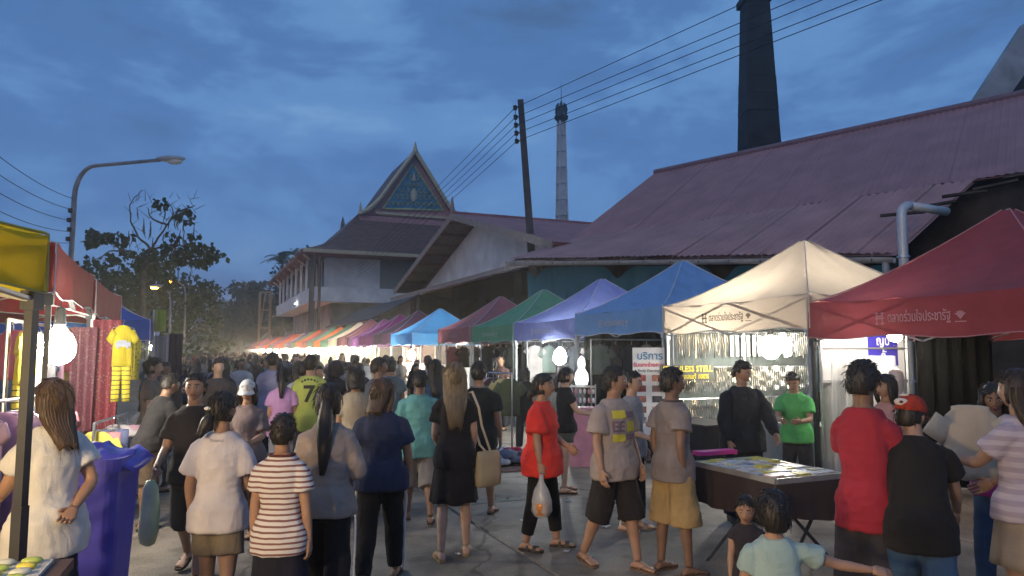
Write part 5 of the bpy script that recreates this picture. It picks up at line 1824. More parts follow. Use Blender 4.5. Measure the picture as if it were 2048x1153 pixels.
class Body:
    def __init__(s, H=1.6, w=1.0, fem=False, lean=0, twist=0, hyaw=0, hpitch=0, hroll=0, legs=((4, 3, 4), (-4, 3, 4)), arms=((4, 9, 12, 4), (4, 9, 12, 4)), curl=(.35, .35), face=False, vox=.013, hands=True, child=False, toe=8, feet=True):
        s.k = H / 1.70
        s.w, s.fem, s.vox, s.face, s.curl, s.hands, s.feet = w, fem, vox, face, curl, hands, feet
        s.lean, s.twist = rad(lean), rad(twist)
        s.hs = 1.0
        s.child = child
        if child: s.hs = 1.32
        hz = .885
        if child: hz = .80
        s.hz = hz
        # legs
        raw = []
        lk = hz / .885
        for i, sd in enumerate((-1, 1)):
            f, a, kn = [rad(q) for q in legs[i]]
            hip = Vector((sd * .078 * (1 + .35 * (w - 1)), 0, hz - .02))
            d1 = Vector((sd * math.sin(a), math.sin(f) * math.cos(a), -math.cos(f) * math.cos(a)))
            g_ = f - kn
            d2 = Vector((sd * math.sin(a * .5), math.sin(g_) * math.cos(a * .5), -math.cos(g_) * math.cos(a * .5)))
            knee = hip + d1 * .40 * lk
            ank = knee + d2 * .385 * lk
            raw.append((hip, knee, ank, d2))
        dz = .08 - min(q[2].z for q in raw)
        s.dz = dz
        sh = Vector((0, 0, dz))
        s.legs = [(a + sh, b + sh, c + sh, d) for a, b, c, d in raw]
        s.root = Vector((0, 0, hz + dz))
        s.toe = rad(toe)
        # arms
        s.arms = []
        for i, sd in enumerate((-1, 1)):
            uf, ua, ff, fa = [rad(q) for q in arms[i]]
            shd = s.bend(Vector((sd * (.148 if not fem else .132) * (1 + .75 * (w - 1)), -.005, .460)))
            def dr(f, a): 
                v = Vector((sd * math.sin(a), math.sin(f) * math.cos(a), -math.cos(f) * math.cos(a)))
                return Matrix.Rotation(s.twist, 3, 'Z') @ v
            d1, d2 = dr(uf, ua), dr(ff, fa)
            elb = shd + d1 * .275
            wr = elb + d2 * .235
            s.arms.append((shd, elb, wr, d1, d2, sd))
        s.headc = s.bend(Vector((0, .018, .690)))
        s.hm = (Matrix.Rotation(s.twist * .6 + rad(hyaw), 3, 'Z') @ Matrix.Rotation(-s.lean * .5 + rad(hpitch), 3, 'X') @ Matrix.Rotation(rad(hroll), 3, 'Y'))
        s.arm_r = 1 + .5 * (w - 1)
        s.leg_r = (1 + .75 * (w - 1)) * .92
    def bend(s, p):
        t = max(0, min(1, p.z / .28))
        a = s.lean * t
        y = p.y * math.cos(a) + p.z * math.sin(a)
        z = p.z * math.cos(a) - p.y * math.sin(a)
        q = Vector((p.x, y, z))
        q = Matrix.Rotation(s.twist * max(0, min(1, p.z / .42)), 3, 'Z') @ q
        return q + s.root
    def prof(s, dz):
        M_ = [(-.60, .17, .125), (-.30, .168, .125), (-.09, .160, .122), (-.03, .163, .125), (.03, .165, .124), (.10, .156, .113), (.18, .148, .106), (.28, .158, .112), (.38, .168, .116), (.45, .166, .104), (.495, .142, .086), (.53, .085, .068), (.56, .06, .06), (.62, .054, .056)]
        F_ = [(-.60, .17, .13), (-.30, .17, .13), (-.09, .168, .128), (-.03, .172, .130), (.03, .168, .126), (.10, .148, .110), (.18, .134, .100), (.28, .146, .112), (.36, .156, .124), (.44, .152, .100), (.49, .130, .080), (.53, .080, .062), (.56, .052, .052), (.62, .047, .050)]
        T = F_ if s.fem else M_
        for (a, ra, ya), (b, rb, yb) in zip(T, T[1:]):
            if a <= dz <= b:
                t = (dz - a) / (b - a)
                rx, ry = ra + (rb - ra) * t, ya + (yb - ya) * t
                break
        else:
            rx, ry = T[-1][1:]
        g_ = 1 + (s.w - 1) * max(0, min(1, (.56 - dz) / .12))
        return rx * g_ * .885, ry * (1 + (g_ - 1) * 1.1) * .88
    def tring(s, dz, ex=0., ey=None, n=24, yo=0.0, sx=1.0):
        rx, ry = s.prof(dz)
        ey = ex if ey is None else ey
        c0 = s.bend(Vector((0, yo, dz)))
        cx = (s.bend(Vector((.1, yo, dz))) - c0).normalized()
        cy = (s.bend(Vector((0, yo + .1, dz))) - c0).normalized()
        return ell(c0, cx, cy, rx * sx + ex, ry + ey, n, .88)
    # ------------------------------------------------------------ body
    def body(s):
        mb = MB()
        loft(mb, [s.tring(d) for d in (-.10, -.05, 0, .06, .12, .18, .24, .30, .36, .42, .46, .495, .53, .56, .60, .64)])
        for hip, knee, ank, d in s.legs:
            r = s.leg_r
            cal = lerp(knee, ank, .32) - Vector((0, .012, 0))
            pts, rr = resample([hip, lerp(hip, knee, .35), knee, cal, lerp(knee, ank, .7), ank], [.088 * r, .082 * r, .055 * r, .056 * r, .042 * r, .035 * (1 + .3 * (s.w - 1))], 3)
            limb(mb, pts, rr)
        for shd, elb, wr, d1, d2, sd in s.arms:
            r = s.arm_r
            pts, rr = resample([shd - Vector((sd * .03, 0, 0)), shd + d1 * .04, lerp(shd, elb, .5), elb, lerp(elb, wr, .3), wr], [.05 * r, .052 * r, .045 * r, .037 * r, .037 * r, .024], 3)
            limb(mb, pts, rr)
        me = voxel(mb, s.vox, 4)
        bm = bmesh.new(); bm.from_mesh(me)
        for f in bm.faces: f.material_index = 0; f.smooth = True
        def addmb(m2, idx):
            bvs = [bm.verts.new(v) for v in m2.v]
            for f in m2.f:
                try:
                    q = bm.faces.new([bvs[i] for i in f]); q.material_index = idx; q.smooth = True
                except ValueError:
                    pass
        addmb(s.head_mb(), 0)
        if s.hands:
            for i in range(2): addmb(s.hand_mb(i), 0)
        if s.feet:
            for i in range(2): addmb(s.foot_mb(i), 0)
        if s.face:
            e = MB()
            for sx in (-1, 1):
                e.ellipsoid(s.hp((sx * .031, .0845, .008)), (.0150, .006, .0075), 10, 6, s.hm)
            addmb(e, 1)
            e = MB()
            for sx in (-1, 1):
                e.ellipsoid(s.hp((sx * .031, .0895, .008)), (.0085, .004, .0072), 8, 6, s.hm)  # iris enlarged and dark, taking in the shade of the eye socket
                pts = [s.hp((sx * (.014 + .011 * q), .0925 - .003 * q, .026 + .003 * math.sin(q))) for q in range(4)]
                e.tube(pts, .0060, 5, r2=.003)
            addmb(e, 2)
            e = MB()
            e.ellipsoid(s.hp((0, .0935, -.052)), (.025, .007, .0065), 10, 6, s.hm)
            e.ellipsoid(s.hp((0, .0915, -.061)), (.019, .007, .0055), 10, 6, s.hm)
            addmb(e, 3)
        bmesh.ops.recalc_face_normals(bm, faces=bm.faces)
        bm.to_mesh(me); bm.free()
        return s.fin(me)
    def fin(s, me):
        me.transform(Matrix.Scale(s.k, 4))
        return me
    def hp(s, p):
        return s.headc + s.hm @ (Vector(p) * s.hs)
    def head_dir(s, i, j, nu, nv):
        ph = math.pi * j / nv; t = 2 * math.pi * i / nu
        return Vector((math.sin(ph) * math.sin(t), math.sin(ph) * math.cos(t), math.cos(ph)))
    def head_shape(s, d):
        x, y, z = d
        p = Vector((x * .074, y * .094, z * .113))
        if z < 0:
            p.x *= 1 - .30 * (-z) ** 1.3
            if y < 0: p.y *= 1 + .18 * z
            if y > 0: p.y *= 1 - .06 * (-z)
        if y > 0:
            X, Z = p.x, p.z
            p.y += .022 * math.exp(-(X / .0135) ** 2) * max(0, min(1, (.022 - Z) / .05)) * (1 if Z > -.034 else math.exp(-((Z + .034) / .008) ** 2))
            p.y += .005 * math.exp(-((Z - .024) / .012) ** 2) * math.exp(-(X / .05) ** 2)
            p.y -= .009 * math.exp(-((Z - .006) / .014) ** 2) * math.exp(-((abs(X) - .032) / .016) ** 2)
            p.y += .006 * math.exp(-((Z + .056) / .010) ** 2) * math.exp(-(X / .022) ** 2)
            p.y += .010 * math.exp(-((Z + .092) / .018) ** 2) * math.exp(-(X / .025) ** 2)
        return p
    def head_mb(s):
        mb = MB()
        nu, nv = 36, 26
        vs = [s.hp(s.head_shape(s.head_dir(i, j, nu, nv))) for j in range(1, nv) for i in range(nu)]
        fs = [((j) * nu + i, (j) * nu + (i + 1) % nu, (j + 1) * nu + (i + 1) % nu, (j + 1) * nu + i) for j in range(nv - 2) for i in range(nu)]
        fs.append(tuple(range(nu))); fs.append(tuple(reversed(range((nv - 2) * nu, (nv - 1) * nu))))
        mb.add(vs, fs)
        for sx in (-1, 1):
            mb.ellipsoid(s.hp((sx * .076, -.008, -.004)), (.010, .019, .031), 10, 8, s.hm)
        limb(mb, [s.bend(Vector((0, 0, .52))), s.bend(Vector((0, .006, .60))), s.hp((0, -.012, -.05))], [.056, .050 if s.fem else .056, .052 if s.fem else .058], 16)
        return mb
    def hand_mb(s, i):
        shd, elb, wr, d1, d2, sd = s.arms[i]
        fw = d2.normalized()
        hint = Matrix.Rotation(s.twist, 3, 'Z') @ Vector((0, 1, .8))
        lat = (hint - fw * hint.dot(fw))
        if lat.length < .05: lat = Vector((-sd, 0, 0))
        lat.normalize()
        nr = fw.cross(lat) * (-sd)
        cu = s.curl[i]
        mb = MB()
        q = 1.0
        o = wr - fw * .012
        rings = []
        for (l, w, t) in ((0, .026, .020), (.025, .033, .018), (.06, .041, .017), (.088, .040, .014), (.098, .034, .010)):
            c = o + fw * l + nr * (.10 * cu * l)
            rings.append(ell(c, lat, nr, w, t, 12, .85))
        loft(mb, rings)
        kn = o + fw * .088 + nr * (.009 * cu)
        for j, (off, L) in enumerate(((.029, .068), (.010, .077), (-.010, .072), (-.028, .056))):
            p = kn + lat * off
            dirv = fw + lat * off * .9
            pts, rr = [p - fw * .012], [.0092]
            ang = 0
            for sgm, fr in enumerate((.45, .30, .25)):
                ang += cu * (1.05 + .12 * j) * (.75, 1.0, .7)[sgm]
                dd = (dirv.normalized() * math.cos(ang) + nr * math.sin(ang)).normalized()
                p = p + dd * L * fr
                pts.append(p); rr.append((.0088, .0080, .0062)[sgm])
            mb.tube(pts, rr, 7)
        tb = o + fw * .028 + lat * .026
        td = (fw * .75 + lat * .62 + nr * (.25 + .5 * cu)).normalized()
        p1 = tb + td * .035
        td2 = (fw * .9 + lat * .15 + nr * (.25 + .7 * cu)).normalized()
        mb.tube([tb - td * .012, tb + td * .015, p1, p1 + td2 * .03], [.013, .0125, .010, .007], 8)
        return mb
    def foot_frame(s, i):
        hip, knee, ank, d = s.legs[i]
        sd = (-1, 1)[i]
        lift = max(0, ank.z - .085)
        pitch = min(.9, lift * 4.5)
        f = Vector((math.sin(s.toe) * sd, math.cos(s.toe), 0))
        f = (f * math.cos(pitch) - Vector((0, 0, math.sin(pitch)))).normalized()
        x = f.cross(Vector((0, 0, 1))).normalized()
        up = x.cross(f)
        return ank, f, x, up
    def foot_mb(s, i):
        ank, f, x, up = s.foot_frame(i)
        mb = MB()
        o = ank - up * .08 + up * .016
        rings = []
        for (l, w, h) in ((-.062, .018, .020), (-.052, .028, .042), (-.02, .032, .062), (.02, .032, .060), (.07, .036, .044), (.115, .042, .030), (.145, .043, .022), (.160, .040, .016)):
            c = o + f * l + up * h * .5
            rings.append(ell(c, x, up, w, h * .5, 14, .8))
        loft(mb, rings)
        sd = (-1, 1)[i]
        for j in range(5):
            c = o + f * (.168 - .010 * j * (.6 + .25 * j) * .5) + x * sd * (-.030 + .0155 * j) + up * .011
            mb.ellipsoid(c, (.0105 if j == 0 else .008, .0105 if j == 0 else .008, .009), 8, 6)
        return mb
    # ------------------------------------------------------------ clothes
    def shirt(s, hem=-.06, sleeve=.55, loose=.02, flare=.0, seed=0, amp=.007, long=False, neck=.535, yoke=0.0):
        mb = MB()
        loose = loose * .5; flare = flare * .6
        ds = [hem]
        d = hem + .05
        while d < neck - .02:
            ds.append(d); d += .05
        ds.append(neck)
        rings = []
        for d in ds:
            t = max(0, min(1, (.38 - d) / .45))
            e = .010 + loose * (.35 + .65 * t) + flare * t * t
            e += .024 * max(0, min(1, (.13 - d) / .08))
            if d > .47: e = .016
            if d > neck - .01: e = .014
            rings.append(s.tring(d, e, e * .9))
        loft(mb, rings)
        for shd, elb, wr, d1, d2, sd in s.arms:
            r = s.arm_r
            base = shd - Vector((sd * .055, 0, .022))
            if not long:
                end = shd + d1 * (.275 * sleeve)
                pts, rr = resample([base, shd + d1 * .03, end], [.058 * r, .056 * r + loose * .5, .056 * r + loose * 1.5], 4)
            else:
                pts, rr = resample([base, shd + d1 * .03, lerp(shd, elb, .5), elb, lerp(elb, wr, .5), wr - d2 * .01], [.060 * r, .060 * r + loose * .4, .056 * r + loose * .6, .052 * r + loose * .5, .046 * r + loose * .5, .034 + loose * .2], 3)
            limb(mb, pts, rr)
        me = voxel(mb, s.vox, 4)
        wrinkle(me, amp * 1.25, seed, f=(10, 10, 9))
        return s.fin(me)
    def collar(s, dz=.535, ex=.018, r=.010):
        ring = s.tring(dz, ex, ex, 24)
        return s.fin(MB().tube(ring + [ring[0]], r, 6).mesh('collar', True))
    def trousers(s, hem=.5, loose=.02, seed=0, amp=.007, taper=1.0, rise=.10):
        """hem: share of the leg covered (0 hip, .5 knee, 1 ankle)"""
        mb = MB()
        loft(mb, [s.tring(d, .010 + loose * .25) for d in (-.11, -.06, 0, .05, rise)])
        for hip, knee, ank, d in s.legs:
            r = s.leg_r
            path = [hip - (knee - hip) * .05, lerp(hip, knee, .4), knee, lerp(knee, ank, .35), lerp(knee, ank, .7), lerp(knee, ank, 1.0)]
            tt = [0, .2, .5, .675, .85, 1.0]
            rad_ = [.090 * r + loose * .3, .086 * r + loose * .5, .066 * r + loose * taper, .064 * r + loose * taper, .055 * r + loose * taper, .047 * r + loose * taper]
            P_, Q_ = [], []
            for a, b, ra, rb, pa, pb in zip(tt, tt[1:], rad_, rad_[1:], path, path[1:]):
                for q in range(4):
                    t = q / 4
                    u = a + (b - a) * t
                    if u <= hem: P_.append(lerp(pa, pb, t)); Q_.append(ra + (rb - ra) * t)
                if a < hem <= b:
                    t = (hem - a) / (b - a)
                    P_.append(lerp(pa, pb, t)); Q_.append(ra + (rb - ra) * t + .004)
            limb(mb, P_, Q_)
        me = voxel(mb, s.vox, 4)
        wrinkle(me, amp, seed, f=(13, 13, 8))
        return s.fin(me)
    def skirt(s, length=.5, flare=.09, waist=.12, seed=0):
        mb = MB()
        mid = (s.legs[0][1] + s.legs[1][1]) / 2
        rings = []
        n = 40
        for j in range(11):
            v = j / 10
            d = waist - (length + waist) * v
            rx, ry = s.prof(max(d, -.3))
            c = s.root + Vector((0, 0, d)) if d < 0 else s.bend(Vector((0, 0, d)))
            sh = mid.y * max(0, -d) / .42 * .5
            ring = []
            for i in range(n):
                a = 2 * math.pi * i / n
                fo = 1 + .05 * v * math.sin(7 * a + seed) + .03 * v * math.sin(13 * a + 2 * seed)
                ring.append(c + Vector(((rx + .015 + flare * v) * fo * math.cos(a), sh + (ry + .015 + flare * v * .9) * fo * math.sin(a), .012 * v * math.sin(5 * a + seed))))
            rings.append(ring)
        loft(mb, rings)
        return s.fin(mb.mesh('skirt', True))
    def sandal(s, i, kind):
        ank, f, x, up = s.foot_frame(i)
        sd = (-1, 1)[i]
        o = ank - up * .08
        sole = MB()
        outl = [(-.072, .0), (-.066, .022), (-.03, .034), (.03, .034), (.09, .043), (.14, .047), (.172, .036), (.186, .012), (.186, -.012), (.172, -.036), (.14, -.047), (.09, -.043), (.03, -.034), (-.03, -.034), (-.066, -.022)]
        lo = [o + f * a + x * b for a, b in outl]
        sole.prism(lo, up * .018)
        st = MB()
        if kind == 'shoe':
            sh = MB()
            rings = []
            for (l, w, h) in ((-.068, .02, .05), (-.055, .034, .075), (-.02, .040, .085), (.02, .040, .075), (.08, .045, .058), (.13, .048, .046), (.165, .042, .036), (.185, .02, .024)):
                rings.append(ell(o + f * l + up * (h * .5 + .006), x, up, w, h * .5, 16, .8))
            loft(sh, rings)
            return s.fin(sole.mesh('sole')), s.fin(sh.mesh('upper', True))
        if kind == 'flip':
            toe = o + f * .125 + x * (-sd * .018) + up * .03
            for q in (-1, 1):
                st.tube([toe, o + f * .085 + x * q * .030 + up * .052, o + f * .03 + x * q * .040 + up * .022], .0055, 6)
        else:
            spans = ((.055, .105),) if kind == 'slide' else ((.08, .125), (.02, .045))
            for a, b in spans:
                vs = []
                for l in (a, b):
                    for q in range(9):
                        t = math.pi * q / 8
                        vs.append(o + f * l + x * (.050 * math.cos(t)) + up * (.012 + (.058 if l < .06 else .046) * math.sin(t)))
                st.add(vs, [(q, q + 1, 10 + q, 9 + q) for q in range(8)])
        return s.fin(sole.mesh('sole')), s.fin(st.mesh('strap'))
    # ------------------------------------------------------------ hair
    def hair(s, kind='short', vol=1.0, length=.3, seed=0, side=0.0):
        mb = MB()
        nu, nv = 44, 28
        keep = {}
        vs, fs = [], []
        rnd = random.Random(seed)
        long = kind in ('pony', 'bob', 'long', 'bun', 'lowpony')
        def pt(i, j):
            d = s.head_dir(i, j, nu, nv)
            az = math.atan2(d.x, d.y)
            rid = .5 + .5 * math.sin(az * 15 + 3 * math.sin(d.z * 4 + seed) + seed)
            r = Vector((d.x * .080, d.y * .099, d.z * .119)) * 1.0
            g_ = 1 + (.085 + .20 * (vol - 1)) * (.7 + .3 * max(0, d.z)) + .016 * rid * (1 if not kind == 'short' else .4)
            if kind == 'short': g_ += (.045 if d.z > 0 else .02) * vnoise(np.array([[d.x * 6 + seed, d.y * 6, d.z * 6]]), seed)[0]
            r = r * g_
            r.y -= .006
            return d, r
        pts = {}
        for j in range(0, nv + 1):
            for i in range(nu):
                pts[i, j] = pt(i, j)
        def ok(d):
            if long:
                if d.z < -.62: return False
                if d.y > .28 and d.z < .60 - .30 * abs(d.x): return False
                if kind in ('pony', 'bun', 'lowpony') and abs(d.x) > .80 and -.38 < d.z < .10 and d.y > -.25: return False
                return True
            if d.z < -.58: return False
            if d.z < -.45 and d.y > -.55: return False
            if d.y > .30 and d.z < .58 - .16 * abs(d.x): return False
            if d.y > -.22 and d.z < -.02: return False
            if d.y > .22 and d.z < .2: return False
            return True
        idx = {}
        def vid(i, j):
            i %= nu
            if (i, j) not in idx:
                idx[i, j] = len(vs); vs.append(s.hp(pts[i, j][1]))
            return idx[i, j]
        for j in range(nv):
            for i in range(nu):
                d = s.head_dir(i + .5, j + .5, nu, nv)
                if ok(d):
                    fs.append((vid(i, j), vid(i + 1, j), vid(i + 1, j + 1), vid(i, j + 1)))
        # rim closed down to the scalp
        from collections import Counter
        ec = Counter()
        for f in fs:
            for a, b in zip(f, f[1:] + f[:1]): ec[(a, b)] += 1
        n0 = len(vs)
        low = {}
        for (a, b) in list(ec):
            if (b, a) not in ec:
                for q in (a, b):
                    if q not in low:
                        low[q] = len(vs); vs.append(lerp(vs[q], s.headc, .13))
                fs.append((b, a, low[a], low[b]))
        mb.add(vs, fs)
        if kind in ('bob', 'long'):
            rings = []
            m = 36
            L = length
            nn = 13
            for q in range(nn + 1):
                t = q / nn
                z = .10 - (L + .10) * t
                yb = -.035 - .05 * min(1, max(0, (-z - .05) / .15)) - (.045 * s.w) * min(1, max(0, (-z - .17) / .12))
                rx = (.088 + .010 * math.sin(math.pi * min(1, t * 1.3))) * (math.sqrt(max(.08, 1 - (max(0, z) / .125) ** 2))) * (1 - .35 * max(0, t - .6) / .4 * (1 if kind == 'long' else .3))
                ry = (.066 - .028 * t if kind == 'long' else .068 - .012 * t) * math.sqrt(max(.08, 1 - (max(0, z) / .125) ** 2))
                ring = []
                for i in range(m):
                    a = 2 * math.pi * i / m
                    ri = 1 + .018 * math.sin(9 * a + seed + 2 * t) + .014 * math.sin(13 * a + seed)
                    ring.append(s.hp((rx * vol * math.cos(a) * ri, yb + ry * math.sin(a) * ri, z + (.018 * math.sin(5 * a + seed) if q == nn else 0))))
                rings.append(ring)
            loft(mb, rings)
            for e in range(64):
                a = rnd.uniform(math.pi * .95, math.pi * 2.05) if rnd.random() < .8 else rnd.uniform(0, 6.28)
                o_ = rnd.uniform(.975, 1.012)
                pl = []
                for q in range(2, nn + 1):
                    c0 = sum((rings[q][i] for i in range(m)), Vector()) / m
                    ii = int(a / (2 * math.pi) * m) % m
                    pl.append(c0 + (rings[q][ii] - c0) * o_ + s.hm @ Vector((.003 * math.sin(q * 1.3 + e), 0, 0)))
                pl.append(pl[-1] + s.hm @ Vector((rnd.uniform(-.012, .012), 0, -rnd.uniform(.0, .05))))
                mb.tube(pl, .0034, 4, r2=.001)
            if kind == 'bob':
                for sx in (-1, 1):
                    mb.tube([s.hp((sx * .076, .035, .05)), s.hp((sx * .09, .03, -.04)), s.hp((sx * .088, .01, -.12)), s.hp((sx * .075, -.01, -.2))], [.018, .026, .024, .010], 8)
        if kind in ('pony', 'lowpony'):
            y0, z0 = (-.102, .035) if kind == 'pony' else (-.095, -.045)
            P_, Q_ = [], []
            for q in range(10):
                t = q / 9
                out = -.035 * math.sin(min(1, t * 2.2) * math.pi / 2)
                P_.append(s.hp((side * t, y0 + out + (.0 if t < .3 else -.03 * s.w * (t - .3)) + .006 * math.sin(6 * t + seed), z0 + .012 * math.sin(t * 3) - length * t)))
                Q_.append((.020, .026, .034, .038, .038, .036, .032, .026, .018, .006)[q] * vol)
            mb.tube(P_, Q_, 12)
            for e in range(7):
                o = Vector((rnd.uniform(-.02, .02), rnd.uniform(-.02, .012), 0))
                mb.tube([p + (s.hm @ o) * min(1, i * .35) + Vector((.006 * math.sin(i + e), 0, 0)) for i, p in enumerate(P_)], [r_ * .38 for r_ in Q_], 6)
        if kind == 'bun':
            mb.ellipsoid(s.hp((0, -.105, .03)), (.042, .038, .040), 12, 8, s.hm)
        for e in range(260 if s.vox < .02 else 0):          # loose strands lying on and off the hair
            zz = rnd.uniform(-.45, .97); th = rnd.uniform(0, 6.28)
            rr = math.sqrt(1 - zz * zz)
            d = Vector((rr * math.sin(th), rr * math.cos(th), zz))
            if not ok(d): continue
            sc_ = 1.10 + .20 * (vol - 1)
            base = Vector((d.x * .080, d.y * .099, d.z * .119)) * sc_
            tang = Vector((d.x * d.z * 1.0, d.y * d.z - .25, -(1 - d.z * d.z) - .2))
            tang = (tang - d * tang.dot(d)).normalized() + Vector((rnd.uniform(-.5, .5), rnd.uniform(-.5, .5), rnd.uniform(-.3, .3))) * (.9 if kind == 'short' else .35)
            L_ = rnd.uniform(.02, .045) if kind == 'short' else rnd.uniform(.04, .08)
            p1_ = base * 1.005 + tang * L_ * .5 + d * rnd.uniform(0, .006)
            p2_ = base + tang * L_ + d * rnd.uniform(-.008, .010)
            off_ = Vector((0, -.006, 0))
            mb.tube([s.hp(base * .98 + off_), s.hp(p1_ + off_), s.hp(p2_ + off_)], [.0022, .0022, .0006], 3)
        if kind == 'short':
            for e in range(40):
                th = rnd.uniform(0, 6.28); zz = rnd.uniform(.15, .98)
                rr = math.sqrt(1 - zz * zz)
                d = Vector((rr * math.sin(th), rr * math.cos(th), zz))
                if not ok(d): continue
                b = Vector((d.x * .084, d.y * .104 - .006, d.z * .126)) * (1 + .20 * (vol - 1))
                tip = b + d * .006 + Vector((rnd.uniform(-.02, .02), rnd.uniform(-.01, .025), -.004))
                mb.tube([s.hp(b - d * .008), s.hp(lerp(b, tip, .5) + d * .006), s.hp(tip)], [.010, .009, .003], 5)
        return s.fin(mb.mesh('hair', True))
    def cap(s, brim=True, back=False):
        mb = MB()
        nu, nv = 28, 12
        rings = []
        for j in range(nv + 1):
            ph = math.pi / 2 * j / nv
            rings.append([s.hp((.090 * math.sin(ph) * math.sin(2 * math.pi * i / nu), .112 * math.sin(ph) * math.cos(2 * math.pi * i / nu) - .004, .022 + .112 * math.cos(ph) ** .85)) for i in range(nu)])
        rings[0] = [p + Vector((.0005 * i, 0, 0)) for i, p in enumerate(rings[0])]
        loft(mb, rings)
        b = MB()
        if brim:
            sg = -1 if back else 1
            def bf(u, v):
                a = (u - .5) * 2.1
                r = .108 + .075 * v * math.cos((u - .5) * 2.6)
                return s.hp((math.sin(a) * (.088 + .02 * v), sg * (math.cos(a) * r), .026 - .018 * v - .02 * abs(u - .5) * 2 * v))
            v, f = sheet(bf, 14, 4)
            b.add(v, f)
            v2 = [p - Vector((0, 0, .004)) for p in v]
            b.add(v2, [tuple(reversed(q)) for q in f])
        return s.fin(mb.mesh('cap', True)), (s.fin(b.mesh('brim', True)) if brim else None)

def project(me, target, ydir, off=.004):
    """lay a flat print on the garment: verts (x, z) are cast along +-y"""
    tree = BVHTree.FromPolygons([v.co.copy() for v in target.vertices], [tuple(p.vertices) for p in target.polygons])
    for v in me.vertices:
        o = Vector((v.co.x, -ydir * 1.0, v.co.z))
        hit = tree.ray_cast(o, Vector((0, ydir, 0)))
        if hit[0] is not None:
            v.co = hit[0] - Vector((0, ydir, 0)) * off
    me.update()
    return me
def text_for_print(body, size, cx, cz, mirror=1, bold=0.0):
    me = text_mesh(body, size, 0, bold=bold)
    bm = bmesh.new(); bm.from_mesh(me)
    bmesh.ops.triangulate(bm, faces=bm.faces)
    for _ in range(3):
        es = [e for e in bm.edges if e.calc_length() > .022]
        if not es: break
        bmesh.ops.subdivide_edges(bm, edges=es, cuts=1)
        bmesh.ops.triangulate(bm, faces=bm.faces)
    for v in bm.verts:
        x, y = v.co.x, v.co.y
        v.co = Vector((cx + mirror * x, 0, cz + y))
    bm.to_mesh(me); bm.free()
    return me
def rect_print(cx, cz, w, h):
    v, f = sheet(lambda a, b: Vector((cx + (a - .5) * w, 0, cz + (b - .5) * h)), 8, 6)
    return mesh_from('print', v, f)

def shirt_m(c): return c if isinstance(c, bpy.types.Material) else cloth(c, var=.14)

def person(x, yh, Z, head, label, skin='tan', top=None, bot=None, hair=None, shoes='flip', shoe_col=(.03, .025, .02), Hx=None, group=None, loc=None, cap=None, extra=None, **kw):
    p = P(x, yh, Z) if loc is None else Vector(loc)
    H = Hx or p.z
    b = Body(H=H, **kw)
    r = thing('person', label, 'person', (p.x, p.y, 0), rad(head), group)
    bo = ob('body', b.body(), M_SKIN[skin], r)
    for m in (M_EYEW, M_EYED, M_LIP): bo.data.materials.append(m)
    t = dict(top); tc = t.pop('col'); dress = t.pop('dress', None); cc = t.pop('collar', None)
    sm = b.shirt(**t)
    so = ob('dress' if dress else 'shirt', sm, shirt_m(tc), r)
    if cc is not None:
        ob('collar', b.collar(), shirt_m(cc), so)
    if dress:
        ob('skirt', b.skirt(**dress), shirt_m(tc), r)
    if bot:
        q = dict(bot); bc = q.pop('col'); kind = q.pop('kind', 'shorts')
        if kind == 'skirt': ob('skirt', b.skirt(**q), shirt_m(bc), r)
        else: ob(kind, b.trousers(**q), shirt_m(bc), r)
    if hair:
        q = dict(hair); hc_ = q.pop('col', 'black')
        ob('hair', b.hair(**q), HAIR[hc_], r)
    if cap:
        cm, br = b.cap(brim=cap.get('brim', True), back=cap.get('back', False))
        co_ = ob('cap', cm, shirt_m(cap['col']), r)
        if br: ob('brim', br, shirt_m(cap.get('bcol', cap['col'])), co_)
    if shoes:
        for i in range(2):
            so_, st_ = b.sandal(i, shoes)
            n_ = {'flip': 'flip_flop', 'slide': 'slide_sandal', 'sandal': 'sandal', 'shoe': 'shoe'}[shoes]
            s_ = ob(n_, so_, pm('sole_%02x%02x%02x' % tuple(int(c * 255) for c in shoe_col), shoe_col, rough=.7), r)
            ob('upper' if shoes == 'shoe' else 'strap', st_, pm('strap_%02x%02x%02x' % tuple(int(c * 255) for c in shoe_col), [c * 1.3 for c in shoe_col], rough=.6), s_)
    if extra: extra(b, r, so)
    return r, b
# ------------------------------------------------------------------ the shoppers one can pick out
HANG = (4, 9, 14, 4)
W1 = ((14, 3, 4), (-12, 3, 14))           # walking, left leg forward
W2 = ((-12, 3, 14), (14, 3, 4))
STAND = ((3, 4, 3), (-3, 4, 3))

# woman in the white blouse by the yellow tent
person(110, 757, 4.05, 72, 'woman in loose white blouse with shoulder length brown hair by the tent leg', skin='tan', fem=True,
       top=dict(col=(.66, .64, .60), hem=-.17, sleeve=.62, loose=.045, flare=.02, seed=1, amp=.009), bot=dict(col=(.03, .03, .05), kind='trousers', hem=1.0, loose=.015),
       hair=dict(kind='long', col='brown', length=.27, vol=1.08), legs=STAND, arms=((26, 8, 52, -6), (-22, 14, -28, -52)), hpitch=-4)
# stooping man in the dark shirt
SM, smb = person(302, 770, 7.5, -35, 'stooping man in black shirt and brown shorts carrying a clear bag', skin='dark', lean=18, Hx=1.58,
       top=dict(col=(.025, .024, .026), hem=-.06, sleeve=.6, loose=.03, seed=2), bot=dict(col=(.09, .065, .045), hem=.5, loose=.03),
       hair=dict(kind='short', vol=1.05, seed=2), arms=((2, 12, 12, 6), (20, 8, 60, -10)), curl=(.9, .35), hpitch=-15)
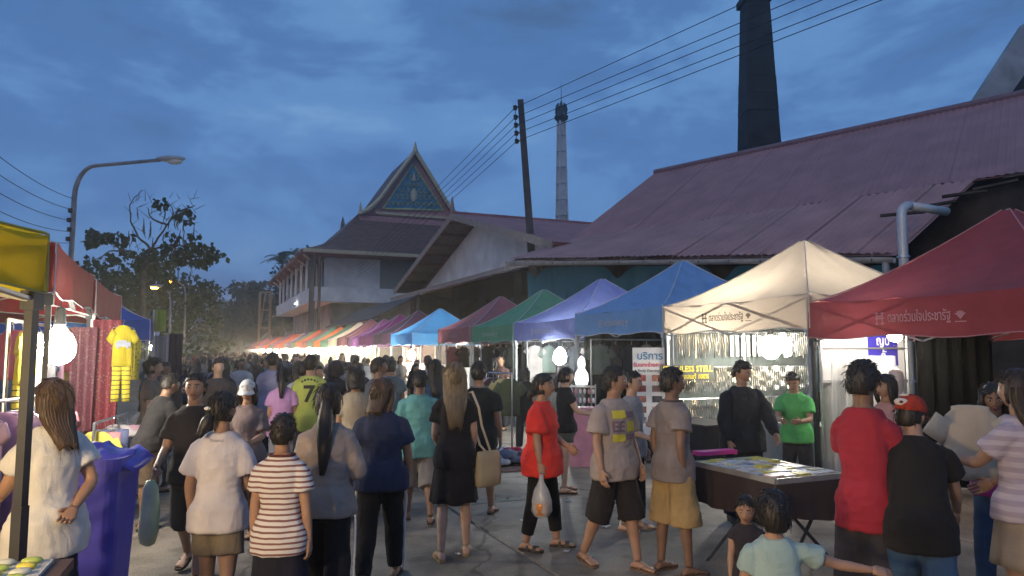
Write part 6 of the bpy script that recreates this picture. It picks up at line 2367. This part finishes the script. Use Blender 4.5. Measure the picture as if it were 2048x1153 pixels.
# man in black tee facing the viewer
def rolled(b, r, so): pass
MT, mtb = person(393, 740, 5.85, 186, 'man in black tee and dark shorts walking towards the viewer', skin='tan', face=True, legs=((16, 3, 6), (-14, 4, 22)),
       top=dict(col=(.03, .026, .026), hem=-.08, sleeve=.7, loose=.03, seed=3, collar=None), bot=dict(col=(.06, .055, .055), hem=.55, loose=.03),
       hair=dict(kind='short', vol=1.06, seed=3), arms=((8, 10, 25, 0), (10, 12, 62, -2)), curl=(.35, .9), hyaw=6, hpitch=0, vox=.0105)
# profile woman behind
person(306, 712, 9.2, -72, 'woman in beige top with hair tied up seen in profile by the black panel', skin='fair', fem=True, face=True,
       top=dict(col=(.22, .18, .13), hem=-.08, sleeve=.6, seed=4), bot=dict(col=(.04, .04, .05), kind='trousers', hem=1.0), hair=dict(kind='bun', seed=4), legs=W1)
# woman in white tee with low ponytail and khaki shorts
def clip(b, r, so):
    h = b.hp((-.03, -.115, .0)) * b.k
    ob('hair_clip', MB().ellipsoid((0, 0, 0), (.022, .012, .012), 10, 6).mesh('clip', True), pm('clip_white', (.75, .72, .68), rough=.3), r, h)
    me = text_for_print('Tourist', .028, .0, 1.36 * b.k); project(me, so.data, 1, .003)
    ob('print', me, pm('print_pale_grey', (.32, .30, .30), rough=.9), so)
person(446, 778, 4.55, 2, 'woman in white tee and khaki shorts with a low ponytail and white clip', skin='tan', fem=True, w=.95, legs=W1,
       top=dict(col=(.60, .55, .55), hem=-.10, sleeve=.72, loose=.045, seed=5, amp=.009), bot=dict(col=(.185, .15, .11), hem=.30, loose=.04, seed=3),
       hair=dict(kind='lowpony', length=.15, seed=5, side=-.03, vol=1.0), hyaw=-22, hpitch=-8, arms=((2, 16, 18, 2), (10, 10, 40, -10)), extra=clip, vox=.0105)
# short haired youngster in stripes
STR = striped('red_white_stripes', (.62, .58, .55), (.21, .10, .09), .030, .62)
person(567, 823, 4.3, 0, 'short haired person in white and brown striped tee and navy skirt', skin='tan', fem=True, w=.96, legs=W2,
       top=dict(col=STR, hem=-.12, sleeve=.62, loose=.03, seed=6, collar=(.10, .03, .03)), bot=dict(col=(.018, .018, .028), kind='skirt', length=.52, flare=.05),
       hair=dict(kind='short', vol=1.08, seed=6), arms=((2, 11, 8, 4), (-4, 11, 4, 5)), vox=.0105, hroll=0)
# long black ponytail and grey sweatshirt
person(658, 764, 4.8, 4, 'woman in grey beige sweatshirt with a very long black ponytail', skin='tan', fem=True, w=.97, legs=W1,
       top=dict(col=(.30, .25, .22), hem=-.08, long=True, loose=.05, seed=7, amp=.010), bot=dict(col=(.018, .016, .018), kind='trousers', hem=1.0, loose=.025),
       hair=dict(kind='pony', length=.52, vol=1.45, seed=7), arms=((8, 14, 70, -22), (8, 16, 78, -24)), vox=.0105)
# navy tee, track pants with a white side stripe
def stripe(b, r, so):
    for i in (0, 1):
        hip, knee, ank, d = b.legs[i]
        sd = (-1, 1)[i]
        pts = []
        for q in range(14):
            t = q / 13
            p = lerp(hip, knee, t / .5) if t < .5 else lerp(knee, ank, (t - .5) / .5)
            rr = (.098 * b.leg_r + .012) if t < .2 else ((.098 + (.066 - .098) * (t - .2) / .3) * b.leg_r + .018 if t < .5 else (.066 - .017 * (t - .5) * 2) * b.leg_r + .02)
            pts.append((p + Vector((sd * rr, -.01, 0))) * b.k)
        ob('side_stripe', MB().tube(pts, .011, 5).mesh('stripe'), pm('stripe_white', (.55, .55, .55), rough=.8), r)
person(766, 752, 5.75, 6, 'heavy woman in navy tee and black track pants with white side stripes', skin='tan', fem=True, w=1.17, legs=W2,
       top=dict(col=(.030, .038, .075), hem=-.10, sleeve=.70, loose=.035, seed=8), bot=dict(col=(.014, .014, .016), kind='trousers', hem=.97, loose=.015, taper=.6),
       hair=dict(kind='bob', col='brown', length=.17, seed=8), hyaw=-42, hpitch=-8, arms=((4, 12, 30, -8), (6, 14, 28, 0)), extra=stripe, shoes='flip')
# turquoise shirt
person(840, 738, 7.75, 12, 'man in turquoise polo shirt and grey shorts walking away', skin='dark', w=1.12, legs=W1,
       top=dict(col=(.13, .33, .30), hem=-.14, sleeve=.55, loose=.05, seed=9, amp=.010, collar=(.12, .36, .34)), bot=dict(col=(.25, .22, .20), hem=.58, loose=.045),
       hair=dict(kind='short', vol=1.1, seed=9), arms=((10, 8, 75, -12), (14, 14, 80, -12)), hpitch=-14)
# black dress, long blond hair
def strap_bag(b, r, so): pass
BD, bdb = person(910, 724, 6.45, 10, 'woman in black knee length dress with long dark blond hair', skin='fair', fem=True, w=.95, legs=((-6, 4, 3), (8, 4, 6)),
       top=dict(col=(.016, .018, .018), hem=-.10, sleeve=.62, loose=.02, seed=10, dress=dict(length=.40, flare=.05, waist=.05)), bot=None,
       hair=dict(kind='long', col='blond', length=.42, vol=1.05, seed=10), arms=((6, 10, 60, -10), (4, 10, 30, 0)), shoes='sandal', shoe_col=(.30, .20, .10))
# man in black tee behind her
person(958, 720, 8.0, -8, 'man in black tee and dark shorts beside the woman in the black dress', skin='tan', w=1.1, legs=W2,
       top=dict(col=(.018, .020, .022), hem=-.12, sleeve=.68, loose=.035, seed=11, collar=(.2, .2, .2)), bot=dict(col=(.05, .042, .035), hem=.48, loose=.04),
       hair=dict(kind='short', vol=1.08, seed=11), arms=(HANG, (2, 12, 18, 3)))
# white cap woman
person(497, 757, 7.3, 186, 'woman in a white bucket cap and mauve grey top facing the viewer', skin='tan', fem=True, face=True, w=1.1, legs=W1,
       top=dict(col=(.19, .145, .14), hem=-.08, sleeve=.8, loose=.03, seed=12), bot=dict(col=(.10, .11, .15), kind='trousers', hem=1.0),
       hair=dict(kind='bob', length=.12, seed=12), cap=dict(col=(.62, .60, .58), bcol=(.62, .60, .58)), arms=((12, 10, 80, -20), (12, 10, 85, -15)), hpitch=-12)
person(567, 733, 9.6, 10, 'woman in pink tee with a dark ponytail walking away', skin='tan', fem=True, legs=W1,
       top=dict(col=(.46, .25, .45), hem=-.14, sleeve=.65, loose=.035, seed=13), bot=dict(col=(.30, .31, .36), kind='trousers', hem=1.0), hair=dict(kind='pony', length=.34, vol=1.3, seed=13))
def seven(b, r, so):
    k = b.k
    me = text_for_print('7', .30, 0, 1.17 * k, bold=.008); project(me, so.data, 1)
    ob('number', me, pm('print_black', (.02, .022, .015), rough=.8), so)
    v, f = [], []
    n = 16
    for i in range(n + 1):
        a = rad(-38 + 76 * i / n)
        for rr in (.155, .18):
            v.append(Vector((math.sin(a) * rr, 0, 1.20 * k + math.cos(a) * rr)))
    f = [(2 * i, 2 * i + 1, 2 * i + 3, 2 * i + 2) for i in range(n) if i % 3 != 2]
    me = mesh_from('name_arc', v, f); project(me, so.data, 1)
    ob('name_print', me, MATS['print_black'], so)
person(622, 706, 9.7, 8, 'person in lime yellow football shirt with a black number 7', skin='tan', legs=W2,
       top=dict(col=(.38, .42, .10), hem=-.16, sleeve=.62, loose=.035, seed=14), bot=dict(col=(.05, .055, .06), hem=.55, loose=.04), hair=dict(kind='short', seed=14), extra=seven)
person(546, 704, 12.2, 14, 'person in pale lavender shirt behind the pink tee woman', skin='tan', legs=W1, w=1.05,
       top=dict(col=(.36, .34, .46), hem=-.16, long=True, loose=.04, seed=15), bot=dict(col=(.06, .06, .09), kind='trousers', hem=1.0), hair=dict(kind='short', seed=15), vox=.016)
person(712, 733, 8.1, 20, 'woman in beige tee with dark bobbed hair in the crowd', skin='tan', fem=True, w=1.1, legs=W2,
       top=dict(col=(.34, .28, .20), hem=-.1, sleeve=.7, loose=.03, seed=16), bot=dict(col=(.05, .05, .07), kind='trousers', hem=1.0), hair=dict(kind='bob', length=.12, seed=16), hpitch=-10, vox=.016)
person(757, 712, 9.4, -30, 'man in slate shirt turning his head beside the beige tee woman', skin='dark', legs=W1,
       top=dict(col=(.09, .10, .12), hem=-.1, sleeve=.7, seed=17), bot=dict(col=(.04, .04, .05), kind='trousers', hem=1.0), hair=dict(kind='short', seed=17), hyaw=-40, vox=.016, face=True)
person(870, 716, 9.8, 14, 'woman in navy top with long black hair beyond the turquoise shirt', skin='tan', fem=True, legs=W1,
       top=dict(col=(.03, .06, .11), hem=-.1, sleeve=.7, seed=18), bot=dict(col=(.03, .03, .04), kind='trousers', hem=1.0), hair=dict(kind='long', length=.35, seed=18), vox=.016)
# red polo woman with the clear bag
def placket(b, r, so):
    for q in range(3):
        pass
RP, rpb = person(1084, 745, 6.72, -108, 'heavy woman in bright red polo shirt and black leggings holding a bag', skin='tan', fem=True, w=1.2, face=True, legs=((10, 4, 4), (-8, 4, 4)),
       top=dict(col=(.66, .045, .035), hem=-.16, sleeve=.78, loose=.05, seed=19, amp=.010, collar=(.62, .05, .04)), bot=dict(col=(.014, .014, .016), kind='leggings', hem=.90, loose=.004, amp=.003),
       hair=dict(kind='lowpony', length=.08, seed=19), arms=((8, 14, 60, -14), (2, 13, 10, 6)), curl=(.4, .9), shoes='sandal', shoe_col=(.025, .022, .02), vox=.0105, hpitch=4)
person(1130, 735, 9.35, -78, 'woman in black top and dark shorts browsing at the trinket stand', skin='fair', fem=True, legs=STAND,
       top=dict(col=(.022, .022, .025), hem=-.06, sleeve=.5, seed=20), bot=dict(col=(.07, .075, .07), hem=.22, loose=.03), hair=dict(kind='pony', length=.25, seed=20), arms=((30, 6, 80, -6), (28, 8, 78, 0)))
person(1050, 735, 13.2, 10, 'dark haired woman in black seen from behind in the violet blue tent', skin='fair', fem=True, top=dict(col=(.02, .02, .025), hem=-.08, sleeve=.6, seed=21), bot=dict(col=(.05, .05, .06), kind='trousers', hem=1.0),
       hair=dict(kind='bob', length=.13, seed=21), legs=STAND, vox=.018)
person(984, 717, 15.4, -60, 'woman in black behind the clothes rail', skin='fair', fem=True, face=True, top=dict(col=(.022, .02, .022), hem=-.08, sleeve=.6, seed=22), bot=dict(col=(.05, .05, .06), kind='trousers', hem=1.0), hair=dict(kind='bob', length=.14, seed=22), legs=STAND, vox=.018)
person(1002, 709, 16.6, 150, 'man in brown shirt facing out behind the clothes rail', skin='tan', face=True, top=dict(col=(.11, .06, .05), hem=-.08, sleeve=.6, seed=23), bot=dict(col=(.05, .05, .06), kind='trousers', hem=1.0), hair=dict(kind='short', seed=23), legs=STAND, vox=.018)
# beige tee with yellow blocks
def blocks(b, r, so):
    k = b.k
    yl, gy = pm('print_yellow', (.62, .54, .05), rough=.8), pm('print_mauve', (.17, .11, .15), rough=.8)
    for (cx, cz, w, h, m) in ((.065, 1.29, .13, .065, yl), (-.065, 1.285, .11, .05, gy), (-.075, 1.185, .12, .085, yl), (.065, 1.095, .13, .06, yl), (-.07, 1.10, .12, .045, gy)):
        me = rect_print(cx * k, cz * k, w * k, h * k); project(me, so.data, -1)
        ob('print_block', me, m, so)
    me = text_for_print('EE', .12, .075 * k, 1.185 * k, mirror=-1, bold=.004); project(me, so.data, -1)
    ob('print_letters', me, gy, so)
person(1226, 730, 6.12, -140, 'man in beige tee with yellow print blocks and dark shorts looking aside', skin='tan', face=True, w=1.08, legs=((14, 3, 6), (-12, 4, 14)),
       top=dict(col=(.34, .28, .245), hem=-.12, sleeve=.72, loose=.045, seed=24, amp=.009), bot=dict(col=(.028, .024, .025), hem=.56, loose=.045), hair=dict(kind='short', vol=1.12, seed=24), hyaw=42,
       arms=((4, 10, 26, -2), (2, 12, 16, 4)), extra=blocks, vox=.0105, shoe_col=(.13, .08, .05))
person(1262, 742, 7.4, -120, 'person in grey with black striped pants and striped slides behind the beige tee man', skin='fair', face=True, legs=STAND,
       top=dict(col=(.28, .27, .27), hem=-.1, sleeve=.6, seed=25), bot=dict(col=(.02, .02, .022), kind='trousers', hem=.95), hair=dict(kind='short', seed=25), shoes='slide', shoe_col=(.14, .11, .10), arms=(HANG, (10, 6, 70, -10)), extra=stripe)
# grey tee boy
person(1342, 734, 6.0, -62, 'slim young man in grey tee and khaki shorts watching the stall', skin='dark', face=True, w=.96, legs=((-2, 4, 3), (5, 5, 4)),
       top=dict(col=(.23, .19, .175), hem=-.12, sleeve=.62, loose=.045, seed=26, collar=(.10, .08, .075)), bot=dict(col=(.38, .255, .11), hem=.58, loose=.06, seed=5, amp=.010), hair=dict(kind='short', vol=1.10, seed=26), hyaw=-22, hpitch=4,
       arms=((-10, 8, 12, -8), (-14, 8, 10, -4)), vox=.0105, shoe_col=(.10, .07, .05))
# dark jacket at the table
person(1482, 722, 7.75, -165, 'man in bulky black and blue jacket behind the table with one hand on it', skin='tan', w=1.22, legs=STAND,
       top=dict(col=(.018, .021, .028), hem=-.14, long=True, loose=.055, seed=27, amp=.011), bot=dict(col=(.02, .025, .04), kind='trousers', hem=1.0, loose=.03), hair=dict(kind='short', vol=1.06, seed=27), hyaw=25, hpitch=-16, face=True,
       arms=((34, 8, 40, -4), (10, 14, 20, 0)), shoes='shoe')
# green polo vendor
person(1590, 756, 8.6, 150, 'vendor in green polo shirt looking down behind the table', skin='tan', face=True, w=1.05, lean=12, legs=STAND, Hx=1.56,
       top=dict(col=(.10, .42, .12), hem=-.1, sleeve=.68, loose=.03, seed=28, collar=(.12, .45, .14)), bot=dict(col=(.03, .03, .035), kind='trousers', hem=1.0), hair=dict(kind='short', vol=1.0, seed=28), hpitch=-26, arms=((24, 8, 88, -22), (24, 8, 88, -20)), shoes='shoe')
# the two children
SG, sgb = person(1490, 975, 4.5, 172, 'small girl in dark top and blue shorts holding the other child', skin='tan', fem=True, face=True, child=True, Hx=.93,
       top=dict(col=(.035, .03, .035), hem=-.02, sleeve=.3, loose=.02, seed=29), bot=dict(col=(.03, .06, .28), hem=.35, loose=.03), hair=dict(kind='bun', seed=29), hyaw=-15, hpitch=-8, arms=((20, 10, 50, 0), HANG), shoes='flip', shoe_col=(.4, .05, .05))
person(1545, 962, 3.45, -8, 'child in pale mint tee stretching one arm out to the side', skin='tan', child=True, Hx=1.16,
       top=dict(col=(.32, .43, .40), hem=-.12, sleeve=.55, loose=.03, seed=30), bot=dict(col=(.05, .05, .07), hem=.5, loose=.03), hair=dict(kind='short', vol=1.05, seed=30), arms=((4, 14, 14, 6), (14, 70, 14, 82)), vox=.013)
# right foreground
person(1722, 722, 4.35, -48, 'man in crimson tee with bushy black hair and dark shorts', skin='dark', face=True, w=.86, legs=STAND,
       top=dict(col=(.34, .03, .045), hem=-.14, sleeve=.68, loose=.025, seed=31, amp=.009), bot=dict(col=(.045, .04, .045), hem=.55, loose=.05), hair=dict(kind='short', vol=1.35, seed=31), arms=((22, 3, 70, -20), (24, 4, 70, -14)), hpitch=-10, vox=.0105)
def badge(b, r, so):
    h = b.hp((-.01, -.112, .07)) * b.k
    ob('cap_badge', MB().ellipsoid((0, 0, 0), (.038, .012, .022), 14, 8).mesh('badge', True), pm('badge_white', (.6, .52, .46), rough=.6), r, h)
    ob('cap_badge_eye', MB().ellipsoid((0, -.008, 0), (.013, .008, .009), 10, 6).mesh('eye', True), pm('badge_dark', (.08, .03, .02), rough=.6), r, h)
    h2 = b.hp((0, -.095, .115)) * b.k
    ob('cap_vent_patch', MB().ellipsoid((0, 0, 0), (.026, .012, .008), 12, 6).mesh('patch', True), MATS['badge_white'], r, h2)
person(1828, 797, 4.1, -24, 'person in red cap and black tee leaning over in front of the dark stall', skin='tan', w=.98, lean=20, Hx=1.58, legs=W1,
       top=dict(col=(.020, .018, .018), hem=-.12, sleeve=.6, loose=.045, seed=32), bot=dict(col=(.045, .085, .15), kind='jeans', hem=1.0, loose=.03), hair=dict(kind='short', seed=32), cap=dict(col=(.40, .045, .025), bcol=(.45, .25, .2)), arms=((30, 8, 60, -8), (26, 16, 44, 6)), hyaw=-30, extra=badge, vox=.0105)
person(2036, 738, 4.3, 28, 'woman in pale lilac striped tee and beige skirt with long dark hair', skin='tan', fem=True, w=1.02, legs=STAND,
       top=dict(col=striped('lilac_stripes', (.46, .40, .44), (.36, .30, .35), .06, .5), hem=-.06, sleeve=.62, loose=.03, seed=33), bot=dict(col=(.30, .24, .18), kind='skirt', length=.32, flare=.05), hair=dict(kind='long', length=.42, vol=1.1, seed=33, col='dkbrown'), arms=((40, 6, 95, -12), (20, 10, 60, 0)), vox=.0105)
person(1985, 765, 5.4, 150, 'person in magenta top and jeans holding up a cream garment', skin='dark', fem=True, face=True, legs=STAND,
       top=dict(col=(.30, .03, .16), hem=-.08, sleeve=.7, seed=34), bot=dict(col=(.04, .07, .13), kind='jeans', hem=1.0, loose=.02), hair=dict(kind='bob', length=.15, seed=34), arms=((40, 10, 100, -14), (50, 6, 96, -8)), curl=(.8, .8), hpitch=-14, vox=.016)
person(1772, 748, 6.6, 110, 'vendor in pink shirt facing the crimson tee man', skin='tan', fem=True, face=True, legs=STAND, top=dict(col=(.42, .22, .20), hem=-.08, sleeve=.7, seed=35), bot=dict(col=(.05, .05, .07), kind='trousers', hem=1.0), hair=dict(kind='bob', length=.14, seed=35), arms=((40, 8, 90, -10), (30, 8, 80, -10)), vox=.016)
# cream knitted garment held up
p = P(1940, 820, 4.95)
garment(shirt_mesh(w=.34, h=.46, sleeve=.16, seed=41), (.50, .42, .32), p, math.atan2(p.y, p.x) - math.pi / 2 + rad(8), 'cream knitted top held up in front of the dark stall', hook=False)

# ------------------------------------------------------------------ carried things
def clear_bag(p, label, fill=None, s=1.0):
    r = thing('plastic_bag', label, 'bag', p)
    mb = MB()
    rings = []
    for (z, w) in ((0, .012), (-.05, .02), (-.12, .055), (-.2, .075), (-.28, .078), (-.32, .055), (-.335, .02)):
        rings.append([Vector((w * math.cos(a) * (1 + .12 * math.sin(5 * a + z * 20)), w * .8 * math.sin(a) * (1 + .1 * math.sin(4 * a)), z)) * s for a in [2 * math.pi * i / 18 for i in range(18)]])
    loft(mb, rings)
    mb.obj('film', M_FILM, r, smooth=True)
    if fill:
        MB().lathe([(.03 * s, -.315 * s), (.06 * s, -.30 * s), (.065 * s, -.22 * s), (.062 * s, -.215 * s)], n=14).obj('contents', pm('tea_orange', fill, rough=.3), r, smooth=True)
    for sx in (-1, 1):
        MB().tube([(sx * .02 * s, 0, -.06 * s), (sx * .012, 0, .02), (0, 0, .03)], .003, 5).obj('handle', MATS['clear_film'], r)
    return r
def hand_at(root, b, i):
    m = Matrix.Rotation(root.rotation_euler.z, 4, 'Z')
    shd, elb, wr, d1, d2, sd = b.arms[i]
    return root.location + m @ ((wr + d2 * .075) * b.k)
clear_bag(hand_at(RP, rpb, 1) + Vector((0, -.02, -.01)), 'clear plastic bag with an orange drink hanging from the red polo woman\'s hand', (.62, .24, .06), 1.12)
clear_bag(hand_at(SM, smb, 0) + Vector((0, 0, -.02)), 'crumpled clear bag carried by the stooping man', None, 1.0)
def shoulder_bag():
    m = Matrix.Rotation(BD.rotation_euler.z, 4, 'Z')
    L = lambda v: BD.location + m @ (Vector(v) * bdb.k)
    sh = L((.12, -.03, 1.425)); bg = L((.30, -.02, .76))
    r = thing('shoulder_bag', 'beige shoulder bag on a long pale strap by the black dress', 'bag', bg)
    mb = MB()
    rings = []
    for (z, w, d) in ((.15, .12, .015), (.08, .125, .035), (-.06, .13, .05), (-.14, .125, .045), (-.155, .11, .02)):
        rings.append([Vector((w * math.copysign(abs(math.cos(a)) ** .5, math.cos(a)), d * math.copysign(abs(math.sin(a)) ** .6, math.sin(a)), z)) for a in [2 * math.pi * i / 20 for i in range(20)]])
    loft(mb, rings); mb.obj('pouch', cloth((.44, .34, .19)), r, rot=(0, 0, rad(40)), smooth=True)
    pts = [Vector((.02, 0, .14)), lerp(Vector((0, 0, .14)), L((.215, -.10, 1.20)) - bg, .8), L((.20, -.12, 1.30)) - bg, L((.15, -.06, 1.435)) - bg, L((.12, .03, 1.42)) - bg, L((.17, .16, 1.2)) - bg, L((.24, .10, .95)) - bg, Vector((-.02, 0, .14))]
    MB().tube(pts, .011, 6).obj('strap', cloth((.52, .44, .30)), r)
shoulder_bag()
# pale green carrier bag of the man in black, red dotted pouch of the small girl
o = MB()
rings = []
for (z, w) in ((.22, .03), (.16, .055), (.0, .07), (-.16, .072), (-.24, .055), (-.26, .02)):
    rings.append([Vector((w * math.cos(a) * (1 + .1 * math.sin(3 * a + 9 * z)), w * .8 * math.sin(a), z)) for a in [2 * math.pi * i / 18 for i in range(18)]])
loft(o, rings)
bg = thing('carrier_bag', 'pale yellow green carrier bag hanging beside the man in black tee', 'bag', hand_at(MT, mtb, 1) + Vector((-.02, -.0, -.28)))
o.obj('bag', pm('bag_lime', (.50, .54, .30), rough=.4, var=.2), bg, smooth=True)
MB().tube([(0, 0, .2), (.02, 0, .3), (.03, .02, .34)], .008, 6).obj('handle', MATS['bag_lime'], bg)
o = MB(); o.ellipsoid((0, 0, 0), (.075, .05, .10), 16, 10)
pg = thing('dotted_pouch', 'red pouch with white dots carried by the small girl', 'bag', hand_at(SG, sgb, 1) + Vector((0, -.01, -.16)))
o.obj('pouch', spotted('red_dots', (.50, .03, .03), (.75, .72, .7), 42, .25), pg, smooth=True)
MB().tube([(-.03, 0, .08), (0, 0, .16), (.03, 0, .08)], .006, 6).obj('strap', MATS['red_dots'], pg)

# ------------------------------------------------------------------ the crowd further down the street
def proto(seed, fem, hair, top, bot, legs, arms=(HANG, HANG)):
    b = Body(H=1.62, fem=fem, legs=legs, arms=arms, vox=.024, w=1.0 + .12 * (seed % 3), hands=True)
    L = [('body', b.body()), ('shirt', b.shirt(seed=seed, **top)), ('trousers', b.trousers(seed=seed, **bot)), ('hair', b.hair(seed=seed, **hair))]
    return L
PROTO = [proto(0, False, dict(kind='short'), dict(hem=-.1, sleeve=.65, loose=.035), dict(hem=.55, loose=.04), W1),
         proto(1, True, dict(kind='pony', length=.3, vol=1.2), dict(hem=-.1, sleeve=.65, loose=.03), dict(hem=1.0, loose=.02), W2, ((10, 8, 70, -12), HANG)),
         proto(2, False, dict(kind='short', vol=1.1), dict(hem=-.1, long=True, loose=.035), dict(hem=1.0, loose=.03), W2),
         proto(3, True, dict(kind='long', length=.35), dict(hem=-.1, sleeve=.7, loose=.035), dict(hem=1.0, loose=.02), W1),
         proto(4, True, dict(kind='bob', length=.13), dict(hem=-.1, sleeve=.6, loose=.04), dict(hem=.5, loose=.04), W1, ((8, 10, 80, -20), (8, 10, 80, -20)))]
CC = [((.03, .03, .035), 'black'), ((.07, .06, .06), 'charcoal'), ((.10, .09, .08), 'dark brown'), ((.05, .06, .11), 'navy'), ((.30, .26, .22), 'beige'), ((.50, .48, .46), 'white'), ((.22, .06, .06), 'maroon'), ((.12, .16, .17), 'slate'),
      ((.18, .17, .16), 'grey'), ((.30, .22, .28), 'mauve'), ((.10, .14, .08), 'olive')]
BC = [(.03, .03, .035), (.05, .06, .09), (.09, .075, .06), (.06, .055, .055)]
rnd = random.Random(21)
placed = []
tries = 0
KIND = ['short haired', 'ponytailed', 'long sleeved', 'long haired', 'bob haired']
while len(placed) < 175 and tries < 9000:
    tries += 1
    q = rnd.random()
    s = 10.2 + 62 * q ** 1.7
    t = rnd.uniform(-1.0, 6.3)
    p = R(s, t)
    px = 1024 + F * p.x / p.y
    if p.y < 10 or px < 300 or px > 905: continue
    if s < 13.5 and t > 4.2: continue
    if any((p - o_).length < .48 for o_ in placed): continue
    placed.append(p)
    k = rnd.randrange(5)
    c, nm = CC[rnd.choice((0, 0, 0, 1, 1, 2, 2, 3, 3, 4, 5, 6, 7, 8, 8, 9, 10))]
    away = rnd.random() < .62
    hd = 23 + rnd.uniform(-30, 30) + (0 if away else 180)
    lab = '%s shopper in %s top deep in the crowd %s' % (KIND[k], nm, 'walking away down the street' if away else 'coming up the street')
    r = thing('person', lab, 'person', (p.x, p.y, 0), rad(hd), lab.replace('shopper', 'shoppers'))
    sc = rnd.uniform(.93, 1.06)
    sk = M_SKIN[rnd.choice(('tan', 'tan', 'dark', 'fair'))]
    for nm_, me in PROTO[k]:
        m = {'body': sk, 'shirt': cloth(c, var=.14), 'trousers': cloth(BC[rnd.randrange(4)]), 'hair': HAIR[rnd.choice(('black', 'black', 'dkbrown'))]}[nm_]
        ob(nm_, me, m, r, scale=sc)
# far end: too many to count
mb = MB()
for i in range(160):
    p = R(rnd.uniform(75, 125), rnd.uniform(-1, 6.4))
    h = rnd.uniform(1.45, 1.72)
    mb.tube([p + Vector((0, 0, 0)), p + Vector((0, 0, .85)), p + Vector((0, 0, 1.3)), p + Vector((0, 0, h - .28)), p + Vector((0, 0, h - .22))], [.12, .17, .2, .17, .06], 7)
    mb.ellipsoid(p + Vector((0, 0, h - .11)), (.08, .09, .115), 8, 6)
cr = stuff(mb.obj('distant_crowd', pm('crowd_clothes', (.07, .06, .06), rough=.9, var=.9, scale=1.4, col2=(.22, .17, .15))))
tag(cr, 'distant mass of shoppers filling the far end of the street', 'crowd')

rl = random.Random(9)
for i in range(12):
    x_, y_ = rl.uniform(720, 1420), rl.uniform(985, 1140)
    p = G(x_, y_)
    w_ = rl.uniform(.03, .07)
    v, f = sheet(lambda a_, b_: Vector(((a_ - .5) * w_ * 1.6, (b_ - .5) * w_, .004 + .012 * abs(math.sin(5 * a_ + 3 * b_ + i)))), 4, 3)
    nm, cc = [('white paper', (.55, .54, .5)), ('brown leaf', (.12, .07, .03)), ('clear wrapper', (.4, .42, .42))][i % 3]
    tag(ob('litter_scrap', mesh_from('scrap', v, f), pm('scrap_' + nm.replace(' ', '_'), cc, rough=.7), None, (p.x, p.y, .001), (0, 0, rl.uniform(0, 6))), 'small %s scrap lying on the paving' % nm, 'litter', '%s scraps on the paving' % nm)

bpy.data.scenes.remove(TMP)


# ------------------------------------------------------------------ haze volume added to veil the distance and halo the lamps
mb = MB().box((0, 150, 14.0), (604, 424, 30.2))
hz = ob('haze', mb.mesh('haze'), None)
m = bpy.data.materials.new('added_haze'); m.use_nodes = True
nt = m.node_tree
nt.nodes.remove(nt.nodes['Principled BSDF'])
vp = nt.nodes.new('ShaderNodeVolumePrincipled')
vp.inputs['Color'].default_value = (.95, .93, .88, 1)
vp.inputs['Density'].default_value = .0019
vp.inputs['Anisotropy'].default_value = .82
nt.links.new(vp.outputs['Volume'], nt.nodes['Material Output'].inputs['Volume'])
hz.data.materials.append(m)
hz['kind'] = 'stuff'
tag(hz, 'thin haze added over the whole street for veil and lamp glow', 'haze')
